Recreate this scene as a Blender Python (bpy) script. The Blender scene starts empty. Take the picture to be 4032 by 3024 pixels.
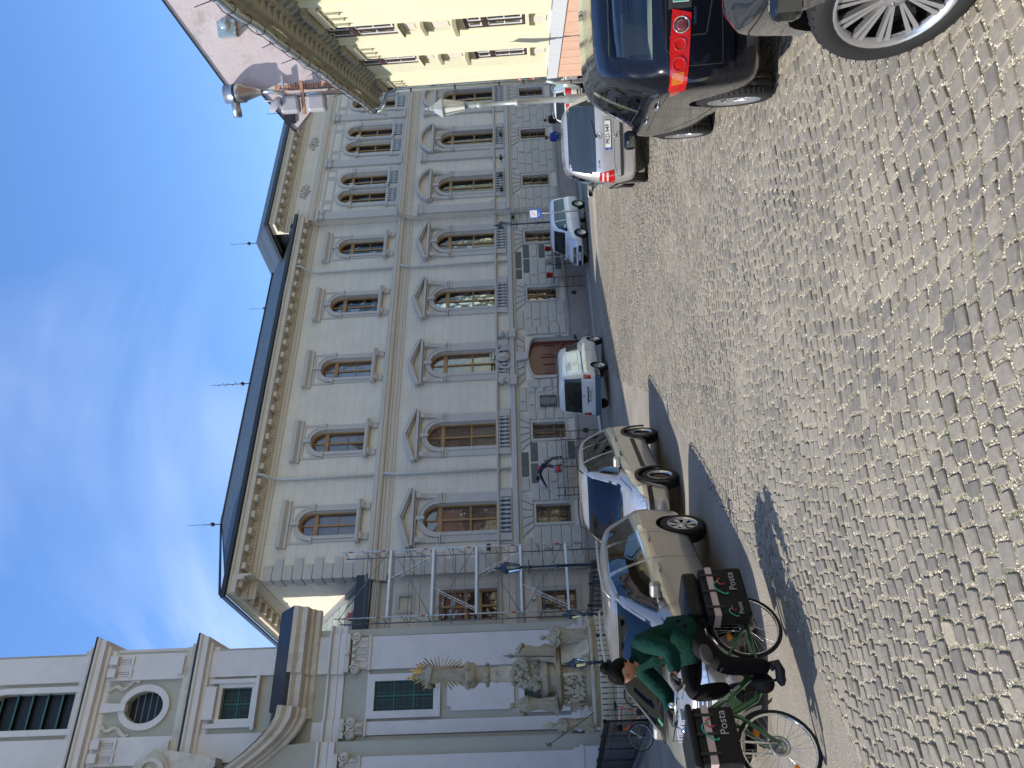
import bpy, math, random
from math import sin, cos, pi, radians as R_, sqrt, atan2
from mathutils import Vector as V, Matrix as MX
from mathutils.bvhtree import BVHTree
random.seed(7)
SC=bpy.context.scene; COL=SC.collection
# ---------------- camera (phone held upright, picture stored on its side) ----------------
_r=R_(3.04); _p=R_(2.42)
_R0=V((1,0,0)); _F=V((0,cos(_p),sin(_p))); _U0=V((0,-sin(_p),cos(_p)))
_R=_R0*cos(_r)-_U0*sin(_r); _U=_R0*sin(_r)+_U0*cos(_r)
cam=bpy.data.cameras.new('camera'); camo=bpy.data.objects.new('camera',cam); COL.objects.link(camo)
camo.matrix_world=MX(((-_U.x,_R.x,-_F.x,0),(-_U.y,_R.y,-_F.y,0),(-_U.z,_R.z,-_F.z,2.0),(0,0,0,1)))
cam.sensor_fit='HORIZONTAL'; cam.sensor_width=36; cam.lens=36*3050/4032; cam.clip_end=3000; cam.clip_start=.05
SC.camera=camo
# ---------------- sky and sun ----------------
AZ=R_(66); EL=R_(47)
w=bpy.data.worlds.new('World'); SC.world=w; w.use_nodes=True
nt=w.node_tree; N=nt.nodes; L=nt.links; N.clear()
wo=N.new('ShaderNodeOutputWorld'); bg=N.new('ShaderNodeBackground'); sk=N.new('ShaderNodeTexSky')
sk.sky_type='NISHITA'; sk.sun_disc=False; sk.sun_elevation=EL; sk.sun_rotation=AZ+pi; sk.altitude=300; sk.air_density=1.25; sk.dust_density=.5; sk.ozone_density=2.0
bg.inputs[1].default_value=.175
tc=N.new('ShaderNodeTexCoord'); mp=N.new('ShaderNodeMapping'); mp.inputs['Rotation'].default_value=(R_(35),R_(20),R_(50)); mp.inputs['Scale'].default_value=(1.5,10,2.6)
nz=N.new('ShaderNodeTexNoise'); nz.inputs['Scale'].default_value=1.15; nz.inputs['Detail'].default_value=8; nz.inputs['Roughness'].default_value=.55; nz.inputs['Distortion'].default_value=.35
mp2=N.new('ShaderNodeMapping'); mp2.inputs['Location'].default_value=(.35,.1,.6)
nz2=N.new('ShaderNodeTexNoise'); nz2.inputs['Scale'].default_value=1.7; nz2.inputs['Detail'].default_value=3
cr=N.new('ShaderNodeValToRGB'); cr.color_ramp.elements[0].position=.47; cr.color_ramp.elements[1].position=.74
cr2=N.new('ShaderNodeValToRGB'); cr2.color_ramp.elements[0].position=.44; cr2.color_ramp.elements[1].position=.66
mul=N.new('ShaderNodeMath'); mul.operation='MULTIPLY'
mul2=N.new('ShaderNodeMath'); mul2.operation='MULTIPLY_ADD'; mul2.inputs[1].default_value=.42; mul2.inputs[2].default_value=.0
mx=N.new('ShaderNodeMix'); mx.data_type='RGBA'; mx.inputs[7].default_value=(6.6,7.0,7.9,1)
hs=N.new('ShaderNodeHueSaturation'); hs.inputs['Saturation'].default_value=1.25; hs.inputs['Hue'].default_value=.51; hs.inputs['Value'].default_value=1.0
L.new(tc.outputs['Generated'],mp.inputs[0]); L.new(mp.outputs[0],nz.inputs[0]); L.new(tc.outputs['Generated'],mp2.inputs[0]); L.new(mp2.outputs[0],nz2.inputs[0])
L.new(nz.outputs[0],cr.inputs[0]); L.new(nz2.outputs[0],cr2.inputs[0]); L.new(cr.outputs[0],mul.inputs[0]); L.new(cr2.outputs[0],mul.inputs[1]); L.new(mul.outputs[0],mul2.inputs[0])
L.new(sk.outputs[0],hs.inputs['Color']); L.new(mul2.outputs[0],mx.inputs[0]); L.new(hs.outputs[0],mx.inputs[6]); L.new(mx.outputs[2],bg.inputs[0]); L.new(bg.outputs[0],wo.inputs[0])
sl=bpy.data.lights.new('sun','SUN'); sl.energy=4.3; sl.angle=R_(.5); sl.color=(1,.95,.87)
so=bpy.data.objects.new('sun',sl); COL.objects.link(so)
SD=V((sin(AZ)*cos(EL),cos(AZ)*cos(EL),-sin(EL))); so.rotation_euler=SD.to_track_quat('-Z','Y').to_euler(); so.location=(-20,-10,40)
SC.view_settings.view_transform='Standard'; SC.view_settings.look='None'; SC.view_settings.exposure=0.55; SC.view_settings.gamma=1
SC.cycles.max_bounces=6; SC.cycles.transparent_max_bounces=12
# ---------------- helpers ----------------
def gz(y): return -.0165*y
MATS={}
def M(name,col,rough=.6,metal=0,var=.12,scale=6,bump=0,bscale=40,spec=.5,coat=0,dirt=None,dscale=1.5,emit=None,alpha=None,gl=None):
    if name in MATS: return MATS[name]
    m=bpy.data.materials.new(name); m.use_nodes=True; nt=m.node_tree; N=nt.nodes; L=nt.links; b=N['Principled BSDF']
    b.inputs['Roughness'].default_value=rough; b.inputs['Metallic'].default_value=metal; b.inputs['Specular IOR Level'].default_value=spec; b.inputs['Coat Weight'].default_value=coat; b.inputs['Coat Roughness'].default_value=.03
    c=(col[0],col[1],col[2],1); tc=N.new('ShaderNodeTexCoord')
    if var or dirt:
        n=N.new('ShaderNodeTexNoise'); n.inputs['Scale'].default_value=scale; n.inputs['Detail'].default_value=6; n.inputs['Roughness'].default_value=.65
        L.new(tc.outputs['Object'],n.inputs['Vector'])
        r=N.new('ShaderNodeMapRange'); r.inputs[1].default_value=.25; r.inputs[2].default_value=.75; r.inputs[3].default_value=1-var; r.inputs[4].default_value=1+var
        L.new(n.outputs[0],r.inputs[0])
        vm=N.new('ShaderNodeVectorMath'); vm.operation='SCALE'; vm.inputs[0].default_value=col; L.new(r.outputs[0],vm.inputs['Scale'])
        last=vm.outputs[0]
        if dirt:
            n2=N.new('ShaderNodeTexNoise'); n2.inputs['Scale'].default_value=dscale; n2.inputs['Detail'].default_value=8; n2.inputs['Roughness'].default_value=.7
            L.new(tc.outputs['Object'],n2.inputs['Vector'])
            r2=N.new('ShaderNodeMapRange'); r2.inputs[1].default_value=.5; r2.inputs[2].default_value=.72; r2.inputs[4].default_value=dirt[3]
            L.new(n2.outputs[0],r2.inputs[0]); mm=N.new('ShaderNodeMix'); mm.data_type='RGBA'; mm.inputs[7].default_value=(dirt[0],dirt[1],dirt[2],1)
            L.new(r2.outputs[0],mm.inputs[0]); L.new(last,mm.inputs[6]); last=mm.outputs[2]
        L.new(last,b.inputs['Base Color'])
    else: b.inputs['Base Color'].default_value=c
    if bump:
        n3=N.new('ShaderNodeTexNoise'); n3.inputs['Scale'].default_value=bscale; n3.inputs['Detail'].default_value=5
        bp=N.new('ShaderNodeBump'); bp.inputs['Strength'].default_value=min(1,bump); bp.inputs['Distance'].default_value=.02*max(1,bump)
        L.new(tc.outputs['Object'],n3.inputs['Vector']); L.new(n3.outputs[0],bp.inputs['Height']); L.new(bp.outputs[0],b.inputs['Normal'])
    if alpha is not None: b.inputs['Alpha'].default_value=alpha
    MATS[name]=m; return m
def nodes(m): return m.node_tree.nodes,m.node_tree.links,m.node_tree.nodes['Principled BSDF']
def glassmat(name,tint,rough=.02):
    if name in MATS: return MATS[name]
    m=bpy.data.materials.new(name); m.use_nodes=True; N=m.node_tree.nodes; L=m.node_tree.links; N.clear()
    o=N.new('ShaderNodeOutputMaterial'); t=N.new('ShaderNodeBsdfTransparent'); g=N.new('ShaderNodeBsdfGlossy'); f=N.new('ShaderNodeFresnel'); x=N.new('ShaderNodeMixShader')
    t.inputs[0].default_value=(*tint,1); g.inputs['Roughness'].default_value=rough; f.inputs[0].default_value=1.55
    L.new(f.outputs[0],x.inputs[0]); L.new(t.outputs[0],x.inputs[1]); L.new(g.outputs[0],x.inputs[2]); L.new(x.outputs[0],o.inputs[0])
    MATS[name]=m; return m
class MB:
    def __init__(s,mx=None): s.capy=True; s.v=[];s.f=[];s.m=[];s.sm=[];s.mx=mx
    def add(s,vs,fs,m=0,sm=False):
        o=len(s.v)
        for p in vs:
            p=V(p); s.v.append(s.mx@p if s.mx else p)
        for q in fs: s.f.append([i+o for i in q]); s.m.append(m); s.sm.append(sm)
    def box(s,x0,x1,y0,y1,z0,z1,m=0):
        s.add([(x,y,z) for x in (x0,x1) for y in (y0,y1) for z in (z0,z1)],[(0,1,3,2),(4,6,7,5),(0,4,5,1),(2,3,7,6),(0,2,6,4),(1,5,7,3)],m)
    def bar(s,a,b,w,h=None,m=0):
        a=V(a);b=V(b);h=h or w; d=(b-a); l=d.length
        if l<1e-6: return
        d/=l; u=V((0,0,1)) if abs(d.z)<.9 else V((1,0,0)); x=d.cross(u).normalized(); y=x.cross(d)
        s.add([a+x*i*w/2+y*j*h/2+d*k*l for i in(-1,1) for j in(-1,1) for k in(0,1)],[(0,1,3,2),(4,6,7,5),(0,4,5,1),(2,3,7,6),(0,2,6,4),(1,5,7,3)],m)
    def tube(s,pts,r,n=8,m=0,closed=False,cap=True):
        pts=[V(p) for p in pts]; k=len(pts); vs=[]; prev=None
        for i,p in enumerate(pts):
            a=pts[(i-1)%k] if (closed or i>0) else p; b=pts[(i+1)%k] if (closed or i<k-1) else p
            d=(b-a).normalized()
            if prev is None:
                u=V((0,0,1)) if abs(d.z)<.9 else V((1,0,0)); x=d.cross(u).normalized()
            else:
                x=(prev-d*prev.dot(d)); x=x.normalized() if x.length>1e-6 else d.orthogonal().normalized()
            prev=x; y=d.cross(x); rr=r[i] if isinstance(r,(list,tuple)) else r
            for j in range(n): t=2*pi*j/n; vs.append(p+x*cos(t)*rr+y*sin(t)*rr)
        fs=[]
        for i in range(k if closed else k-1):
            i2=(i+1)%k
            for j in range(n): fs.append((i*n+j,i*n+(j+1)%n,i2*n+(j+1)%n,i2*n+j))
        if cap and not closed: fs.append(tuple(range(n))[::-1]); fs.append(tuple((k-1)*n+j for j in range(n)))
        s.add(vs,fs,m,True)
    def lathe(s,prof,c=(0,0,0),n=16,m=0,axis='z',sm=True,arc=2*pi,cap=None):
        c=V(c); vs=[]; full=abs(arc-2*pi)<1e-6; nn=n if full else n+1
        for (r,z) in prof:
            for j in range(nn):
                t=arc*j/n
                p={'z':(r*cos(t),r*sin(t),z),'y':(r*cos(t),z,r*sin(t)),'x':(z,r*cos(t),r*sin(t))}[axis]; vs.append(c+V(p))
        fs=[]
        for i in range(len(prof)-1):
            for j in range(n): j2=(j+1)%nn; fs.append((i*nn+j,i*nn+j2,(i+1)*nn+j2,(i+1)*nn+j))
        if cap is None: cap=(axis!='y' or s.capy)
        if full and cap:
            if prof[0][0]>1e-5: fs.append(tuple(range(n))[::-1])
            if prof[-1][0]>1e-5: fs.append(tuple((len(prof)-1)*n+j for j in range(n)))
        s.add(vs,fs,m,sm)
    def prism(s,poly,axis,a,b,m=0):
        k=len(poly); f={'y':lambda p,t:(p[0],t,p[1]),'x':lambda p,t:(t,p[0],p[1]),'z':lambda p,t:(p[0],p[1],t)}[axis]
        s.add([f(p,t) for t in (a,b) for p in poly],[tuple(range(k))[::-1],tuple(range(k,2*k))]+[(i,(i+1)%k,k+(i+1)%k,k+i) for i in range(k)],m)
    def strip(s,A,B,y0,y1,m=0,closed=False):
        # ring between outlines A and B (same count, x-z), front at y0, back y1
        k=len(A); vs=[(p[0],y,p[1]) for y in (y0,y1) for P in (A,B) for p in P]
        fs=[]
        for i in range(k if closed else k-1):
            j=(i+1)%k
            fs+=[(i,j,k+j,k+i),(2*k+i,3*k+i,3*k+j,2*k+j),(i,2*k+i,2*k+j,j),(k+i,k+j,3*k+j,3*k+i)]
        if not closed: fs+=[(0,k,3*k,2*k),(k-1,3*k-1,4*k-1,2*k-1)]
        s.add(vs,fs,m)
    def ball(s,c,r,n=10,m=0,sc=(1,1,1)):
        vs=[];fs=[]; h=n//2+1
        for i in range(h+1):
            a=pi*i/h
            for j in range(n): t=2*pi*j/n; vs.append((c[0]+r*sc[0]*sin(a)*cos(t),c[1]+r*sc[1]*sin(a)*sin(t),c[2]+r*sc[2]*cos(a)))
        for i in range(h):
            for j in range(n): fs.append((i*n+j,(i+1)*n+j,(i+1)*n+(j+1)%n,i*n+(j+1)%n))
        s.add(vs,fs,m,True)
    def build(s,name,mats,parent=None,bevel=0,loc=None,fix=True):
        me=bpy.data.meshes.new(name); me.from_pydata([tuple(p) for p in s.v],[],s.f)
        if not isinstance(mats,(list,tuple)): mats=[mats]
        for q in mats: me.materials.append(q)
        me.polygons.foreach_set('material_index',s.m); me.polygons.foreach_set('use_smooth',s.sm); me.update()
        if fix:
            import bmesh
            bm=bmesh.new(); bm.from_mesh(me); bmesh.ops.recalc_face_normals(bm,faces=bm.faces); bm.to_mesh(me); bm.free()
        o=bpy.data.objects.new(name,me); COL.objects.link(o)
        if parent: o.parent=parent
        if loc: o.location=loc
        if bevel:
            md=o.modifiers.new('bevel','BEVEL'); md.width=bevel; md.segments=2; md.limit_method='ANGLE'; md.angle_limit=R_(40)
        return o
def tag(o,label=None,cat=None,group=None,kind=None):
    if label: o['label']=label
    if cat: o['category']=cat
    if group: o['group']=group
    if kind: o['kind']=kind
    return o
def empty(name,loc=(0,0,0),rz=0,label=None,cat=None,group=None):
    o=bpy.data.objects.new(name,None); COL.objects.link(o); o.location=loc; o.rotation_euler=(0,0,rz); o.empty_display_size=.2
    return tag(o,label,cat,group)
def copy_tree(o,parent=None):
    c=o.copy(); COL.objects.link(c); c.parent=parent
    for ch in list(o.children): copy_tree(ch,c)
    return c
def boolean(o,cutter,op='DIFFERENCE'):
    md=o.modifiers.new('b','BOOLEAN'); md.object=cutter; md.operation=op; md.solver='EXACT'
    dg=bpy.context.evaluated_depsgraph_get(); dg.update()
    me=bpy.data.meshes.new_from_object(o.evaluated_get(dg)); o.modifiers.remove(md); old=o.data; o.data=me; bpy.data.meshes.remove(old)
    return o
def kill(o): 
    me=o.data; bpy.data.objects.remove(o); bpy.data.meshes.remove(me)
def apply_mods(o):
    dg=bpy.context.evaluated_depsgraph_get(); dg.update()
    me=bpy.data.meshes.new_from_object(o.evaluated_get(dg)); o.modifiers.clear(); o.data=me; return o
def text(s,size,mat,parent,M4,depth=.002,name='lettering',align='CENTER',bold=0,sx=1):
    cu=bpy.data.curves.new(name,'FONT'); cu.body=s; cu.size=size; cu.extrude=depth; cu.align_x=align; cu.align_y='CENTER'; cu.resolution_u=3; cu.offset=bold
    t=bpy.data.objects.new(name,cu); COL.objects.link(t)
    dg=bpy.context.evaluated_depsgraph_get(); me=bpy.data.meshes.new_from_object(t.evaluated_get(dg)); bpy.data.objects.remove(t)
    me.materials.clear(); me.materials.append(mat)
    o=bpy.data.objects.new(name,me); COL.objects.link(o); o.parent=parent; o.matrix_local=M4@MX.Diagonal((sx,1,1,1)); return o
def arch(cx,hw,z0,zs,n=12,rise=None):
    rise=hw if rise is None else rise
    return [(cx-hw,z0)]+[(cx-hw*cos(pi*i/n),zs+rise*sin(pi*i/n)) for i in range(n+1)]+[(cx+hw,z0)]
# ---------------- ground ----------------
def ground_grid(name,x0,x1,y0,y1,nx,ny,dz,mat):
    mb=MB(); vs=[(x0+(x1-x0)*i/nx,y0+(y1-y0)*j/ny,gz(y0+(y1-y0)*j/ny)+dz) for j in range(ny+1) for i in range(nx+1)]
    mb.add(vs,[(j*(nx+1)+i,j*(nx+1)+i+1,(j+1)*(nx+1)+i+1,(j+1)*(nx+1)+i) for j in range(ny) for i in range(nx)]); o=mb.build(name,mat,fix=False); tag(o,kind='structure'); return o
def pos_tex(N,L,scale=1,rot=0):
    g=N.new('ShaderNodeNewGeometry'); mp=N.new('ShaderNodeMapping'); mp.inputs['Scale'].default_value=(scale,scale,scale); mp.inputs['Rotation'].default_value=(0,0,rot); L.new(g.outputs['Position'],mp.inputs[0]); return mp.outputs[0]
def ramp(N,L,inp,stops):
    r=N.new('ShaderNodeValToRGB'); e=r.color_ramp.elements
    while len(e)<len(stops): e.new(.5)
    for q,(p,c) in zip(e,stops): q.position=p; q.color=(*c,1) if len(c)==3 else c
    L.new(inp,r.inputs[0]); return r.outputs[0]
def mixc(N,L,f,a,b,blend='MIX'):
    m=N.new('ShaderNodeMix'); m.data_type='RGBA'; m.blend_type=blend
    for i,x in ((0,f),(6,a),(7,b)):
        if hasattr(x,'links'): L.new(x,m.inputs[i])
        else: m.inputs[i].default_value=x if i==0 else ((*x,1) if len(x)==3 else x)
    return m.outputs[2]
# gritty joint material between setts
mj=M('joint_grit',(.3,.27,.21),.95,var=0); N,L,b=nodes(mj)
p=pos_tex(N,L,1); v=N.new('ShaderNodeTexVoronoi'); v.inputs['Scale'].default_value=95; L.new(p,v.inputs['Vector'])
n=N.new('ShaderNodeTexNoise'); n.inputs['Scale'].default_value=7; n.inputs['Detail'].default_value=6; L.new(p,n.inputs['Vector'])
cgrit=ramp(N,L,v.outputs['Color'],[(0,(.07,.06,.042)),(.3,(.18,.16,.115)),(.6,(.31,.275,.2)),(.85,(.62,.55,.42))])
moss=ramp(N,L,n.outputs[0],[(.55,(0,0,0)),(.68,(.5,.5,.5))])
L.new(mixc(N,L,moss,cgrit,(.09,.11,.035)),b.inputs['Base Color'])
bp=N.new('ShaderNodeBump'); bp.inputs['Strength'].default_value=1; bp.inputs['Distance'].default_value=.008; L.new(v.outputs['Distance'],bp.inputs['Height']); L.new(bp.outputs[0],b.inputs['Normal'])
# stone material, colour varies per sett through an attribute
ms=M('basalt_sett',(.2,.2,.2),.62,var=0); N,L,b=nodes(ms)
at=N.new('ShaderNodeAttribute'); at.attribute_name='tone'; p=pos_tex(N,L,1)
n=N.new('ShaderNodeTexNoise'); n.inputs['Scale'].default_value=22; n.inputs['Detail'].default_value=8; n.inputs['Roughness'].default_value=.7; L.new(p,n.inputs['Vector'])
base=ramp(N,L,at.outputs['Fac'],[(0,(.11,.105,.098)),(.35,(.172,.158,.136)),(.75,(.232,.209,.172)),(1,(.32,.28,.21))])
mo=ramp(N,L,n.outputs[0],[(.3,(.7,.7,.7)),(.7,(1.3,1.28,1.22))])
c1=mixc(N,L,1.0,base,mo,'MULTIPLY')
n2=N.new('ShaderNodeTexNoise'); n2.inputs['Scale'].default_value=1.1; n2.inputs['Detail'].default_value=5; L.new(p,n2.inputs['Vector'])
dust=ramp(N,L,n2.outputs[0],[(.4,(0,0,0)),(.75,(.4,.4,.4))]); c2=mixc(N,L,dust,c1,(.36,.32,.245)); L.new(c2,b.inputs['Base Color'])
bp=N.new('ShaderNodeBump'); bp.inputs['Strength'].default_value=.6; bp.inputs['Distance'].default_value=.006; L.new(n.outputs[0],bp.inputs['Height']); L.new(bp.outputs[0],b.inputs['Normal'])
# far cobbles : one sheet
mc=M('cobble_far',(.2,.2,.2),.85,var=0); N,L,b=nodes(mc); p=pos_tex(N,L,1,R_(12))
nd=N.new('ShaderNodeTexNoise'); nd.inputs['Scale'].default_value=.5; L.new(p,nd.inputs['Vector'])
vm=N.new('ShaderNodeVectorMath'); vm.operation='MULTIPLY_ADD'; vm.inputs[1].default_value=(.8,.8,0); L.new(nd.outputs['Color'],vm.inputs[0]); L.new(p,vm.inputs[2])
br=N.new('ShaderNodeTexBrick'); br.inputs['Scale'].default_value=1; br.inputs['Brick Width'].default_value=.17; br.inputs['Row Height'].default_value=.135; br.inputs['Mortar Size'].default_value=.014; br.inputs['Mortar Smooth'].default_value=.4
br.inputs['Color1'].default_value=(.2,.19,.175,1); br.inputs['Color2'].default_value=(.29,.27,.235,1); br.inputs['Mortar'].default_value=(.36,.32,.24,1); L.new(vm.outputs[0],br.inputs['Vector'])
n2=N.new('ShaderNodeTexNoise'); n2.inputs['Scale'].default_value=1.1; n2.inputs['Detail'].default_value=8; n2.inputs['Roughness'].default_value=.7; L.new(p,n2.inputs['Vector'])
dust=ramp(N,L,n2.outputs[0],[(.4,(0,0,0)),(.7,(.7,.7,.7))]); L.new(mixc(N,L,dust,br.outputs['Color'],(.36,.325,.26)),b.inputs['Base Color'])
inv=N.new('ShaderNodeMath'); inv.operation='SUBTRACT'; inv.inputs[0].default_value=1; L.new(br.outputs['Fac'],inv.inputs[1])
bp=N.new('ShaderNodeBump'); bp.inputs['Strength'].default_value=1; bp.inputs['Distance'].default_value=.03; L.new(inv.outputs[0],bp.inputs['Height']); L.new(bp.outputs[0],b.inputs['Normal'])
# asphalt
ma=M('asphalt',(.1,.1,.1),.9,var=0); N,L,b=nodes(ma); p=pos_tex(N,L,1)
n=N.new('ShaderNodeTexNoise'); n.inputs['Scale'].default_value=120; n.inputs['Detail'].default_value=3; L.new(p,n.inputs['Vector'])
n2=N.new('ShaderNodeTexNoise'); n2.inputs['Scale'].default_value=.8; n2.inputs['Detail'].default_value=8; L.new(p,n2.inputs['Vector'])
a1=ramp(N,L,n.outputs[0],[(.3,(.1,.09,.075)),(.5,(.2,.18,.15)),(.7,(.40,.36,.30))]); a2=ramp(N,L,n2.outputs[0],[(.3,(.75,.75,.75)),(.7,(1.2,1.17,1.12))])
L.new(mixc(N,L,1.0,a1,a2,'MULTIPLY'),b.inputs['Base Color'])
bp=N.new('ShaderNodeBump'); bp.inputs['Strength'].default_value=.5; bp.inputs['Distance'].default_value=.004; L.new(n.outputs[0],bp.inputs['Height']); L.new(bp.outputs[0],b.inputs['Normal'])
ground_grid('ground',-220,220,-120,320,2,4,-.035,M('far_ground',(.22,.2,.17),.95,var=.2,scale=.3))
# edge between asphalt lane (left) and setts : x as a function of y
EDGE=[(-6,-7.2),(0,-4.9),(5.6,-2.85),(6.5,-2.5),(8.26,-2.07),(10.3,-1.72),(12.6,-1.06),(15.36,-.45),(18,-.35),(21,-.3),(25,-.1),(29,.3),(32,3.3),(36.5,9.9),(41,16.5)]
def edge(y):
    if y<=EDGE[0][0]: return EDGE[0][1]
    for (a,xa),(b,xb) in zip(EDGE,EDGE[1:]):
        if y<=b: return xa+(xb-xa)*(y-a)/(b-a)
    return EDGE[-1][1]+(y-EDGE[-1][0])*.6
ys=[-6+i*.5 for i in range(130)]
mb=MB(); 
for i,y in enumerate(ys): mb.add([(-60,y,gz(y)-.01),(edge(y)+.03,y,gz(y)-.01),(-60,y+.5,gz(y+.5)-.01),(edge(y+.5)+.03,y+.5,gz(y+.5)-.01)],[(0,1,3,2)])
tag(mb.build('asphalt_lane',ma,fix=False),kind='structure')
mb=MB()
SETT_END=33.0
for i,y in enumerate(ys):
    if y<SETT_END-1: continue
    mb.add([(edge(y),y,gz(y)-.004),(60,y,gz(y)-.004),(edge(y+.5),y+.5,gz(y+.5)-.004),(60,y+.5,gz(y+.5)-.004)],[(0,1,3,2)])
tag(mb.build('cobbled_square_far',mc,fix=False),kind='structure')
mb=MB()
for i,y in enumerate(ys):
    if y>SETT_END+.5: break
    mb.add([(edge(y),y,gz(y)-.0125),(30,y,gz(y)-.0125),(edge(y+.5),y+.5,gz(y+.5)-.0125),(30,y+.5,gz(y+.5)-.0125)],[(0,1,3,2)])
tag(mb.build('joint_bed',mj,fix=False),kind='structure')
# modelled setts near the camera
def setts():
    rnd=random.Random(3); vs=[];fs=[];tn=[]
    RH=.122; ang=R_(14)
    def warp(u,v):
        # rows swing in slow arcs
        x=u; y=v+.32*sin(u*.55+v*.1)+.10*sin(u*1.7+1)+.03*sin(u*4.1+v)
        x=u+.10*sin(v*.8+u*.3)
        return x*cos(ang)-y*sin(ang), x*sin(ang)+y*cos(ang)
    j=-60
    v=-12.0
    while v<42:
        rh=RH*rnd.uniform(.86,1.14); u=-12+rnd.uniform(0,.2)
        while u<30:
            wd=rnd.choice((.11,.12,.13,.145,.10))*rnd.uniform(.92,1.08)
            cx,cy=warp(u+wd/2,v+rh/2)
            # view wedge only
            if cy>1.6 and cy<SETT_END and cx>edge(cy)+.05 and -.62*cy-1.2<cx<.62*cy+1.2:
                g=.008+rnd.random()*.006; hw=wd/2-g; hh=rh/2-g; uc=u+wd/2; vc=v+rh/2; far=cy>9
                up=rnd.uniform(-.006,.005); tx=rnd.uniform(-.045,.045); ty=rnd.uniform(-.045,.045)
                k=8 if not far else 4; vf=cy>15
                if far: out=[(-1,-1),(1,-1),(1,1),(-1,1)]
                else:
                    c=.78; out=[(-c,-1),(c,-1),(1,-c),(1,c),(c,1),(-c,1),(-1,c),(-1,-c)]
                rr=[rnd.uniform(.86,1.06) for _ in out]; o=len(vs)
                levels=[(1.0,-.03),(1.0,-.006),(.90,.001)] if not far else [(1,-.02),(.93,.002)]
                for sc,dz in levels:
                    for (a,b_),q in zip(out,rr):
                        px,py=warp(uc+a*hw*sc*q,vc+b_*hh*sc*q); vs.append((px,py,gz(py)+dz+up+tx*a*hw+ty*b_*hh))
                nl=len(levels)
                for l in range(nl-1):
                    for i in range(k): fs.append((o+l*k+i,o+l*k+(i+1)%k,o+(l+1)*k+(i+1)%k,o+(l+1)*k+i))
                if not far:
                    px,py=warp(uc,vc); vs.append((px,py,gz(py)+.002+up)); q=len(vs)-1
                    for i in range(k): fs.append((o+(nl-1)*k+i,o+(nl-1)*k+(i+1)%k,q))
                else: fs.append(tuple(o+(nl-1)*k+i for i in range(k)))
                t=min(1,max(0,rnd.gauss(.5,.14))); 
                if rnd.random()<.035: t=rnd.uniform(0.05,.2)
                tn+= [t]*(len(vs)-o)
            u+=wd
        v+=rh
    me=bpy.data.meshes.new('cobbled_square'); me.from_pydata(vs,[],fs); me.materials.append(ms)
    a=me.attributes.new('tone','FLOAT','POINT'); a.data.foreach_set('value',tn)
    me.polygons.foreach_set('use_smooth',[True]*len(me.polygons)); me.set_sharp_from_angle(angle=R_(33)); me.update()
    o=bpy.data.objects.new('cobbled_square',me); COL.objects.link(o); tag(o,kind='structure'); print('setts',len(fs))
setts()
# weeds and pale gravel caught in the joints
rnd=random.Random(11); mb=MB()
for i in range(6500):
    y=2.6+rnd.random()**1.6*8; x=rnd.uniform(-.55*y-.3,.55*y+.3)
    if x<edge(y)+.05: continue
    s=rnd.uniform(.003,.0075)*(1+y*.05); z=gz(y)-.013+rnd.uniform(0,.006); a=rnd.uniform(0,3)
    mb.add([(x+s*cos(a),y+s*sin(a),z),(x-s*sin(a),y+s*cos(a),z),(x-s*cos(a),y-s*sin(a),z),(x+s*sin(a),y-s*cos(a),z),(x,y,z+s*.9)],[(0,1,4),(1,2,4),(2,3,4),(3,0,4)])
o=mb.build('loose_gravel',M('pale_gravel',(.72,.65,.5),.8,var=.3,scale=30),fix=False); tag(o,'pale gravel grains lying in the joints between the cobbles','gravel',kind='stuff')
mb=MB(); nzf=lambda x,y: sin(x*2.3+y*1.1)+sin(x*.9-y*1.9+2)
for i in range(6500):
    y=2.8+rnd.random()**1.4*10; x=rnd.uniform(-.55*y-.3,.55*y+.3)
    if x<edge(y)+.05 or nzf(x,y)<.95: continue
    for k in range(2):
        a=rnd.uniform(0,6.28); h=rnd.uniform(.004,.013); z=gz(y)-.02; dx=cos(a)*.008; dy=sin(a)*.008
        mb.add([(x-dy*.35,y+dx*.35,z),(x+dy*.35,y-dx*.35,z),(x+dx,y+dy,z+h)],[(0,1,2)])
o=mb.build('weeds',M('weed_green',(.12,.17,.04),.8,var=.3,scale=20),fix=False); tag(o,'low green moss and weeds in the joints of the cobbles','weeds',kind='stuff')
# ================= palace (long facade) =================
stucco=M('cream_stucco',(.55,.5,.42),.85,var=0); N,L,b=nodes(stucco)
tc=N.new('ShaderNodeTexCoord'); sp=N.new('ShaderNodeSeparateXYZ'); cb=N.new('ShaderNodeCombineXYZ'); L.new(tc.outputs['Object'],sp.inputs[0])
ad=N.new('ShaderNodeMath'); L.new(sp.outputs[0],ad.inputs[0]); L.new(sp.outputs[1],ad.inputs[1]); L.new(ad.outputs[0],cb.inputs[0]); L.new(sp.outputs[2],cb.inputs[1])
br=N.new('ShaderNodeTexBrick'); br.inputs['Scale'].default_value=1; br.inputs['Brick Width'].default_value=1.05; br.inputs['Row Height'].default_value=.5; br.inputs['Mortar Size'].default_value=.011; br.inputs['Mortar Smooth'].default_value=0; br.offset=.37
br.inputs['Color1'].default_value=(.66,.575,.46,1); br.inputs['Color2'].default_value=(.675,.59,.47,1); br.inputs['Mortar'].default_value=(.53,.465,.37,1); L.new(cb.outputs[0],br.inputs[0])
n=N.new('ShaderNodeTexNoise'); n.inputs['Scale'].default_value=.7; n.inputs['Detail'].default_value=6; L.new(tc.outputs['Object'],n.inputs[0])
L.new(mixc(N,L,1.0,br.outputs[0],ramp(N,L,n.outputs[0],[(.3,(.92,.92,.92)),(.7,(1.06,1.05,1.03))]),'MULTIPLY'),b.inputs['Base Color'])
cream=M('cream_plain',(.64,.56,.45),.85,var=.05,scale=1,bump=.1,bscale=60)
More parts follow.
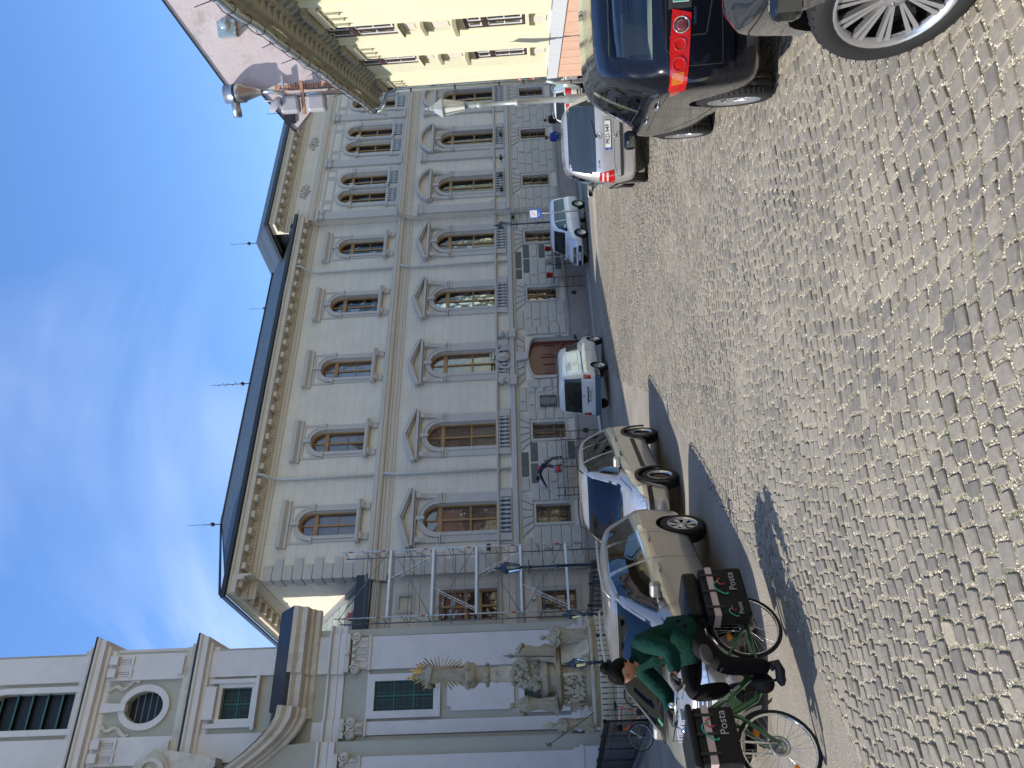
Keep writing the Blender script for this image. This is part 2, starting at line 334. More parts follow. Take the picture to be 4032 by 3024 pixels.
grey=M('grey_trim',(.485,.435,.375),.8,var=.07,scale=2,bump=.12,bscale=50)
grey2=M('grey_trim_cornice',(.54,.465,.365),.8,var=.07,scale=2)
rust=M('rusticated_stone',(.5,.445,.37),.9,var=.1,scale=7,bump=2.2,bscale=11)
bare=M('bare_grey_render',(.13,.125,.115),.95,var=.25,scale=6,bump=1,bscale=25)
plinm=M('plinth_stone',(.33,.27,.23),.85,var=.14,scale=3,dirt=(.2,.18,.17,.5),dscale=1.2)
slate=M('dark_slate',(.035,.05,.055),.45,var=0); N,L,b=nodes(slate); tc=N.new('ShaderNodeTexCoord'); sp=N.new('ShaderNodeSeparateXYZ'); cb=N.new('ShaderNodeCombineXYZ'); L.new(tc.outputs['Object'],sp.inputs[0])
L.new(sp.outputs[0],cb.inputs[0]); L.new(sp.outputs[2],cb.inputs[1]); br=N.new('ShaderNodeTexBrick'); br.inputs['Scale'].default_value=1; br.inputs['Brick Width'].default_value=.5; br.inputs['Row Height'].default_value=.22; br.inputs['Mortar Size'].default_value=.016
br.inputs['Color1'].default_value=(.022,.032,.034,1); br.inputs['Color2'].default_value=(.036,.05,.052,1); br.inputs['Mortar'].default_value=(.008,.01,.012,1); L.new(cb.outputs[0],br.inputs[0]); L.new(br.outputs[0],b.inputs['Base Color'])
bp=N.new('ShaderNodeBump'); bp.inputs['Distance'].default_value=.03; bp.invert=True; L.new(br.outputs['Fac'],bp.inputs['Height']); L.new(bp.outputs[0],b.inputs['Normal'])
blackm=M('black_metal',(.012,.013,.016),.4,var=.1); woodf=M('oak_window_frame',(.33,.175,.055),.45,var=.18,scale=9)
whitep=M('white_paint',(.62,.63,.63),.45,var=.05); pipew=M('painted_pipe',(.5,.51,.5),.4,var=.05)
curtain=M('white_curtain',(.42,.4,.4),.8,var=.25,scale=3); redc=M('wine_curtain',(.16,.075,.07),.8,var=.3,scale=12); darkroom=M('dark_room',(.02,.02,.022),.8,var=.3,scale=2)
winglass=glassmat('window_glass',(.80,.76,.75),.015)
# wavy old glass : glossy normals disturbed
def wavy():
    m=winglass; N=m.node_tree.nodes; L=m.node_tree.links; g=[q for q in N if q.type=='BSDF_GLOSSY'][0]; f=[q for q in N if q.type=='FRESNEL'][0]
    tc=N.new('ShaderNodeTexCoord'); n=N.new('ShaderNodeTexNoise'); n.inputs['Scale'].default_value=1.4; n.inputs['Detail'].default_value=2; bp=N.new('ShaderNodeBump'); bp.inputs['Strength'].default_value=.35; bp.inputs['Distance'].default_value=.05
    L.new(tc.outputs['Object'],n.inputs[0]); L.new(n.outputs[0],bp.inputs['Height']); L.new(bp.outputs[0],g.inputs['Normal'])
    mr=N.new('ShaderNodeMath'); mr.operation='MULTIPLY_ADD'; mr.inputs[1].default_value=1.0; mr.inputs[2].default_value=.03
    x=[q for q in N if q.type=='MIX_SHADER'][0]; L.new(f.outputs[0],mr.inputs[0]); L.new(mr.outputs[0],x.inputs[0])
wavy()
PYAW=R_(55.72); PR=pi/2-PYAW
P0=(-8.35,34.93,0)
pal=empty('palace',P0,PR,'long cream and grey two-storeyed palace with arched windows, rusticated ground floor and dark slate roof','palace')
BAY=[2.65+4.52*k for k in range(8)]; WING=22.75; WY=-.38   # wing stands 0.38 m proud
GZ=-.62
# walls with window openings
def wallbox(x0,x1,y0,y1,z0,z1):
    mb=MB(); mb.box(x0,x1,y0,y1,z0,z1); return mb
wm=wallbox(0,WING,0,.9,.0,16.4); ww=wallbox(WING,44,WY,.9,.0,17.6)
wall=wm.build('wall',stucco,pal); wallw=ww.build('wall',stucco,pal)
def winx(i): return BAY[i]
cut=MB(); cutw=MB()
PAIR=[(24.75,26.35),(29.5,31.1),(34.2,35.8)]
for i,x in enumerate(BAY):
    c,yo=(cut,0) if i<5 else (cutw,WY)
    c.prism(arch(x,.74,4.56,7.36),'y',yo-.3,yo+.42)
    if i<5: c.prism(arch(x,.64,11.25,13.42),'y',-.3,.42)
    if i!=2: c.box(x-.47,x+.47,yo-.3,yo+.4,1.08,2.72)
for a,bb in PAIR:
    for x in (a,bb): cutw.prism(arch(x,.56,11.4,13.85),'y',WY-.3,WY+.42)
cut.prism(arch(11.75,1.25,-1,2.42,8,.36),'y',-.3,.55)
for w_,c in ((wall,cut),(wallw,cutw)):
    co=c.build('cut',stucco,pal); boolean(w_,co); kill(co)
# left return wall, rear and roof
mb=MB(); mb.box(0,.6,.9,15,9.6,16.4); mb.build('return_wall',stucco,pal)
mb=MB(); mb.box(.6,44,14.4,15,0,16.4); mb.box(43.4,44,.9,14.4,0,17.5); mb.build('rear_wall',stucco,pal)
# plinth
mb=MB()
for x0,x1,yo in ((0,10.45,0),(13.05,WING,0),(WING,44,WY)):
    mb.prism([(yo,GZ),(yo-.16,GZ),(yo-.16,.42),(yo-.2,.46),(yo-.2,.56),(yo-.05,.6),(yo,.6)],'x',x0+(0.001 if yo else 0),x1)
mb.build('plinth',plinm,pal)
mb=MB()
for i,x in enumerate(BAY[:5]):
    if i==2: continue
    mb.prism(arch(x-.2,.14,-.05,.1,6),'y',-.17,-.162)
mb.build('cellar_vent',darkroom,pal)
# rusticated blocks
mb=MB(); patch=MB(); zr=[.62+.463*i for i in range(7)]; rnd=random.Random(5)
def block(x0,x1,z0,z1,yo,m=mb):
    g=.02
    if x1-x0<.12: return
    a=[(x0+g,yo,z0+g),(x1-g,yo,z0+g),(x1-g,yo,z1-g),(x0+g,yo,z1-g)]; e=.05
    bq=[(x0+g+e,yo-.075,z0+g+e),(x1-g-e,yo-.075,z0+g+e),(x1-g-e,yo-.075,z1-g-e),(x0+g+e,yo-.075,z1-g-e)]
    m.add(a+bq,[(0,1,5,4),(1,2,6,5),(2,3,7,6),(3,0,4,7),(4,5,6,7)])
def voids(z0,z1):
    r=[]
    for i,x in enumerate(BAY):
        if i==2: continue
        if z1>1.0 and z0<2.8: r.append((x-.62,x+.62))
        if z0>=2.78: r.append((x-1.15,x+1.15))
    if z0<2.9: r.append((11.75-1.45,11.75+1.45))
    else: r.append((11.75-1.9,11.75+1.9))
    return sorted(r)
for k in range(6):
    z0,z1=zr[k],zr[k+1]; vo=voids(z0,z1); segs=[]; x=.05
    for a,b_ in vo: segs.append((x,a)); x=b_
    segs.append((x,44))
    for a,b_ in segs:
        # split at wing edge
        for (p,q,yo) in ((a,min(b_,WING),0),(max(a,WING),b_,WY)):
            if q-p<.15: continue
            nn=max(1,round((q-p)/.98)); ws=[rnd.uniform(.8,1.2) for _ in range(nn)]; t=p
            if k%2 and nn>1: ws[0]*=.6
            s=sum(ws)
            for w1 in ws:
                d1=(q-p)*w1/s
                fin=((3.3<t<7.0-1.2 or 17.5<t<19.8) and k in (0,2,4) and rnd.random()<.75) or (k==5 and (4.0<t<5.8 or 17.3<t<19.4))
                if fin: patch.box(t+.06,t+d1-.06,yo-.035,yo+.02,z0+.05,z1-.05)
                else: block(t,t+d1,z0,z1,yo)
                t+=d1
# flat-arch voussoirs over ground windows and gate
def vous(cx,hw,z0,z1,yo,n=5,fl=.55):
    for i in range(n):
        a=-1+2*i/n; b_=-1+2*(i+1)/n; g=.018
        x0,x1=cx+a*hw+g,cx+b_*hw-g; X0,X1=cx+a*(hw+fl)+g,cx+b_*(hw+fl)-g
        pts=[(x0,z0),(x1,z0),(X1,z1),(X0,z1)]; cxm=sum(p[0] for p in pts)/4; czm=(z0+z1)/2
        ins=[(p[0]+(cxm-p[0])*.14,p[1]+(czm-p[1])*.16) for p in pts]
        mb.add([(p[0],yo,p[1]) for p in pts]+[(p[0],yo-.08,p[1]) for p in ins],[(0,1,5,4),(1,2,6,5),(2,3,7,6),(3,0,4,7),(4,5,6,7)])
for i,x in enumerate(BAY):
    if i!=2: vous(x,.66,2.82,3.4,0 if i<5 else WY)
vous(11.75,1.4,2.98,3.4,0,7,.5)
for s in (-1,1):
    for k in range(3): block(11.75+s*1.75-.3,11.75+s*1.75+.3,1.0+k*.62,1.0+k*.62+.6,-.06)
mb.build('rusticated_blocks',rust,pal); patch.build('unfinished_render',bare,pal)
# ground windows
def gf_window(x,yo):
    mb=MB(); y=yo+.2
    for a in (-.44,.385): mb.box(x+a,x+a+.055,y,y+.06,1.1,2.7)
    for z in (1.1,2.65,2.1,1.62): mb.box(x-.44,x+.44,y+.001,y+.061,z,z+(.05 if z!=2.1 else .08))
    mb.box(x-.03,x+.03,y-.005,y+.055,1.1,2.7)
    o=mb.build('ground_floor_window',woodf,pal)
    m2=MB(); m2.box(x-.43,x+.43,y+.03,y+.035,1.12,2.68); m2.build('pane',winglass,o)
    m2=MB(); m2.box(x-.5,x+.5,yo+.42,yo+.46,1,2.8); m2.build('room_blind',curtain if rnd.random()<.5 else darkroom,o)
    m2=MB()
    for k in range(5): m2.tube([(x-.36+.18*k,yo+.1,1.08),(x-.36+.18*k,yo+.1,2.72)],.011,5)
    for k in range(5): m2.box(x-.45,x+.45,yo+.09,yo+.11,1.25+.3*k,1.27+.3*k)
    m2.build('iron_grille',M('dark_iron',(.02,.017,.015),.6),o)
    m2=MB(); A=[(x-.47,1.08),(x-.47,2.72),(x+.47,2.72),(x+.47,1.08)]; B=[(x-.6,.98),(x-.6,2.82),(x+.6,2.82),(x+.6,.98)]
    m2.strip(A,B,yo-.06,yo+.1,closed=True); m2.build('stone_surround',grey,o)
for i,x in enumerate(BAY):
    if i!=2: gf_window(x,0 if i<5 else WY)
# first-floor windows
def wood(x,hw,z0,zs,y,tr,crosses,name='arched_window'):
    mb=MB(); A=arch(x,hw,z0,zs,14); B=[(x-hw+.075,z0+.0)]+[(x-(hw-.075)*cos(pi*i/14),zs+(hw-.075)*sin(pi*i/14)) for i in range(15)]+[(x+hw-.075,z0)]
    mb.strip(A,B,y,y+.08); mb.box(x-hw+.07,x+hw-.07,y+.002,y+.078,z0,z0+.08)
    for z,h,d in tr: mb.box(x-hw+.06,x+hw-.06,y-d,y+.07,z,z+h)
    mb.box(x-.045,x+.045,y-.012,y+.06,z0,tr[0][0]); mb.box(x-.03,x+.03,y-.008,y+.05,tr[0][0],zs+hw-.06)
    for z in crosses: mb.box(x-hw+.06,x+hw-.06,y+.01,y+.06,z,z+.03)
    return mb.build(name,woodf,pal)
def pane(x,hw,z0,zs,y,o,mat=None):
    mb=MB(); A=arch(x,hw-.04,z0,zs,14); mb.prism(A,'y',y,y+.006); mb.build('pane',winglass,o)
    mb=MB(); k=24; rr=random.Random(int(x*100+z0)); kind=rr.random()
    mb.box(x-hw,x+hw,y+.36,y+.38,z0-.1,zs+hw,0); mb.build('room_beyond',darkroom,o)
    mb=MB(); sh=rr.uniform(.25,.6); 
    def drape(xa,xb,za,zb):
        n_=14; vs=[]; 
        for j in (0,1):
            for i in range(n_+1): t=i/n_; vs.append((xa+(xb-xa)*t,y+.16+.03*sin(t*22+x),za if j==0 else zb))
        mb.add(vs,[(i,i+1,n_+2+i,n_+1+i) for i in range(n_)],0,True)
    if kind<.45: drape(x-hw,x+hw,z0,z0+(zs-z0)*rr.uniform(.55,1.0))
    else: drape(x-hw,x-hw+hw*sh,z0,zs+hw*.5); drape(x+hw-hw*sh,x+hw,z0,zs+hw*.5)
    mb.build('curtain',mat or (curtain if rr.random()<.7 else M('grey_curtain',(.25,.24,.22),.8,var=.3,scale=4)),o,fix=False)
def console(mb,x0,x1,yo,z0,z1,d): # scroll bracket, curved profile
    pr=[(yo,z0),(yo-d*.35,z0+.02),(yo-d*.45,z0+(z1-z0)*.25),(yo-d*.5,z0+(z1-z0)*.5),(yo-d*.8,z0+(z1-z0)*.72),(yo-d,z0+(z1-z0)*.85),(yo-d,z1),(yo,z1)]
    mb.prism(pr,'x',x0,x1)
def surround1(x,yo,o,seg):
    hw=.74; mb=MB()
    # jamb panels + archivolt
    A=arch(x,hw,4.56,7.36,14); B=arch(x,hw+.17,4.56,7.36,14); mb.strip(A,B,yo-.1,yo+.32); C=arch(x,hw+.25,7.3,7.36,14); mb.strip(arch(x,hw+.17,7.3,7.36,14),C,yo-.14,yo+.0)
    for s in (-1,1):
        xa,xb=sorted((x+s*(hw+.172),x+s*1.24)); mb.box(xa,xb,yo-.07,yo+.0,4.56,7.18)
        mb.box(min(x+s*(hw-.0),x+s*1.3),max(x+s*(hw-.0),x+s*1.3),yo-.16,yo+.1,7.2,7.28); mb.box(min(x+s*(hw-.0),x+s*1.27),max(x+s*(hw-.0),x+s*1.27),yo-.13,yo+.1,7.05,7.12)
        console(mb,x+s*1.13-.12,x+s*1.13+.12,yo,7.3,8.4,.28)
    mb.prism([(x-.07,8.0),(x+.07,8.0),(x+.1,8.4),(x-.1,8.4)],'y',yo-.2,yo)
    mb.build('surround',grey,o)
    mb=MB()
    mb.prism([(yo,8.4),(yo-.14,8.4),(yo-.14,8.46),(yo-.3,8.5),(yo-.3,8.62),(yo,8.62)],'x',x-1.42,x+1.42)
    for i in range(30):
        xx=x-1.2+2.4*i/29
        if abs(xx-x)>.1: mb.box(xx-.022,xx+.022,yo-.2,yo-.13,8.385,8.45)
    if not seg:
        for s in (-1,1):
            mb.prism([(x+s*1.5,8.6),(x,9.12),(x,9.3),(x+s*1.5,8.8)][::s],'y',yo-.36,yo)
            mb.prism([(x+s*1.36,8.62),(x+s*.0,9.02),(x,9.12),(x+s*1.5,8.62)][::s],'y',yo-.24,yo)
    else:
        n=14; ang=R_(56); rr=1.45/sin(ang)
        def pt(t,dr): a=-ang+2*ang*t/n; return (x+(rr+dr)*sin(a),8.64+(rr+dr)*cos(a)-rr*cos(ang)+0)
        mb.strip([pt(t,-.13) for t in range(n+1)],[pt(t,.06) for t in range(n+1)],yo-.34,yo)
    mb.build('pediment',grey,o)
    # sill ledge + balustrade
    mb=MB(); mb.box(x-1.28,x+1.28,yo-.12,yo-.0,3.86,4.42); 
    m3=MB(); m3.box(x-.92,x+.92,yo-.2,yo-.05,3.9,4.4); 
    o1=mb.build('balustrade',grey,o); o2=m3.build('cut',grey,o); boolean(o1,o2); kill(o2)
    mb=MB(); mb.box(x-.92,x+.92,yo-.055,yo-.05,3.9,4.4,1)
    nb=8 
    for i in range(nb):
        xx=x-.92+1.84*(i+.5)/nb; zb=3.9; 
        mb.lathe([(.075,0),(.075,.04),(.045,.06),(.07,.12),(.088,.19),(.06,.28),(.038,.36),(.045,.43),(.075,.46),(.075,.5)],(xx,yo-.125,zb),8,0)
    mb.build('balusters',[M('baluster_stone',(.45,.43,.4),.8),M('baluster_recess',(.17,.16,.14),.9)],o)
reds={0:None,4:redc}
for i,x in enumerate(BAY):
    yo=0 if i<5 else WY
    o=wood(x,.74,4.56,7.36,yo+.25,[(7.2,.2,.04),(5.8,.09,.01)],[],'tall_arched_window'); pane(x,.74,4.58,7.36,yo+.29,o,reds.get(i)); surround1(x,yo,o,i>=5)
# second-floor windows, centre part
def surround2(x,yo,o):
    mb=MB(); hw=.64
    mb.strip(arch(x,hw,11.25,13.42,14),arch(x,hw+.16,11.25,13.42,14),yo-.1,yo+.32)
    mb.strip(arch(x,hw+.16,13.36,13.42,14),arch(x,hw+.24,13.36,13.42,14),yo-.13,yo)
    for s in (-1,1):
        mb.box(min(x+s*(hw+.162),x+s*.95),max(x+s*(hw+.162),x+s*.95),yo-.05,yo+.0,11.25,13.3); mb.box(min(x+s*hw,x+s*1.0),max(x+s*hw,x+s*1.0),yo-.15,yo+.1,13.3,13.37)
        mb.box(min(x+s*.9,x+s*1.0),max(x+s*.9,x+s*1.0),yo-.05,yo,13.38,14.5)
        console(mb,x+s*.78-.15,x+s*.78+.15,yo,10.62,11.02,.3)
    mb.box(x-.9,x+.9,yo-.048,yo,14.38,14.5)
    mb.prism([(x-.07,14.0),(x+.07,14.0),(x+.09,14.4),(x-.09,14.4)],'y',yo-.2,yo)
    mb.build('surround',grey,o)
    mb=MB(); mb.prism([(yo,11.03),(yo-.26,11.03),(yo-.34,11.1),(yo-.34,11.22),(yo,11.24)],'x',x-1.08,x+1.08); mb.build('sill',grey,o)
    mb=MB(); mb.prism([(yo,14.5),(yo-.12,14.5),(yo-.12,14.62),(yo-.3,14.74),(yo-.34,14.92),(yo,14.94)],'x',x-1.2,x+1.2); mb.build('hood_mould',grey,o)
for i in range(5):
    x=BAY[i]; o=wood(x,.64,11.25,13.42,.25,[(13.18,.2,.04)],[12.2],'upper_arched_window'); pane(x,.64,11.27,13.42,.29,o,M('pale_blind',(.3,.31,.29),.8,var=.3,scale=5)); surround2(x,0,o)
# wing windows in pairs
def pairwin(a,b_,yo):
    for x in (a,b_):
        o=wood(x,.56,11.4,13.85,yo+.25,[(13.6,.18,.04),(12.45,.08,.01)],[],'paired_arched_window'); pane(x,.56,11.42,13.85,yo+.29,o)
        mb=MB(); mb.strip(arch(x,.56,13.7,13.85,14),arch(x,.78,13.7,13.85,14),yo-.12,yo+.3); mb.build('surround',grey,o)
        mb=MB(); mb.box(x-.6,x+.6,yo-.055,yo-.05,10.72,11.2,1)
        for i in range(6): mb.lathe([(.075,0),(.045,.06),(.085,.19),(.04,.36),(.075,.48)],(x-.5+i*.2,yo-.125,10.72),7,0)
        mb.build('balusters',[M('baluster_stone',(.4,.4,.4),.8),M('baluster_recess',(.17,.16,.14),.9)],o)
    c=(a+b_)/2; mb=MB(); mb.lathe([(.2,11.22),(.2,11.35),(.14,11.42),(.13,13.3),(.17,13.36),(.2,13.5)],(c,yo-.1,0),12); mb.box(c-.22,c+.22,yo-.3,yo+.2,13.5,13.72)
    for s in (-1,1): mb.box(c+s*1.55-.14,c+s*1.55+.14,yo-.1,yo+.1,11.3,13.5); mb.box(c+s*1.55-.2,c+s*1.55+.2,yo-.18,yo+.1,13.5,13.72)
    mb.box(c-1.85,c+1.85,yo-.13,yo,10.5,10.7); mb.box(c-1.85,c+1.85,yo-.16,yo,11.22,11.34)
    for s in (-1,0,1): mb.box(c+s*1.6-.18,c+s*1.6+.18,yo-.1,yo,10.702,11.218)
    mb.build('window_pair_column',grey,pal)
    mb=MB()
    for (xa,xb) in ((c-1.9,c-1.15),(c-1.05,c+1.05),(c+1.15,c+1.9)):
        mb.strip([(xa+.1,14.85),(xa+.1,15.3),(xb-.1,15.3),(xb-.1,14.85)],[(xa,14.72),(xa,15.42),(xb,15.42),(xb,14.72)],yo-.04,yo,closed=True)
    mb.build('panel_frame',grey,pal)
for a,b_ in PAIR: pairwin(a,b_,WY)
# pilasters of the wing
def pilaster(x,yo,z0,z1,w=.62):
    mb=MB(); mb.box(x-w/2,x+w/2,yo-.14,yo,z0+.3,z1-.45); mb.box(x-w/2-.08,x+w/2+.08,yo-.22,yo,z0,z0+.18); mb.box(x-w/2-.04,x+w/2+.04,yo-.18,yo,z0+.18,z0+.3)
    for k,e in enumerate((.03,.08,.05,.12)): mb.box(x-w/2-e,x+w/2+e,yo-.15-e,yo,z1-.45+.11*k,z1-.45+.11*(k+1)-.002)
    return mb.build('pilaster',grey,pal)
for x in (23.1,27.95,32.7,37.4):
    pilaster(x,WY,10.5,15.55); pilaster(x,WY,4.55,9.3)
    mb=MB(); mb.box(x-.35,x+.35,WY-.1,WY,3.82,4.4); mb.lathe([(.0,0),(.17,.0),(.17,.1),(0,.1)],(x-.24,WY-.24,15.25),10,0,'y'); mb.lathe([(.0,0),(.17,.0),(.17,.1),(0,.1)],(x+.24,WY-.24,15.25),10,0,'y'); mb.build('pilaster_capital',grey,pal)
# belt courses, ledges and cornices
def mould(prof,x0,x1,name,mat,extra=None): mb=MB(); mb.prism(prof,'x',x0,x1); return mb
mb=MB()
for x0,x1,yo in ((-.02,WING-.001,0),(WING,44,WY)):
    mb.prism([(yo,3.42),(yo-.06,3.42),(yo-.08,3.5),(yo-.2,3.56),(yo-.2,3.7),(yo-.13,3.72),(yo-.13,3.8),(yo,3.82)],'x',x0,x1)
    mb.prism([(yo,4.42),(yo-.13,4.42),(yo-.2,4.47),(yo-.2,4.55),(yo,4.56)],'x',x0,x1)
mb.build('ledge',grey,pal)
mb=MB()
for x0,x1,yo in ((-.3,WING-.002,0),(WING-.001,44,WY)):
    mb.prism([(yo,9.62),(yo-.05,9.62),(yo-.07,9.75),(yo-.1,9.77),(yo-.12,9.95),(yo-.17,9.97),(yo-.17,10.06),(yo-.3,10.12),(yo-.34,10.2),(yo-.34,10.28),(yo-.4,10.31),(yo-.4,10.38),(yo-.2,10.42),(yo-.12,10.5),(yo-.12,10.6),(yo,10.62)],'x',x0,x1)
mb.build('belt_course',grey2,pal)
# wall panels under ledge (lighter) and thin strips beside windows
mb=MB()
for i in range(5):
    for s in (-1,1): mb.box(min(BAY[i]+s*1.3,BAY[i]+s*1.42),max(BAY[i]+s*1.3,BAY[i]+s*1.42),-.04,0,3.84,4.4)
mb.build('apron_strip',grey,pal)
def cornice(x0,x1,yo,z,y_end=None):
    pr=[(yo,z),(yo-.06,z),(yo-.06,z+.14),(yo-.1,z+.16),(yo-.1,z+.3),(yo-.2,z+.34),(yo-.2,z+.42),(yo-.26,z+.44),(yo-.26,z+.62),(yo-.85,z+.64),(yo-.85,z+.84),(yo-.93,z+.9),(yo-.93,z+.98),(yo,z+1.0)]
    mb.prism(pr,'x',x0,x1)
    x=x0+.15
    while x<x1: mb.box(x,x+.085,yo-.25,yo-.19,z+.33,z+.44); x+=.17
    x=x0+.35
    while x<x1-.3: mb.box(x,x+.3,yo-.72,yo-.24,z+.44,z+.635); x+=.85
mb=MB(); cornice(-.9,WING-.002,0,15.55); mb.build('cornice',grey2,pal)
mb=MB(); cornice(WING-.9,44,WY,17.15); mb.box(WING,44,WY-.06,WY,15.6,15.75); mb.prism([(WY,15.75),(WY-.12,15.75),(WY-.2,15.9),(WY-.2,16.0),(WY-.1,16.02),(WY,16.2)],'x',WING,44); mb.build('cornice',grey2,pal)
# return side cornice (left)
mb=MB(); mb.mx=MX.Rotation(-pi/2,4,'Z')@MX.Translation((0,0,0))
cornice(-15,0.9,0,15.55); mb.build('cornice',grey2,pal)
# frieze ornament on wing
mb=MB(); rr=random.Random(2)
for cx in (25.55,30.3,35.0):
    for k in range(46): a=rr.uniform(0,6.28); r=rr.uniform(0,1)**.5; mb.ball((cx+.62*r*cos(a),WY-.05,16.65+.3*r*sin(a)),rr.uniform(.05,.1),6,0,(1,.5,1))
mb.build('frieze_ornament',grey,pal)
# quoins at the left corner
mb=MB()
for k in range(26):
    z=4.6+.47*k
    if z>15.2: break
    if 9.2<z<10.6: continue
    l=.95 if k%2 else .62
    mb.box(-.08,l,-.07,0,z+.03,z+.44); mb.box(-.08,0,.001,l*.85,z+.03,z+.44) if z>10.5 else None
for k in range(6):
    z=.62+.463*k; mb.box(-.06,.5,-.08,0,z+.02,z+.44)
mb.build('quoins',grey,pal)
# roof
mb=MB(); E1=-.98; zc=16.56
def roofquad(vs): mb.add(vs,[tuple(range(len(vs)))])
ridge=20.2; rx0=5.2
mb.add([(-.95,E1,zc),(WING+.6,E1,zc),(WING+.6,5,ridge),(rx0,5,ridge),(-.95,15.9,zc),(WING+.6,11,ridge),(rx0,11,ridge),(WING+.6,15.9,zc)],[(0,1,2,3),(0,3,6,4),(4,6,5,7),(3,2,5,6)])
w0=WING-1.0; zw=18.16; rw=21.9; 
mb.add([(w0,E1+WY,zw),(45,E1+WY,zw),(45,5,rw),(w0+5,5,rw),(w0,16,zw),(45,11,rw),(w0+5,11,rw),(45,16,zw)],[(0,1,2,3),(0,3,6,4),(4,6,5,7),(3,2,5,6)])
mb.add([(WING-.3,-.3,16.3),(WING-.3,15,16.3),(WING-.3,15,18.3),(WING-.3,-.3,18.3)],[(0,1,2,3)])
mb.build('slate_roof',slate,pal)
mb=MB()
mb.prism([(E1-.06,zc+.02),(E1-.06,zc+.2),(E1+.25,zc+.3),(E1+.02,zc-.02)],'x',-1.05,WING+.1); mb.prism([(E1+WY-.06,zw),(E1+WY-.06,zw+.2),(E1+WY+.22,zw+.3),(E1+WY+.02,zw-.03)],'x',w0-.1,45)
mb.prism([(w0-.12,zw),(w0-.12,zw+.2),(w0+.2,zw+.3),(w0+.04,zw-.03)],'y',E1+WY,3)
mb.prism([(-1.08,zc+.02),(-1.08,zc+.2),(-.8,zc+.3),(-1,zc-.02)],'y',E1,15)
mb.tube([(rx0,5,ridge+.02),(WING+1,5,ridge+.02)],.07,6); mb.tube([(-.95,E1,zc+.25),(rx0,5,ridge+.03)],.06,6)
mb.build('gutter',blackm,pal)
for k,(x,y,z) in enumerate(((rx0,5,ridge),(14.6,5,ridge),(w0+5,5,rw))):
    mb=MB(); h=1.9 if k!=1 else 2.5; mb.tube([(x,y,z-.1),(x,y,z+h)],[.03,.012],6); mb.ball((x,y,z+.5),.13,8)
    if k==1:
        for a in range(8): mb.tube([(x,y,z+.9+.15*a),(x+.14*cos(a*2.4),y,z+1.0+.15*a)],.02,5)
    mb.build('roof_finial',blackm,pal)
mb=MB(); mb.tube([(21.5,6.0,ridge-.3),(21.5,6,ridge+1.6)],.015,5); mb.ball((21.5,6,ridge+.6),.09,6); mb.build('roof_finial',blackm,pal)
# downpipes
for x in (5.05,18.75):
    mb=MB(); mb.tube([(x,-.75,16.2),(x,-.72,15.95),(x,-.45,15.75),(x,-.16,15.35),(x,-.12,15.1),(x,-.12,10.62)],.065,10); mb.tube([(x,-.32,10.1),(x,-.2,9.7),(x,-.12,9.4),(x,-.12,3.84)],.065,10)
    for z in (14,12,11,9,7.2,5.6): mb.tube([(x,-.12,z-.03),(x,-.12,z+.03)],.08,10)
    mb.build('downpipe',pipew,pal)
# gate
door=M('oxblood_gate_paint',(.13,.02,.014),.4,var=.15,scale=4,coat=.3)
mb=MB(); mb.strip(arch(11.75,1.25,-.5,2.42,10,.36),arch(11.75,1.42,-.5,2.42,10,.48),-.1,.4); mb.prism([(11.55,2.82),(11.95,2.82),(12.05,3.42),(11.45,3.42)],'y',-.22,0); g_s=mb.build('gate_surround',grey,pal)
for s in (-1,1):
    cx=11.75+s*.62; mb=MB(); pts=[(11.75+s*.01,-.5),(11.75+s*1.25,-.5),(11.75+s*1.25,2.42)]+[(11.75+s*1.25*cos(pi*i/16),2.42+.36*sin(pi*i/16)) for i in range(1,9)]; mb.prism(pts[::s],'y',.3,.36)
    for (za,zb) in ((-.35,.65),(1.25,2.15)):
        mb.strip([(cx-.33,za+.12),(cx-.33,zb-.12),(cx+.33,zb-.12),(cx+.33,za+.12)],[(cx-.43,za),(cx-.43,zb),(cx+.43,zb),(cx+.43,za)],.25,.3,closed=True); mb.box(cx-.25,cx+.25,.27,.3,za+.2,zb-.2)
    n=10; mb.strip([(cx+.36*cos(pi*i/n),.85+.22*sin(pi*i/n)) for i in range(n+1)],[(cx+.46*cos(pi*i/n),.85+.32*sin(pi*i/n)) for i in range(n+1)],.21,.3); mb.ball((cx,.27,.95),.1,8)
    mb.build('gate_leaf',door,pal)
mb=MB(); mb.box(13.02,13.06,-.14,-.1,1.2,1.3); mb.box(13.02,13.06,-.14,-.1,1.0,1.12); mb.build('door_bell',blackm,g_s)
# coat of arms above the gate, two stone balls
mb=MB(); rr=random.Random(4); cx=11.75
mb.ball((cx,-.2,4.15),.34,14,0,(.85,.35,1.1)); mb.box(cx-.12,cx+.12,-.36,-.2,4.0,4.35)
for s in (-1,1):
    for k in range(34):
        t=k/33; r=.42+.5*t; a=pi*.15+t*2.6; mb.ball((cx+s*(r*sin(a)*1.0),-.14,4.12+.55*cos(a)*(1-.2*t)),rr.uniform(.05,.11),6,0,(1,.5,1))
mb.box(cx-.22,cx+.22,-.34,0,4.62,4.72); 
for k in (-1,0,1): mb.ball((cx+k*.16,-.2,4.82),.075,6)
mb.build('coat_of_arms',grey,pal)
for x in (10.2,13.3):
    mb=MB(); mb.lathe([(.2,3.82),(.2,3.9),(.08,3.98),(.1,4.05)],(x,-.2,0),10); mb.ball((x,-.2,4.22),.2,12); mb.box(x-.3,x+.3,-.34,0,3.45,3.82); mb.build('ball_finial',grey,pal)
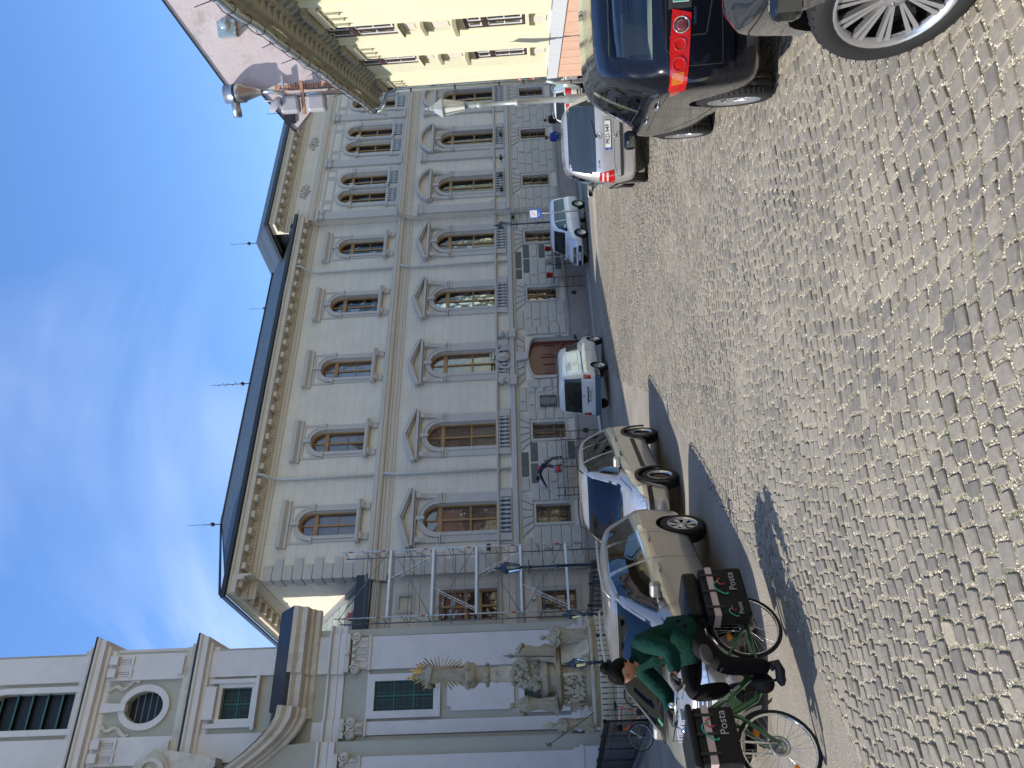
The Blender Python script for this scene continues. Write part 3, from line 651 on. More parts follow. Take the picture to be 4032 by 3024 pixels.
# plaque
mb=MB(); mb.box(8.52,9.22,-.13,-.08,1.42,2.3); pq=mb.build('memorial_plaque',M('black_granite',(.03,.03,.032),.25,var=.2,scale=20),pal)
mb=MB()
for k in range(11): wv=rnd.uniform(.14,.28); mb.box(8.87-wv,8.87+wv,-.133,-.13,2.2-.07*k,2.215-.07*k+.012)
mb.build('engraved_lines',M('engraving',(.35,.35,.34),.7,var=0),pq)
mb=MB()
for x,z in ((.95,4.85),(24.3,3.95),(27.2,3.95),(29.6,3.95),(22.2,3.3),(25.6,4.0)):
    yo=0 if x<WING else WY
    mb.box(x-.12,x+.12,yo-.5,yo-.25,z,z+.18); mb.bar((x,yo,z+.05),(x,yo-.3,z+.05),.04)
mb.build('floodlight',blackm,pal)
# ================= church =================
CYAW=R_(58.5); K0=(-9.59,31.03,0)
chf=empty('church',K0,pi/2-CYAW,'pale pink and grey baroque church front with tower, ionic pilasters and green-barred windows','church')
cgr=M('church_grey',(.43,.395,.31),.85,var=.07,scale=1.2,dirt=(.24,.23,.2,.5),dscale=.6); cpk=M('church_pale',(.65,.585,.54),.82,var=.05,scale=1.5,dirt=(.4,.37,.35,.4),dscale=.5)
cst=M('church_stone_trim',(.6,.52,.42),.85,var=.08,scale=3,dirt=(.2,.19,.18,.55),dscale=1.3)
greenf=M('green_window_bars',(.012,.11,.075),.5,var=.1); darkg=M('dark_leaded_glass',(.035,.038,.034),.4,spec=.2,var=.3,scale=6)
mb=MB(); mb.box(-16,0,0,22,-.7,12.3); mb.build('nave_wall',cgr,chf)
mb=MB(); mb.box(-.3,-.02,-.08,-.001,-.6,10.6); mb.box(-4.4,-4.0,-.06,-.001,1.65,9.6); mb.build('wall_strip',cgr,chf)
# tower walls with openings
mb=MB(); mb.box(-4.85,-.5,.25,5.6,12.2,27); tw=mb.build('tower_wall',cgr,chf)
cu=MB(); cu.box(-3.18,-2.03,-.2,.65,14.15,15.35); cu.prism([(-2.64+.6*cos(2*pi*i/24),18.4+.78*sin(2*pi*i/24)) for i in range(24)],'y',-.2,.75); cu.prism(arch(-2.66,.68,21.15,24.2),'y',-.2,.8)
co=cu.build('cut',cgr,chf); boolean(tw,co); kill(co)
mb=MB()
for s in (-1,1):
    x=-2.66+s*1.55
    for z0,z1 in ((13.0,16.0),(17.0,20.1),(20.9,27)): mb.box(x-.5,x+.5,.12,.249,z0,z1)
    mb.box(x-.35,x+.35,-.0,.119,17.05,17.25); mb.box(-.5+.001,-.38,.3,5.6,17,20) if s>0 else None
    for u in (-.24,.24):
        mb.box(x+u-.16,x+u+.16,-.1,.119,19.75,20.08)
        for q in (-.08,0,.08): mb.box(x+u+q-.02,x+u+q+.02,.07,.119,19.3,19.74)
        mb.box(x+u-.17,x+u+.17,.05,.119,19.15,19.25)
mb.build('tower_pilasters',cpk,chf)
def framew(x0,x1,z0,z1,y,t,name,mat,d=.08,par=chf):
    mb=MB(); mb.strip([(x0,z0),(x0,z1),(x1,z1),(x1,z0)],[(x0-t,z0-t),(x0-t,z1+t),(x1+t,z1+t),(x1+t,z0-t)],y-d,y,closed=True); return mb
def gridwin(x0,x1,z0,z1,y,nx,nz,name='leaded_window'):
    mb=MB(); w_=.055
    for i in range(3): x=x0+(x1-x0)*i/2; mb.box(x-w_/2,x+w_/2,y-.03,y,z0,z1)
    for i in range(nz+1): z=z0+(z1-z0)*i/nz; mb.box(x0,x1,y-.032,y-.002,z-w_/2,z+w_/2)
    for i in range(nx*2): x=x0+(x1-x0)*(i+.5)/(nx*2); mb.box(x-.008,x+.008,y-.012,y-.004,z0,z1)
    for i in range(nz*3): z=z0+(z1-z0)*(i+.5)/(nz*3); mb.box(x0,x1,y-.013,y-.005,z-.008,z+.008)
    o=mb.build(name,greenf,chf); mb=MB(); mb.box(x0-.02,x1+.02,y+.001,y+.02,z0,z1); mb.build('pane',darkg,o); return o
o=gridwin(-3.18,-2.03,14.15,15.35,.45,2,2); mb=framew(-3.18,-2.03,14.15,15.35,.25,.16,'f',cpk)
mb.box(-3.5,-3.34,.1,.25,14.0,15.9); mb.box(-1.87,-1.71,.1,.25,14.0,15.9); mb.box(-3.6,-1.6,.0,.25,13.85,13.98); mb.box(-3.2,-2.0,-.02,.25,15.52,15.95); mb.build('window_surround',cpk,o)
# oval window
n=28; A=[(-2.64+.6*cos(2*pi*i/n),18.4+.78*sin(2*pi*i/n)) for i in range(n)]; B=[(-2.64+.85*cos(2*pi*i/n),18.4+1.02*sin(2*pi*i/n)) for i in range(n)]
mb=MB(); mb.strip(A,B,.12,.3,closed=True); mb.prism([(-2.76,19.1),(-2.52,19.1),(-2.45,20.1),(-2.83,20.1)],'y',.02,.25); o=mb.build('oval_window',cpk,chf)
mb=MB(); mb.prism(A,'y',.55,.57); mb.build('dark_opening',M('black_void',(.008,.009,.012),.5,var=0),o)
mb=MB()
for k in range(6): mb.box(-3.24,-2.04,.4,.43,17.75+.26*k,17.77+.26*k)
mb.build('bars',M('grey_bars',(.2,.25,.23),.5),o)
mb=MB(); rr=random.Random(6)
for s in (-1,1):
    for k in range(30):
        t=k/29; x=-2.64+s*(.95+.1*sin(9*t)); z=19.9-1.1*t; mb.ball((x-s*.35*(1-t)*.8,.2,z+.05),rr.uniform(.05,.1),6,0,(1,.5,1.2))
mb.build('stucco_garland',cst,o)
# belfry opening
mb=MB(); A=arch(-2.66,.68,21.15,24.2,12); B=arch(-2.66,.9,21.0,24.2,12); mb.strip(A,B,.1,.4); mb.box(-3.7,-1.62,.05,.25,20.85,21.1); mb.box(-2.85,-2.47,0,.2,24.6,25.2); o=mb.build('belfry_opening',cpk,chf)
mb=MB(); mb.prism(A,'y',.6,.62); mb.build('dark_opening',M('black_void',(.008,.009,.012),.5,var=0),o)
mb=MB()
for k in range(6): mb.prism([(.42,21.3+.62*k),(.56,21.3+.62*k+.12),(.56,21.36+.62*k+.12),(.42,21.36+.62*k)],'x',-3.34,-1.98)
mb.build('louvres',M('green_louvre',(.05,.13,.11),.5),o)
# cornices on tower
def ringmould(x0,x1,y0,y1,prof,mat,name):
    # prof list (out,z); swept round front and both sides
    mb=MB(); k=len(prof); vs=[]
    for (o_,z) in prof: vs+= [(x0-o_,y1,z),(x0-o_,y0-o_,z),(x1+o_,y0-o_,z),(x1+o_,y1,z)]
    fs=[]
    for i in range(k-1):
        for j in range(3): fs.append((i*4+j,i*4+j+1,(i+1)*4+j+1,(i+1)*4+j))
    mb.add(vs,fs); return mb
for z in (16.05,20.3):
    mb=ringmould(-4.85,-.5,.25,5.6,[(0,z-.35),(.06,z-.3),(.08,z-.12),(.2,z-.08),(.24,z+.02),(.42,z+.06),(.44,z+.26),(.52,z+.32),(.52,z+.4)],cpk,'c'); mb.build('tower_cornice',cpk,chf)
    mb=ringmould(-4.85,-.5,.25,5.6,[(.55,z+.4),(.55,z+.46),(0,z+.75)],blackm,'c'); mb.build('tower_cornice_lead',blackm,chf)
    mb=ringmould(-4.85,-.5,.25,5.6,[(.2,z+.6),(.22,z+.75),(.12,z+.8),(.1,z+1.0),(0,z+1.02)],cpk,'c'); mb.build('tower_base_mould',cst,chf)
mb=ringmould(-4.85,-.5,.25,5.6,[(.25,12.6),(.25,12.9),(.12,13.0),(0,13.1)],cst,'c'); mb.build('tower_base_mould',cst,chf)
# main entablature and cornice
def ent(x0,x1,yo,mb):
    mb.prism([(yo,10.45),(yo-.1,10.45),(yo-.1,10.68),(yo-.14,10.7),(yo-.14,10.95),(yo-.3,11.0),(yo-.3,11.08),(yo,11.12)],'x',x0,x1)
def corn(x0,x1,yo,mb):
    mb.prism([(yo,11.55),(yo-.1,11.6),(yo-.14,11.75),(yo-.3,11.8),(yo-.34,11.9),(yo-.72,11.95),(yo-.72,12.15),(yo-.9,12.28),(yo-.95,12.45),(yo,12.5)],'x',x0,x1)
mb=MB(); ent(-4.2,.12,0,mb); ent(-1.75,-.2,-.12,mb); ent(-4.2,-3.4,-.1,mb); ent(-12,-4.21,-.5,mb); mb.build('architrave',cpk,chf)
mb=MB(); mb.box(-1.7,-.28,-.1,-.001,11.13,11.54); mb.box(-4.2,-3.45,-.08,-.001,11.13,11.54); mb.build('frieze_block',cpk,chf)
mb=MB(); corn(-3.3,.75,0,mb); corn(-1.75,.78,-.1,mb)
# sweeping curved cornice of the central projection
prof=[(0,-.9),(-.1,-.85),(-.14,-.7),(-.3,-.65),(-.34,-.55),(-.72,-.5),(-.72,-.3),(-.9,-.17),(-.95,0),(0,.05)]
path=[(-3.0,12.5),(-3.4,12.55),(-3.8,12.75),(-4.2,13.1),(-4.6,13.55),(-5.0,14.1),(-5.5,14.7),(-6.2,15.3),(-7.2,15.6)]
vs=[];k=len(prof)
for x,z in path:
    for (o_,dz) in prof: vs.append((x,o_-.5,z+dz))
mb.add(vs,[(i*k+j,i*k+j+1,(i+1)*k+j+1,(i+1)*k+j) for i in range(len(path)-1) for j in range(k-1)]); mb.build('main_cornice',cst,chf)
mb=MB(); mb.box(-16,-4.2,-.5,-.001,-.7,11.5); mb.prism([(-12,11.5),(-4.2,11.5),(-4.3,13.0),(-5.2,14.0),(-12,14.3)],'y',-.5,.0); mb.build('centre_wall',cgr,chf)
mb=MB(); mb.prism([(-.99,12.48),(.0,13.3),(0.3,13.35),(0.3,12.3),(-.9,12.3)],'x',-3.0,.8)
vs=[]
for x,z in path: vs+=[(x,-1.5,z+.02),(x,.2,z+.75)]
mb.add(vs,[(2*i,2*i+1,2*i+3,2*i+2) for i in range(len(path)-1)]); mb.build('cornice_slates',M('cornice_slates',(.03,.033,.04),.5,var=.3,scale=3),chf)
# volute on the gable
mb=MB(); n=40; A=[];B=[]
for i in range(n): t=i/(n-1)*3.4*pi; r=.95*math.exp(-.16*t); A.append((-5.05+r*cos(t+2.2),17.3+r*sin(t+2.2))); B.append((-5.05+r*.72*cos(t+2.2),17.3+r*.72*sin(t+2.2)))
mb.strip(A,B,-.75,.3); mb.prism([(-5.05+.7*cos(i*.3),17.3+.7*sin(i*.3)) for i in range(21)],'y',-.6,.3); mb.prism([(-5.9,16.6),(-4.9,14.9),(-4.6,14.9),(-4.2,17.3),(-5,18.2),(-6,18.3),(-8,18.3),(-8,14)],'y',-.5,.2); mb.build('gable_volute',cst,chf)
# pilasters with ionic capitals
def pil(xa,xb,yo,cap=True,ztop=9.5):
    mb=MB(); mb.box(xa,xb,yo-.14,yo,1.65,ztop); mb.build('pilaster',cpk,chf)
    mb=MB(); mb.box(xa-.1,xb+.1,yo-.26,yo,.4,1.45); mb.box(xa-.16,xb+.16,yo-.32,yo,-.7,.4); mb.box(xa-.14,xb+.14,yo-.3,yo,1.3,1.45); mb.box(xa-.07,xb+.07,yo-.22,yo,1.45,1.65); mb.build('pilaster_base',cpk,chf)
    mb=MB(); c=(xa+xb)/2; hw=(xb-xa)/2
    mb.box(xa-.04,xb+.04,yo-.2,yo,9.42,9.52); mb.box(xa+.02,xb-.02,yo-.15,yo,9.53,10.2)
    nf=5
    for i in range(nf): x=xa+.12+(xb-xa-.24)*i/(nf-1); mb.box(x-.05,x+.05,yo-.2,yo-.14,9.56,9.92); mb.ball((x,yo-.19,9.93),.06,6)
    for s in (-1,1):
        cx=c+s*(hw-.02)
        sp_=[(cx+(.2*math.exp(-.14*t))*cos(t*s+pi/2),yo-.26,10.02+(.2*math.exp(-.14*t))*sin(t*s+pi/2)) for t in [i*.45 for i in range(26)]]
        mb.tube(sp_,.035,6); mb.lathe([(0,-.22),(.19,-.22),(.19,0),(0,0)],(cx,yo,10.02),14,0,'y')
    mb.box(xa-.1,xb+.1,yo-.3,yo,10.26,10.42); 
    for i in range(4): mb.ball((xa+.25+i*(xb-xa-.5)/3,yo-.22,10.1),.09,8)
    mb.ball((c,yo-.28,10.34),.13,8); mb.build('ionic_capital',cst,chf)
pil(-1.59,-.33,0); pil(-3.97,-3.5,0); pil(-6.4,-4.75,-.5)
# window of lower storey with pale frame
o=gridwin(-3.13,-2.04,6.9,9.2,-.03,2,3,'tall_window'); mb=framew(-3.13,-2.04,6.9,9.2,.0,.26,'f',cpk,.14); mb.box(-3.46,-1.71,-.12,-.001,9.44,9.5)
mb.build('window_surround',cpk,o)
mb=MB(); P=[(-3.2,3.98),(-3.2,6.2),(-3.05,6.22),(-3.0,6.38),(-2.1,6.38),(-2.05,6.22),(-1.85,6.2),(-1.85,3.98),(-2.05,3.95),(-2.1,3.8),(-3.0,3.8),(-3.05,3.95)]; mb.prism(P,'y',-.06,-.001); mb.build('wall_panel',cpk,chf)
o=gridwin(-3.13,-2.04,1.9,3.4,-.03,2,2,'lower_window'); mb=framew(-3.13,-2.04,1.9,3.4,0,.22,'f',cpk,.14); mb.build('window_surround',cpk,o)
mb=MB(); mb.box(-4.2,.1,-.2,-.001,-.7,1.0); mb.box(-4.2,.14,-.28,-.001,1.0,1.2); mb.build('plinth',cst,chf)
mb=MB(); mb.box(-16,-.2,.3,21,12.3,12.6); mb.add([(-16,5,12.5),(-16,22,12.5),(-3.5,22,12.5),(-3.5,5,12.5),(-16,13,18),(-8,13,18)],[(0,3,5,4),(1,2,5,4),(2,3,5)]); mb.build('nave_roof',M('cornice_slates',(.03,.033,.04),.5),chf)
# ================= link building between church and palace =================
lk=empty('link_building',P0,PR,'low cream link wing with one grilled window and wine-red curtains, between church and palace','building')
mb=MB(); mb.box(-7,-.001,.35,9,GZ,10.0); lw=mb.build('wall',cream,lk)
cu=MB(); cu.box(-2.15,-.72,.1,.75,4.6,7.25); cu.box(-1.95,-.95,.1,.75,1.1,2.65); cu.box(-1.55,-.93,.1,.5,8.5,9.05); co=cu.build('cut',cream,lk); boolean(lw,co); kill(co)
def rectwin(x0,x1,z0,z1,y,tr,name,blind,grille=False):
    mb=MB(); mb.box(x0,x0+.08,y,y+.07,z0,z1); mb.box(x1-.08,x1,y,y+.07,z0,z1); mb.box(x0,x1,y+.001,y+.069,z0,z0+.08); mb.box(x0,x1,y+.001,y+.069,z1-.08,z1)
    c=(x0+x1)/2; mb.box(c-.05,c+.05,y-.01,y+.06,z0,z1)
    for z in tr: mb.box(x0,x1,y-.012,y+.058,z-.06,z+.06)
    o=mb.build(name,woodf,lk); mb=MB(); mb.box(x0,x1,y+.04,y+.045,z0,z1); mb.build('pane',winglass,o)
    mb=MB(); nn=40; vs=[(x0-.1+(x1-x0+.2)*i/nn,y+.16+.025*sin(i*1.3),z) for z in (z0,z1) for i in range(nn+1)]; mb.add(vs,[(i,i+1,nn+2+i,nn+1+i) for i in range(nn)],0,True); mb.build('curtain',blind,o,fix=False)
    mb=framew(x0,x1,z0,z1,.35,.22,'f',grey,.06); mb.build('stone_surround',grey,o)
    if grille:
        mb=MB()
        for k in range(7): mb.tube([(x0+(x1-x0)*(k+.5)/7,.3,z0),(x0+(x1-x0)*(k+.5)/7,.3,z1)],.012,5)
        for k in range(8): mb.box(x0,x1,.29,.31,z0+.1+.19*k,z0+.115+.19*k)
        mb.build('iron_grille',M('dark_iron',(.02,.017,.015),.6),o)
rectwin(-2.15,-.72,4.6,7.25,.55,[6.05,5.4],'main_window',redc); rectwin(-1.95,-.95,1.1,2.65,.55,[2.1],'ground_window',curtain,True)
mb=MB(); mb.box(-1.55,-.93,.44,.5,8.5,9.05); mb.build('blind_attic_panel',cream,lk); mb=framew(-1.55,-.93,8.5,9.05,.35,.16,'f',grey,.05); mb.build('attic_surround',grey,lk)
mb=MB(); mb.prism([(.35,3.4),(.2,3.45),(.18,3.75),(.35,3.8)],'x',-7,-.09); mb.prism([(.35,4.4),(.22,4.42),(.22,4.53),(.35,4.55)],'x',-7,-.09); mb.build('ledge',grey,lk)
mb=MB(); mb.prism([(.35,9.4),(.3,9.42),(.26,9.6),(.22,9.62),(.2,9.85),(.0,9.95),(-.04,10.1),(-.1,10.15),(-.1,10.24),(.35,10.26)],'x',-7,-.31); mb.build('cornice',grey2,lk)
mb=MB(); mb.prism([(GZ-.0,.0)],'x',0,0) if False else None; mb.box(-7,-.21,.27,.349,GZ,.5); mb.build('plinth',plinm,lk)
zinc=M('zinc_sheet',(.34,.4,.39),.42,metal=.35,var=.12,scale=1.5)
mb=MB(); mb.add([(-7,-.15,10.36),(.0,-.15,10.36),(0,8.2,15.5),(-7,8.2,15.5)],[(0,1,2,3)]); mb.box(-7,.0,8.2,8.4,10,15.5)
mb.build('roof_sheet',zinc,lk)
mb=MB(); 
for k in range(12): x=-.55-k*.55; mb.bar((x,-.1,10.4),(x,8.2,15.52),.03,.05)
for k in range(9): mb.bar((-7,.9+k*.9,10.36+.616*(1.05+k*.9)),(0,.9+k*.9,10.36+.616*(1.05+k*.9)),.015,.02)
mb.build('standing_seams',M('seam_zinc',(.2,.23,.24),.5),lk)
mb=MB(); mb.box(-7,-.02,-.3,-.1,10.26,10.5); mb.box(-7,-.02,-.12,.9,10.3,10.98); mb.build('gutter',M('navy_sheet',(.012,.016,.024),.45,var=.1),lk)
mb=MB(); mb.bar((-.12,-.1,10.5),(-.12,8.1,15.55),.25,.12); mb.build('verge_flashing',M('lead_grey',(.2,.21,.23),.5),lk)
mb=MB(); 
for k in range(2): mb.tube([(-2.6,.9+.12*k,11.2+.2*k),(-6,.9+.12*k,11.2+.2*k)],.018,6)
for k in range(6): mb.tube([(-2.7-.55*k,.9,11.0),(-2.7-.55*k,1.05,11.55)],.018,5)
mb.build('snow_guard',whitep,lk)
mb=MB(); mb.box(-1.86,-1.58,.35,.62,10.98,11.35); mb.build('siren_box',M('siren_red',(.35,.04,.04),.4),lk)
mb=MB(); mb.box(-.72,.02-.2,.33,.35,2.9,3.08); s_=mb.build('street_name_plate',M('plate_white',(.6,.6,.58),.4),lk)
text('SZÉCHENYI TÉR',.1,blackm,s_,MX.Translation((-.46,.326,2.99))@MX.Rotation(pi/2,4,'X'),.001,'lettering',sx=.62)
mb=framew(-.71,-.19,2.91,3.07,.331,.008,'f',blackm,.002); mb.build('plate_border',blackm,s_)
mb=MB(); mb.box(-1.35,-1.15,.2,.35,2.92,3.1); mb.build('alarm_box',whitep,lk)
# ================= yellow house on the right =================
YYAW=R_(11.25); Q0=(12.29,31.13,0)
yh=empty('yellow_house',Q0,pi/2-YYAW,'yellow two-storeyed corner house with pink plinth, brown window frames and sagging grey gutter','house')
# local x runs away from the camera, +y is out towards the square (negative x of the world)
yel=M('yellow_render',(.69,.66,.46),.85,var=.05,scale=1.2,dirt=(.5,.5,.3,.35),dscale=.8); yel2=M('yellow_render_light',(.74,.71,.5),.85,var=.05,scale=1.2)
pk=M('salmon_plinth',(.68,.43,.31),.85,var=.06,scale=1.3,dirt=(.5,.25,.15,.4),dscale=3); wh=M('white_band',(.6,.62,.64),.85,var=.08,scale=2,dirt=(.4,.4,.4,.5),dscale=2)
corst=M('weathered_cornice',(.33,.3,.2),.9,var=.2,scale=4,dirt=(.13,.11,.08,.7),dscale=3,bump=.6,bscale=18)
wbr=M('dark_brown_frame',(.055,.022,.015),.5,var=.15); wpan=M('white_glazing_bar',(.75,.75,.75),.4,var=0); zincp=M('galvanised_pipe',(.36,.39,.4),.4,metal=.5,var=.12,scale=5)
YW=[-4.58-4.15*k for k in range(7)]
mb=MB(); mb.box(-36,0,-14,0,-.6,8.2); w0_=mb.build('wall',yel,yh)
cu=MB()
for x in YW: cu.box(x-.63,x+.63,-.35,.3,2.0,3.8); cu.box(x-.63,x+.63,-.35,.3,5.75,7.85); cu.box(x-.42,x+.42,-.06,.2,4.2,4.75); cu.box(x-.4,x+.4,-.06,.2,4.9+.3,5.58)
co=cu.build('cut',yel,yh); boolean(w0_,co); kill(co)
mb=MB(); mb.box(-36,0.03,.0,.10,-.6,.85); mb.build('plinth',pk,yh)
mb=MB()
for k in range(30): mb.box(-k*1.2-.04,-k*1.2-.02,.101,.104,-.5,.84)
mb.build('plinth_joints',M('plinth_joint',(.35,.16,.1),.9),yh)
mb=MB()
for k in range(60): mb.box(-.6*k-.59,-.6*k-.01,.0,.13,.86,1.27)
mb.build('white_band',wh,yh)
mb=MB()
for k in range(8):
    c=-2.5-4.15*k if k else -.0
    if k==0: xs=[(-2.35,-.25)]
    else: xs=[(YW[k-1]-.9-2.35,YW[k-1]-.9)]
    for a,b_ in xs:
        mb.box(a,b_,.001,.09,1.28,7.75); mb.box(a+.35,b_-.35,.0905,.15,1.28,7.6)
mb.build('lesene',yel2,yh)
for k in range(8):
    a,b_=(-2.0,-.6) if k==0 else (YW[k-1]-.9-2.0,YW[k-1]-1.25)
    mb=MB(); mb.box(a-.1,b_+.1,.0,.3,7.62,7.76); mb.box(a-.04,b_+.04,.0,.2,7.3,7.36)
    for i in range(3): x=a+(b_-a)*(i+.5)/3; mb.box(x-.05,x+.05,.151,.19,6.9,7.25); mb.ball((x,.17,6.86),.06,6)
    mb.build('lesene_capital',corst,yh)
for x in YW:
    mb=MB(); 
    for z0,z1,tr in ((2.0,3.8,3.3),(5.75,7.85,7.2)):
        pass
    for (z0,z1,tr,nm) in ((2.0,3.8,3.2,'lower_sash_window'),(5.75,7.85,7.05,'upper_sash_window')):
        mb=MB(); y=-.015
        mb.box(x-.63,x-.54,y-.06,y,z0,z1); mb.box(x+.54,x+.63,y-.06,y,z0,z1); mb.box(x-.54,x+.54,y-.06,y-.001,z1-.09,z1); mb.box(x-.54,x+.54,y-.06,y-.001,z0,z0+.09); mb.box(x-.54,x+.54,y-.06,y+.02,tr-.06,tr+.08); mb.box(x-.05,x+.05,y-.06,y+.005,z0,z1)
        o=mb.build(nm,wbr,yh)
        mb=MB()
        for s in (-1,1):
            c=x+s*.3
            for (a,b_) in ((z0+.1,tr-.07),(tr+.09,z1-.1)):
                mb.strip([(c-.19,a+.05),(c-.19,b_-.05),(c+.19,b_-.05),(c+.19,a+.05)],[(c-.235,a),(c-.235,b_),(c+.235,b_),(c+.235,a)],y-.05,y-.02,closed=True); mb.box(c-.19,c+.19,y-.045,y-.025,(a+b_)/2-.015,(a+b_)/2+.015) if b_-a>.8 else None
        mb.build('glazing_bars',wpan,o)
        mb=MB(); mb.box(x-.56,x+.56,y-.045,y-.04,z0+.05,z1-.05); mb.build('pane',winglass,o)
        mb=MB(); mb.box(x-.6,x+.6,y-.24,y-.23,z0,z1); mb.build('curtain',M('net_curtain',(.35,.35,.36),.8,var=.4,scale=5),o)
        mb=MB(); mb.box(x-.7,x+.7,.0,.14,z0-.1,z0-.02); mb.build('sill',yel2,o)
    mb=MB(); mb.box(x-.36,x+.36,-.05,-.02,4.25,4.7); mb.box(x-.34,x+.34,-.05,-.02,5.24,5.54); mb.box(x-.3,x+.3,.0,.03,1.4,1.85); mb.build('pale_panel',M('pale_pink_panel',(.7,.62,.52),.85),yh)
    mb=MB(); mb.box(x-.6,x+.6,.0,.2,3.98,4.1); mb.box(x-.55,x+.55,.0,.14,4.92,5.02); mb.box(x-.62,x+.62,.0,.1,5.6,5.66); mb.build('window_apron_moulding',corst,yh)
# cornice with brackets
mb=MB(); mb.prism([(0,7.78),(.1,7.8),(.16,7.95),(.3,8.0),(.34,8.1),(.34,8.12),(0,8.12)],'x',-36,.2)
mb.prism([(0,8.121),(.62,8.14),(.66,8.3),(.75,8.42),(.75,8.5),(0,8.55)],'x',-36,.25); mb.build('cornice',corst,yh)
mb=MB(); x=-.2
while x>-36:
    mb.prism([(0,7.72),(.12,7.74),(.2,7.82),(.26,7.98),(.4,8.08),(.58,8.139),(0,8.139)],'x',x-.09,x+.09)
    x-=.45
mb.build('cornice_brackets',M('grey_brackets',(.3,.3,.27),.9,var=.15),yh)
mb=MB(); mb.box(-36,.3,-14,.3,8.5,8.62); mb.add([(-36,.7,8.5),(.2,.7,8.5),(.2,-7,11.6),(-36,-7,11.6),(-36,-14,8.5),(.2,-14,8.5)],[(0,1,2,3),(3,2,5,4)]); mb.build('tile_roof',M('brown_roof_tiles',(.16,.08,.05),.85,var=.3,scale=8),yh)
# gutter : half round, slightly wavy, with hoops and brackets
mb=MB(); path=[(.55-i*.6,.86+.02*sin(i*1.3),8.42+.025*sin(i*.8)) for i in range(60)]
mb.tube(path,.095,10); g=mb.build('gutter',zincp,yh)
mb=MB()
for i in range(36):
    x=.3-i*.95; mb.tube([(x,.86+.115*cos(t),8.42+.115*sin(t)) for t in [k*pi/6 for k in range(-8,5)]],.012,5); mb.tube([(x+.3,.86,8.52),(x+.3,.98,8.72+.12*(i%3))],.012,5) if i%2 else None
mb.tube([(.5-i*.5,.93+.03*sin(i*2.1),8.54+.03*sin(i*1.7)) for i in range(70)],.012,5)
mb.tube([(0,.9,8.6),(-.3,1.1,8.1),(-.2,1.15,7.8),(.3,1.0,7.9),(.6,.9,8.3)],.01,5)
mb.build('gutter_brackets_and_cable',M('rusty_cable',(.03,.022,.018),.7),yh)
mb=MB(); mb.tube([(.5,.86,8.4),(.5,.82,8.15),(.4,.65,7.98),(.28,.42,7.9),(.2,.22,7.78),(.18,.16,7.5),(.18,.16,1.3)],.07,10); 
for k in range(7): mb.tube([(.48-.03*k,.78-.07*k,8.13-.03*k),(.475-.03*k,.765-.07*k,8.125-.03*k)],.085,10)
mb.tube([(.18,.16,1.3),(.24,.26,.95),(.24,.26,-.35)],.075,10); mb.build('downpipe',zincp,yh)
mb=MB()
for z in (6.8,5,3.2,2.2,.3): mb.tube([(.18 if z>1.3 else .24,.16 if z>1.3 else .26,z-.03),(.18 if z>1.3 else .24,.16 if z>1.3 else .26,z+.03)],.09,10)
mb.tube([(.06,.04,8),(.07,.05,5),(.05,.05,3.8),(.07,.04,2.4),(.1,.06,1.4)],.012,5); mb.tube([(.1,.1,2.0),(.1,.25,1.9),(.08,.1,1.7)],.01,5)
mb.build('pipe_clips',blackm,yh)
# gable fire wall rising above the far end
fire=M('peeling_pink_render',(.52,.45,.43),.9,var=.06,scale=2,dirt=(.3,.27,.22,1.0),dscale=.9,bump=.5,bscale=8); brickm=M('bare_brick',(.36,.14,.07),.9,var=0); N,L,b=nodes(brickm)
tc=N.new('ShaderNodeTexCoord'); br=N.new('ShaderNodeTexBrick'); sp=N.new('ShaderNodeSeparateXYZ'); cb=N.new('ShaderNodeCombineXYZ'); L.new(tc.outputs['Object'],sp.inputs[0]); L.new(sp.outputs[1],cb.inputs[0]); L.new(sp.outputs[2],cb.inputs[1]); L.new(cb.outputs[0],br.inputs[0])
br.inputs['Scale'].default_value=1; br.inputs['Brick Width'].default_value=.28; br.inputs['Row Height'].default_value=.1; br.inputs['Mortar Size'].default_value=.012; br.inputs['Color1'].default_value=(.3,.09,.04,1); br.inputs['Color2'].default_value=(.5,.27,.16,1); br.inputs['Mortar'].default_value=(.45,.4,.3,1); L.new(br.outputs[0],b.inputs['Base Color'])
mb=MB(); mb.prism([(.02,7.5),(.0,13.75),(-3.6,16.0),(-7,17.8),(-14,14),(-14,7.5)],'x',-1.0,-.6); fw=mb.build('fire_wall',fire,yh)
mb=MB(); mb.prism([(.025,9.4),(.025,12.0),(-.16,12.0),(-.1,11.6),(-.22,11.1),(-.12,10.6),(-.2,10.0),(-.15,9.4)],'x',-1.012,-.59); mb.build('exposed_brick',brickm,fw)
mb=MB(); mb.bar((-.8,.12,13.7),(-.8,-3.6,16.02),.5,.06); mb.bar((-.8,-3.6,16.02),(-.8,-7,17.85),.5,.06); mb.build('wall_coping',blackm,fw)
mb=MB(); mb.prism([(-3,9.5),(-.6,10.9),(.9,12.4),(1.0,12.6),(.9,12.7),(-1.2,14.3),(-3,14.3)],'x',3.0,3.4); mb.build('rear_gable',fire,yh)
mb=MB(); mb.bar((3.2,1.05,12.6),(3.2,-1.2,14.35),.55,.06); mb.box(2.9,3.0,.2,.75,12.5,12.95); mb.build('rear_gable_coping',blackm,yh)
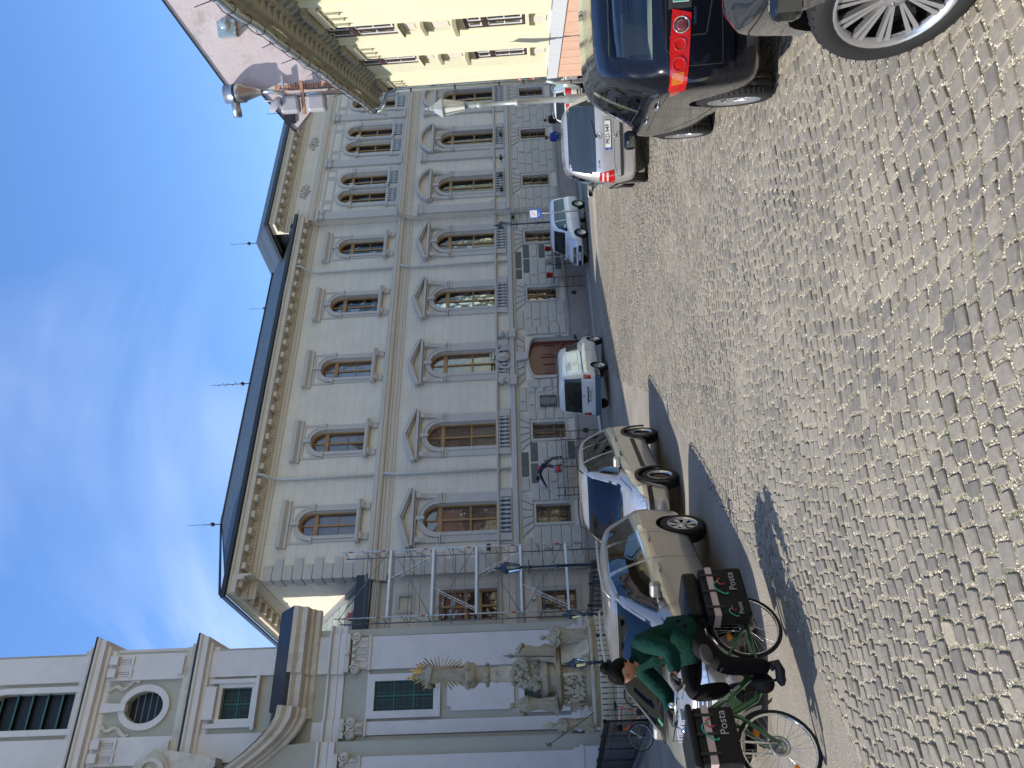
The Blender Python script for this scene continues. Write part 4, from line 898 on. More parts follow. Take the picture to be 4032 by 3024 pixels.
# things fixed to the fire wall
def onwall(label,cat,name,mb,mat): o=mb.build(name,mat); o.location=Q0; o.rotation_euler=(0,0,pi/2-YYAW); tag(o,label,cat); return o
steel=M('bright_duct_steel',(.42,.43,.43),.28,metal=.85,var=.08,scale=3)
ve=empty('roof_vent',Q0,pi/2-YYAW,'round silvery extractor vent with cone and bent pipe on the pink gable wall','vent')
mb=MB(); mb.lathe([(.0,13.85),(.36,13.85),(.36,13.1),(.31,13.08),(.12,12.45),(.12,12.4)],(-1.35,.12,0),20); mb.build('drum',steel,ve)
mb=MB(); mb.lathe([(.37,13.5),(.375,13.4),(.37,13.4)],(-1.35,.12,0),20); mb.build('band',blackm,ve)
mb=MB(); mb.tube([(-1.35,.12,12.5),(-1.35,.12,12.1),(-1.3,.18,11.75),(-1.15,.3,11.45),(-1.1,.3,11.1),(-1.1,.28,10.5),(-1.1,.28,9.0)],.085,10); mb.build('pipe',steel,ve)
mb=MB(); mb.tube([(-1.4,.35,13.5),(-1.4,1.0,13.45)],.17,12); mb.build('side_duct',steel,ve)
plast=M('grey_antenna_plastic',(.3,.3,.31),.5,var=.05)
an=empty('antenna_mast',Q0,pi/2-YYAW,'two rounded grey antenna boxes on a rusty bracket beside the fire wall','antenna')
for z in (11.35,10.3):
    mb=MB(); mb.box(-1.5,-1.15,.35,1.0,z-.38,z+.38); mb.build('antenna_box',plast,an,bevel=.12)
mb=MB(); mb.bar((-1.3,-.2,10.85),(-1.3,1.05,10.85),.12,.12); mb.build('bracket_arm',M('rusty_steel',(.35,.2,.12),.8,var=.4,scale=12),an)
mb=MB(); mb.bar((-1.25,-.45,11.6),(-1.25,.4,11.6),.09,.09); mb.tube([(-1.3,.5,11.9),(-1.35,.45,12.4)],.03,6); mb.build('support_tube',plast,an)
mb=MB(); mb.tube([(-1.3,.4,10.9),(-1.4,.3,11.1),(-1.4,.5,11.2),(-1.3,.6,10.9),(-1.4,.5,10.6),(-1.3,.3,10.6)],.012,5); mb.tube([(-1.3,.95,12.35),(-1.3,.95,11.8)],.01,4); mb.build('cable',blackm,an)
mb=MB(); mb.lathe([(0,.08),(.2,.06),(.34,0),(.36,-.03),(.34,-.02),(.18,.04),(0,.05)],(0,0,0),16); d1=onwall('small grey dish antenna above the two antenna boxes','antenna','dish_antenna',mb,plast); d1.location=MX.LocRotScale(V(Q0),MX.Rotation(pi/2-YYAW,3,'Z').to_quaternion(),V((1,1,1)))@V((-1.4,.62,11.95)); d1.rotation_euler=(R_(50),R_(30),0)
mb=MB(); mb.box(-1.25,-1.02,-2.6,-2.0,13.2,13.9); mb.bar((-1.1,-2.3,13.3),(-1.5,-2.3,13.1),.06); mb.lathe([(0,0),(.2,.03),(.24,.1),(0,.09)],(-1.6,-2.4,13.5),14,0,'x'); onwall('glass-covered floodlight on a steel bracket high on the pink wall','floodlight','wall_floodlight',mb,M('floodlight_glass',(.3,.36,.36),.1,metal=.4,var=.1))
# ================= cars =================
tyre=M('tyre_rubber',(.010,.010,.0105),.8,var=.15,scale=20); alloy=M('alloy_rim',(.55,.55,.56),.25,metal=.8,var=.05); darkpl=M('black_plastic',(.011,.011,.012),.6,var=.1,scale=20,bump=.2,bscale=200)
cabin=M('cabin_dark',(.035,.035,.038),.8,var=.2,scale=10); chrome=M('chrome',(.75,.75,.76),.08,metal=1,var=0); carglass=glassmat('car_glass',(.80,.84,.82),.01); clearlens=M('headlight_lens',(.55,.58,.6),.05,metal=.6,var=.35,scale=28,coat=1)
redlens=M('red_lens',(.36,.006,.005),.08,var=.25,scale=40,coat=1); amber=M('amber_lens',(.35,.09,.01),.1,var=.3,scale=50,coat=1); platew=M('plate_white',(.6,.6,.58),.4); euro=M('plate_blue',(.02,.06,.35),.4,var=0); seam=M('panel_gap',(.006,.006,.007),.6,var=0); arch_m=M('wheel_well',(.008,.008,.008),.95,var=0)
def paint(name,col,metal=.55,rough=.28,dirt=None,coat=1,spec=.5): return M(name,col,rough,metal=metal,var=.04,scale=2,coat=coat,spec=spec,dirt=dirt,dscale=2.5)
def lerp(P,x):
    if x<=P[0][0]: return P[0][1]
    for (a,va),(b_,vb) in zip(P,P[1:]):
        if x<=b_: return va+(vb-va)*(x-a)/(b_-a) if b_>a else vb
    return P[-1][1]
def resample(P,n):
    P=[V(p) for p in P]; d=[0]
    for a,b_ in zip(P,P[1:]): d.append(d[-1]+(b_-a).length)
    out=[]
    for i in range(n+1):
        t=d[-1]*i/n
        for k in range(len(P)-1):
            if t<=d[k+1]+1e-9: u=(t-d[k])/max(1e-9,d[k+1]-d[k]); out.append(P[k].lerp(P[k+1],u)); break
    return out
class Car:
    def __init__(s,name,label,group=None,cat='car'):
        s.root=empty(name,label=label,cat=cat,group=group)
    def hull(s,top,belt,bot,w,wt,crown=.03,inset=0,xr=None,zmin=None,r=.1):
        x0,x1=(top[0][0],top[-1][0]) if xr is None else xr
        xs=set([round(p[0],3) for P in (top,belt,bot,w,wt) for p in P if x0<=p[0]<=x1]+[x0+(x1-x0)*i/46 for i in range(47)]); xs=sorted(xs); q=[xs[0]]
        for x in xs[1:]:
            if x-q[-1]>.022: q.append(x)
        if q[-1]<x1: q[-1]=x1
        def sm(P,pa=2):
            v=[lerp(P,x) for x in q]
            for _ in range(pa): v=[v[0]]+[(v[i-1]+2*v[i]+v[i+1])/4 for i in range(1,len(v)-1)]+[v[-1]]
            return v
        T,B,O,W,Wt=sm(top),sm(belt),sm(bot),sm(w),sm(wt)
        rings=[]
        for i,x in enumerate(q):
            zt=T[i]-inset*.8; zb=max(O[i],zmin) if zmin is not None else O[i]; zs=min(B[i],zt-.02); wd=W[i]-inset; wtp=min(Wt[i],W[i])-inset
            h=zs-zb
            pr=[(0,zb),(wd*.55,zb),(wd*.9,zb+.01),(wd*.965,zb+h*.12),(wd*.985,zb+h*.3),(wd,zb+h*.55),(wd*.995,zb+h*.8),(wd*.975,zs-.02),(wd*.955,zs)]
            hh=zt-zs
            pr+=[(wd*.955+(wtp-wd*.955)*.3,zs+hh*.33),(wd*.955+(wtp-wd*.955)*.66,zs+hh*.66),(wtp,zs+hh*.9-.0),(wtp-.06,zt-.012),(wtp*.72,zt+crown*.45),(wtp*.4,zt+crown*.85),(0,zt+crown)]
            rings.append([(x,y,z) for y,z in pr]+[(x,-y,z) for y,z in pr[-2:0:-1]])
        k=len(rings[0]); vs=[p for r_ in rings for p in r_]
        fs=[(i*k+j,(i+1)*k+j,(i+1)*k+(j+1)%k,i*k+(j+1)%k) for i in range(len(q)-1) for j in range(k)]
        fs+=[tuple(range(k)),tuple((len(q)-1)*k+j for j in range(k))[::-1]]
        return vs,fs
    def body(s,P,mat,wheels,R,arch_r=None,sub=1):
        s.P=P; s.R=R; vs,fs=s.hull(**P); mb=MB(); mb.add(vs,fs,0,True); s.mats=[mat,cabin,arch_m]
        o=mb.build('body',s.mats); 
        md=o.modifiers.new('s','SUBSURF'); md.levels=sub; md.render_levels=sub; apply_mods(o)
        s.b=o; s.bvh=BVHTree.FromPolygons([v.co.copy() for v in o.data.vertices],[list(p.vertices) for p in o.data.polygons])
        ar=arch_r or R+.045; W=max(p[1] for p in P['w'])
        cu=MB()
        for x in wheels:
            for sg in (-1,1):
                cu.lathe([(0,0),(ar,0),(ar,.5),(0,.5)],(x,sg*(W-.3) if sg>0 else -(W-.3)-.5,R+.0),28,2,'y')
        c=cu.build('cut',s.mats); boolean(o,c); kill(c)
    def cavity(s,xr,zmin,side,front=None,rear=None,inset=.055):
        P=dict(s.P); vs,fs=s.hull(**{**P,'inset':inset,'xr':xr,'zmin':zmin}); mb=MB(); mb.add(vs,fs,1); c=mb.build('cut',s.mats); boolean(s.b,c); kill(c)
        for poly in side:
            mb=MB(); mb.prism(poly,'y',-1.5,1.5,1); c=mb.build('cut',s.mats); boolean(s.b,c); kill(c)
        for q in (front,rear):
            if q: mb=MB(); mb.prism(q[0],'x',q[1],q[2],1); c=mb.build('cut',s.mats); boolean(s.b,c); kill(c)
    def finish(s):
        s.b.parent=s.root; 
        for p in s.b.data.polygons: p.use_smooth=True
        s.b.data.set_sharp_from_angle(angle=R_(42))
    def hit(s,u,v,face):
        o,d={'L':((u,3,v),(0,-1,0)),'R':((u,-3,v),(0,1,0)),'F':((4,u,v),(-1,0,0)),'B':((-4,u,v),(1,0,0)),'T':((u,v,4),(0,0,-1))}[face]
        h=s.bvh.ray_cast(V(o),V(d))
        if h[0] is None: h=s.bvh.find_nearest(V(o)+V(d)*(3 if face in 'LR' else 2.2))
        n=h[1]; 
        if n.dot(V(d))>0: n=-n
        return h[0],n
    def patch(s,A,B,face,name,mat,off=.006,th=.012,nu=12,nv=5,parent=None,mirror=False,smooth=True):
        r=[]
        for f2 in ([face]+([{'L':'R'}.get(face,face)] if mirror else [])):
            fl=-1 if (mirror and face in 'FB' ) else 1
            r.append(s._patch(A,B,f2,name,mat,off,th,nu,nv,parent,1))
        if mirror and face in 'FB': r[1:]=[]; r.append(s._patch([(-a,b_) for a,b_ in A],[(-a,b_) for a,b_ in B],face,name,mat,off,th,nu,nv,parent,1))
        return r[0]
    def _patch(s,A,B,face,name,mat,off,th,nu,nv,parent,fl):
        a=resample([(p[0],p[1],0) for p in A],nu); b_=resample([(p[0],p[1],0) for p in B],nu); top=[];bot=[]
        for j in range(nv+1):
            for i in range(nu+1):
                p=a[i].lerp(b_[i],j/nv); h,n=s.hit(p.x,p.y,face); top.append(h+n*off); bot.append(h+n*(off-th))
        k=nu+1; m=len(top); fs=[(j*k+i,j*k+i+1,(j+1)*k+i+1,(j+1)*k+i) for j in range(nv) for i in range(nu)]; fs+=[tuple(m+x for x in q[::-1]) for q in fs]
        ed=[j*k for j in range(nv)]+[nv*k+i for i in range(nu)]+[j*k+nu for j in range(nv,0,-1)]+[i for i in range(nu,0,-1)]
        fs+=[(ed[i],ed[(i+1)%len(ed)],m+ed[(i+1)%len(ed)],m+ed[i]) for i in range(len(ed))]
        mb=MB(); mb.add(top+bot,fs,0,True); o=mb.build(name,mat,parent or s.root); o.data.set_sharp_from_angle(angle=R_(50)); return o
    def line(s,pts,face,mat=None,w_=.007,name='panel_gap',off=.0015,n=30,both=True):
        for f2 in ([face]+(['R'] if (face=='L' and both) else [])):
            P=resample([(p[0],p[1],0) for p in pts],n); L_=[];
            for i,p in enumerate(P):
                d=(P[min(i+1,n)]-P[max(i-1,0)]).normalized(); q=V((-d.y,d.x,0))*w_/2
                for e in (q,-q): h,nn=s.hit(p.x+e.x,p.y+e.y,f2); L_.append(h+nn*off)
            mb=MB(); mb.add(L_,[(2*i,2*i+1,2*i+3,2*i+2) for i in range(n)],0,True); mb.build(name,mat or seam,s.root,fix=False)
    def wheels(s,xs,tr,R,rimR,style,rimmat=None,w_=.2):
        first=None
        for x in xs:
            for sg in (1,-1):
                rm=rimmat or alloy; mb=MB(); mb.capy=False; h=w_/2
                mb.lathe([(rimR,-h*.85),(rimR+.02,-h*.98),(R-.035,-h),(R-.012,-h*.85),(R,-h*.6),(R-.001,-h*.32),(R-.012,-h*.3),(R-.012,-h*.26),(R,-h*.24),(R,h*.24),(R-.012,h*.26),(R-.012,h*.3),(R,h*.32),(R,h*.6),(R-.012,h*.85),(R-.035,h),(rimR+.02,h*.98),(rimR,h*.85)],(0,0,0),40,0,'y')
                if R>.3 and style!='far':
                    for k in range(44):
                        a=2*pi*k/44
                        for q in (-1,1): mb.bar((R*.997*cos(a),q*h*.35,R*.997*sin(a)),(R*.962*cos(a+.06),q*h*.88,R*.962*sin(a+.06)),.02,.006)
                wo=mb.build('wheel',tyre,s.root,loc=(x,sg*tr,R)); 
                if sg<0: wo.rotation_euler=(0,0,pi)
                mb=MB(); mb.capy=False; mb.lathe([(rimR*.97,-h*.8),(rimR*.97,h*.6)],(0,0,0),36,1,'y'); mb.lathe([(rimR*.95,h*.55),(rimR+.004,h*.9),(rimR+.004,h*.95),(rimR-.008,h*.97),(rimR-.025,h*.6)],(0,0,0),36,0,'y')
                mb.lathe([(rimR*.95,-h*.1),(0,-h*.1)],(0,0,0),30,1,'y')
                mb.lathe([(.17*R/.31,h*.0),(.17*R/.31,h*.05),(0,h*.05)],(0,0,0),24,2,'y')
                d=h*.62
                if style in('multi','far','seven','five'):
                    ns={'multi':24,'far':10,'seven':7,'five':6}[style]
                    for k in range(ns):
                        a=2*pi*k/ns+(.0 if style!='multi' else (.09 if k%2 else -.03)); r1=rimR-.01
                        ww=2*pi*r1/ns*{'multi':.34,'far':.5,'seven':.5,'five':.34}[style]; w0=ww*.42 if style!='seven' else ww*.35
                        c,s_=cos(a),sin(a); tx,tz=-s_,c; r0=.05
                        pts=[(c*r0+tx*w0/2*q,s_*r0+tz*w0/2*q) for q in (-1,1)]+[(c*r1+tx*ww/2*q,s_*r1+tz*ww/2*q) for q in (1,-1)]
                        yf=[d*1.05,d*1.05,d*1.25,d*1.25]
                        vv=[(p[0],yf[i],p[1]) for i,p in enumerate(pts)]+[(p[0],yf[i]-.03,p[1]) for i,p in enumerate(pts)]
                        mb.add(vv,[(0,1,2,3),(4,7,6,5),(0,4,5,1),(1,5,6,2),(2,6,7,3),(3,7,4,0)],0)
                    mb.lathe([(.075,d*.8),(.07,d*1.12),(.03,d*1.2),(0,d*1.2)],(0,0,0),16,0,'y')
                    for k in range(5): a=2*pi*k/5; mb.ball((.05*cos(a),d*1.15,.05*sin(a)),.009,6,2)
                elif style=='steel':
                    mb.lathe([(rimR*.95,h*.3),(rimR*.8,h*.35),(rimR*.62,h*.55),(rimR*.35,h*.35),(rimR*.25,h*.5),(0,h*.5)],(0,0,0),30,3,'y')
                    for k in range(14): a=2*pi*k/14; mb.ball((rimR*.8*cos(a),h*.36,rimR*.8*sin(a)),.016,7,1,(1,.3,1))
                mb.build('rim',[rm,arch_m,M('brake_disc',(.25,.22,.2),.4,metal=.7),M('rusty_steel_wheel',(.05,.03,.018),.6,var=.5,scale=10)],wo)
    def mirror(s,x,y,z,mat,sc=1,side=(1,-1)):
        for sg in side:
            mb=MB(); mb.box(x-.045,x+.055,sg*(y+.09)-.1*sc,sg*(y+.09)+.1*sc,z-.065*sc,z+.065*sc); o=mb.build('door_mirror',mat,s.root,bevel=.04)
            mb=MB(); mb.bar((x,sg*(y-.05),z-.06),(x+.01,sg*(y+.06),z-.05),.05); mb.build('mirror_arm',darkpl,o)
            mb=MB(); mb.box(x-.049,x-.046,sg*(y+.09)-.078*sc,sg*(y+.09)+.078*sc,z-.045*sc,z+.045*sc); mb.build('mirror_glass',M('mirror_face',(.35,.38,.38),.05,metal=1,var=0),o,bevel=.0)
    def seats(s,rows,zf,w_,mat=cabin,hr=True):
        for x in rows:
            for sg in (-1,1):
                mb=MB(); mb.box(x-.05,x+.45,sg*w_-.23,sg*w_+.23,zf,zf+.16); mb.prism([(x-.02,zf+.1),(x-.22,zf+.72),(x-.1,zf+.74),(x+.12,zf+.1)],'y',sg*w_-.23,sg*w_+.23)
                if hr: mb.box(x-.24,x-.12,sg*w_-.13,sg*w_+.13,zf+.76,zf+.95)
                mb.build('seat',mat,s.root,bevel=.035)
    def wheelside(s,x,y,z):
        mb=MB(); mb.tube([(x+.06*sin(t),y+.18*cos(t),z+.17*sin(t)) for t in [2*pi*k/20 for k in range(20)]],.015,6,closed=True); mb.bar((x,y-.16,z),(x,y+.16,z),.03); mb.bar((x,y,z),(x+.3,y,z-.15),.05); mb.build('steering_wheel',darkpl,s.root)
    def plate(s,txt,face,y,z,w_=.5,h=.11,reg='H',tilt=0):
        p,n=s.hit(y,z,face); sg=1 if face=='F' else -1
        x=p.x+sg*.012; mb=MB(); mb.box(min(x,x+sg*.01),max(x,x+sg*.01),y-w_/2,y+w_/2,z-h/2,z+h/2); o=mb.build('number_plate',platew,s.root)
        # text basis : right = -y for rear view seen from behind (face B): viewer looks +x, right is -y
        rt=V((0,1,0)) if face=='F' else V((0,-1,0)); up=V((0,0,1)); nn=V((sg,0,0)); c=V((x+sg*.0105,y,z))
        M4=MX((( rt.x,up.x,nn.x,c.x),(rt.y,up.y,nn.y,c.y),(rt.z,up.z,nn.z,c.z),(0,0,0,1)))
        text(txt,h*.92,M('plate_ink',(.01,.01,.012),.5,var=0),o,M4@MX.Translation((.025,0,0)),.001,'registration',sx=.84*w_/.5,bold=.002)
        mb=MB(); e=rt*(-w_/2+.022)+c; mb.box(min(x+sg*.0102,x+sg*.0125),max(x+sg*.0102,x+sg*.0125),e.y-.021,e.y+.021,z-h/2+.003,z+h/2-.003); mb.build('euro_band',euro,o)
        text('H',h*.32,platew,o,M4@MX.Translation((-w_/2+.022,-h*.22,.003)),.001,'country_letter')
        mb=MB(); mb.strip([(0,0)]*4,[(0,0)]*4,0,0) if False else None
        for (a,b_,c2,d) in ((-w_/2,w_/2,h/2-.004,h/2),(-w_/2,w_/2,-h/2,-h/2+.004)): mb.box(min(x+sg*.01,x+sg*.0115),max(x+sg*.01,x+sg*.0115),y+a,y+b_,z+c2,z+d)
        mb.build('plate_border',M('plate_ink',(.01,.01,.012),.5,var=0),o)
        return o
    def badge(s,face,y,z,r=.05,kind='ring',mat=chrome):
        p,n=s.hit(y,z,face); q=n.to_track_quat('Z','Y').to_matrix().to_4x4(); q.translation=p+n*.006
        mb=MB(q); mb.tube([(r*cos(t),r*sin(t),0) for t in [2*pi*k/20 for k in range(20)]],r*.12,6,closed=True)
        if kind=='star':
            for k in range(3): a=pi/2+2*pi*k/3; mb.bar((0,0,0),(r*cos(a),r*sin(a),0),r*.16)
        elif kind=='vw':
            for s_ in (-1,1):
                mb.bar((-s_*r*.42,r*.85,0),(-s_*0,r*.1,0),r*.14); mb.bar((s_*r*.85,r*.3,0),(s_*r*.35,-r*.85,0),r*.14); mb.bar((s_*r*.35,-r*.85,0),(0,-r*.05,0),r*.14)
        elif kind=='oval':
            mb.box(-r*.6,r*.6,-r*.12,r*.12,0,.004)
        mb.build('badge',mat,s.root)
    def handle(s,x,z,mat,side='L',both=True):
        for f2 in (['L','R'] if both else [side]):
            p,n=s.hit(x,z,f2); sg=1 if f2=='L' else -1
            mb=MB(); mb.tube([(x-.09,p.y+.0,z-.003),(x-.075,p.y+sg*.028,z),(x+.06,p.y+sg*.03,z+.004),(x+.08,p.y,z+.004)],.013,6); mb.build('door_handle',mat,s.root)
    def place(s,wx,wy,world,az,scale=1):
        # az : heading measured from +Y towards +X, degrees
        a=R_(90-az); s.root.rotation_euler=(0,math.atan(.0165*1.0)*sin(a)*1.0,a); s.root.scale=(scale,)*3
        c,sn=cos(a),sin(a); X=world[0]-scale*(wx*c-wy*sn); Y=world[1]-scale*(wx*sn+wy*c); s.root.location=(X,Y,gz(Y)+.002)
    def light_faces(s): pass
# --- dark blue-black hatchback seen from behind (right) ---
def car_dark_hatch():
    c=Car('dark_blue_hatchback','glossy dark blue hatchback seen from behind with wide red tail lamps','parked cars')
    P=dict(top=[(-2.15,.62),(-2.14,.8),(-2.12,.97),(-2.09,1.07),(-2.0,1.13),(-1.76,1.47),(-1.55,1.52),(-.9,1.56),(-.1,1.57),(.35,1.5),(1.12,1.06),(1.3,.99),(1.8,.86),(2.05,.72),(2.14,.55)],
      belt=[(-2.15,.60),(-2.08,.90),(-1.9,1.05),(-1.5,1.08),(0,.98),(1.0,.93),(1.6,.84),(2.14,.53)],
      bot=[(-2.15,.34),(-1.9,.24),(-1.2,.2),(1.2,.2),(1.9,.22),(2.14,.3)],
      w=[(-2.15,.76),(-2.12,.84),(-2.05,.88),(-1.7,.892),(-1.0,.885),(1.3,.885),(1.8,.83),(2.05,.7),(2.14,.55)],
      wt=[(-2.15,.66),(-2.0,.76),(-1.7,.69),(-.5,.62),(.3,.62),(1.1,.7),(2.14,.5)],crown=.035)
    m=paint('dark_blue_paint',(.003,.0035,.006),.0,.2,None,.65,.15)
    c.body(P,m,(-1.3,1.28),.325,.385)
    s1=[(-1.55,1.14),(-1.42,1.36),(-1.1,1.47),(-.55,1.5),(-.5,1.07)]; s2=[(-.42,1.07),(-.42,1.5),(.2,1.46),(.95,1.06),(.9,1.03)]
    rw=[(-.64,1.12),(-.54,1.44),(.54,1.44),(.64,1.12)]
    c.cavity((-1.78,1.05),.55,[s1,s2],([(-.62,1.04),(-.52,1.44),(.52,1.44),(.62,1.04)],.1,2.0),(rw,-2.3,-1.2))
    c.finish(); c.b.data.materials[1]=M('daylit_interior',(.42,.44,.36),.8,var=.15,scale=4)  # cabin coloured pale to stand in for daylight seen through the glass
    c.patch([(-1.6,1.1),(-.5,1.04)],[(-1.5,1.36),(-1.1,1.5),(-.5,1.53)],'L','rear_side_window',carglass,.001,.004,mirror=True)
    c.patch([(-.43,1.04),(.95,1.02)],[(-.43,1.53),(.2,1.49),(.98,1.05)],'L','front_side_window',carglass,.001,.004,mirror=True)
    c.patch([(-.66,1.1),(.66,1.1)],[(-.56,1.45),(.56,1.45)],'B','rear_window',carglass,.001,.004,nu=16)
    c.patch([(-.66,1.02),(.66,1.02)],[(-.54,1.46),(.54,1.46)],'F','windscreen',carglass,.001,.004,nu=16)
    # tail lamps : long wedge wrapping to the flank
    for sg in (1,-1):
        o=c._patch([(sg*.34,.83),(sg*.87,.865)],[(sg*.3,.97),(sg*.6,.995),(sg*.86,.985)],'B','tail_lamp',redlens,.012,.03,16,5,None,1)
        c._patch([(-2.03,.87),(-1.78,.93)],[(-2.03,.985),(-1.76,.955)],'L' if sg>0 else 'R','tail_lamp_flank',redlens,.008,.02,6,3,o,1)
        for (yy,zz,r,mt) in ((.42,.905,.058,chrome),(.56,.915,.045,redlens),(.7,.925,.05,redlens)):
            p,n=c.hit(sg*yy,zz,'B'); q=n.to_track_quat('Z','Y').to_matrix().to_4x4(); q.translation=p+n*.014
            mb=MB(q); mb.tube([(r*cos(t),r*sin(t),0) for t in [2*pi*k/20 for k in range(20)]],.006,6,closed=True); 
            mb.build('lamp_ring',mt,o)
            if mt is chrome: mb=MB(q); mb.lathe([(r*.95,0),(r*.5,.004),(0,.006)],(0,0,0),16); mb.build('reversing_lens',M('smoked_lens',(.2,.06,.07),.05,metal=.5,var=.2,coat=1),o)
        c._patch([(sg*.755,.885),(sg*.83,.89)],[(sg*.755,.975),(sg*.83,.97)],'B','indicator',amber,.016,.01,4,3,o,1)
    c.line([(-.72,.6),(-.72,.86),(-.6,1.02),(.6,1.02),(.72,.86),(.72,.6)],'B',n=40); c.line([(-.72,.6),(.72,.6)],'B'); c.line([(.5,1.0),(.5,.72),(.1,.65)],'B',w_=.01)
    c.line([(-1.64,1.1),(-1.66,1.0)],'L'); c.line([(-.46,1.04),(-.47,.5),(-.5,.3)],'L'); c.line([(-1.0,1.05),(-1.02,.8),(-.9,.55),(-.88,.3)],'L'); c.line([(.95,1.0),(1.0,.7),(.9,.32)],'L'); c.line([(-1.95,.97),(-.9,.93),(.9,.82),(1.7,.74)],'L',m,.012,'swage_line',.004)
    c.line([(-1.5,.36),(-.1,.42),(.85,.62)],'L',m,.02,'door_crease',.006)
    c.handle(-1.2,.98,M('handle_silver',(.3,.3,.31),.3,metal=.6)); c.handle(-.15,.95,M('handle_silver',(.3,.3,.31),.3,metal=.6))
    c.wheels((-1.3,1.28),.79,.325,.222,'five',w_=.215)
    c.mirror(.8,.86,1.02,m,1.05)
    p=c.plate('HXX-412','B',.0,.93,.52,.115) if False else None
    # plate on a black recess, only its left end is in view
    c.patch([(-.3,.83),(.3,.83)],[(-.3,1.0),(.3,1.0)],'B','plate_recess',darkpl,.004,.01)
    mb=MB(); q,n=c.hit(0,.9,'B'); x=q.x-.02; mb.box(x-.01,x,-.26,.26,.85,.97); o=mb.build('number_plate',platew,c.root)
    mb=MB(); mb.box(x-.012,x-.0101,.215,.258,.852,.968); mb.build('country_band',M('plate_green',(.02,.3,.2),.5,var=0),o)
    rt=V((0,-1,0)); text('H',.09,M('plate_ink',(.01,.01,.012),.5,var=0),o,MX(((0,0,-1,x-.0105),(-1,0,0,.17),(0,1,0,.908),(0,0,0,1))),.001,'registration',bold=.002)
    c.patch([(.3,.79),(.42,.795)],[(.3,.81),(.42,.815)],'B','model_script',chrome,.006,.006,4,2)
    # exhaust and bumper
    mb=MB(); mb.lathe([(.05,-.1),(.052,.06),(.046,.06),(.044,-.1)],(-2.1,.5,.36),18,0,'x'); mb.tube([(-2.17,.5,.36),(-1.7,.5,.36)],.05,14,cap=False); mb.build('exhaust_tip',chrome,c.root)
    mb=MB(); mb.lathe([(.043,0),(0,0)],(-2.1,.5,.36),18,0,'x'); mb.build('exhaust_bore',seam,c.root)
    c.patch([(-.6,.36),(.6,.36)],[(-.62,.42),(.62,.42)],'B','bumper_insert',darkpl,.004,.02,16,2); c.patch([(-.85,.52),(.85,.52)],[(-.85,.56),(.85,.56)],'B','bumper_ledge',m,.018,.03,20,2)
    c.seats((-.75,),.22,.38,hr=False); c.seats((.35,),.34,.38); c.wheelside(.75,.36,.95)
    mb=MB(); mb.box(.3,.34,-.13,.13,1.36,1.43); mb.build('rear_view_mirror',darkpl,c.root)
    c.place(-1.3,.88,(2.38,6.86),11.2)
    return c
# --- dark grey car at the picture edge, front wheel ---
def car_corner():
    c=Car('dark_grey_car','dark grey car with many-spoked silver wheel cut by the edge of the picture','parked cars')
    P=dict(top=[(-2.3,.7),(-2.25,1.0),(-2.1,1.12),(-1.3,1.45),(-.5,1.5),(.3,1.46),(1.1,1.08),(1.6,1.1),(2.1,1.0),(2.28,.85),(2.36,.6)],belt=[(-2.3,.68),(-2,1.0),(1,1.02),(1.7,1.0),(2.1,.92),(2.28,.8),(2.36,.57)],bot=[(-2.3,.3),(-1.9,.22),(1.9,.22),(2.36,.28)],
      w=[(-2.3,.6),(-2.1,.8),(-1.6,.9),(1.4,.93),(1.85,.91),(2.1,.83),(2.28,.7),(2.36,.55)],wt=[(-2.3,.5),(-1.5,.6),(.3,.63),(1.1,.74),(1.8,.78),(2.36,.45)],crown=.03)
    m=paint('dark_grey_paint',(.014,.015,.018),.5,.25); c.body(P,m,(-1.4,1.36),.375,.45); c.finish()
    c.patch([(-1.3,1.05),(.95,1.02)],[(-1.0,1.4),(.2,1.42),(1.0,1.06)],'L','side_window',M('dark_tinted_glass',(.01,.012,.014),.03,var=0,coat=1),.003,.01,mirror=True)
    for sg in (1,-1): o=c._patch([(sg*.45,.66),(sg*.84,.7)],[(sg*.42,.78),(sg*.82,.85)],'F','headlight',clearlens,.01,.03,10,4,None,1)
    c.patch([(-.35,.5),(.35,.5)],[(-.33,.72),(.33,.72)],'F','grille',darkpl,.008,.02); c.line([(1.05,1.0),(1.75,.93),(2.1,.8)],'L'); c.line([(1.9,.72),(1.92,.45),(2.0,.3)],'L'); c.line([(.95,1.0),(.98,.6),(.9,.3)],'L')
    c.patch([(1.84,.62),(1.9,.62)],[(1.84,.665),(1.9,.665)],'L','side_marker',clearlens,.008,.02,3,3,mirror=True)
    c.patch([(-.7,.24),(.7,.24)],[(-.75,.34),(.75,.34)],'F','front_lip',darkpl,.012,.02,16,2)
    c.wheels((-1.4,1.36),.80,.375,.275,'multi',w_=.24)
    for o in c.root.children:
        if o.name.startswith('wheel'):
            mb=MB(); mb.lathe([(.012,0),(.012,.002),(0,.002)],(0,0,0),12,0,'y'); d=mb.build('yellow_balance_mark',M('mark_yellow',(.8,.5,.02),.5,var=0),o); d.location=(-.12,.121,-.275)
    c.mirror(.75,.88,1.03,m)
    for o in c.root.children:
        if o.name.startswith('wheel') and o.location.x>0: o.rotation_euler.z+=R_(36)
    c.place(1.36,.82,(1.72,3.6),11.5)
    return c
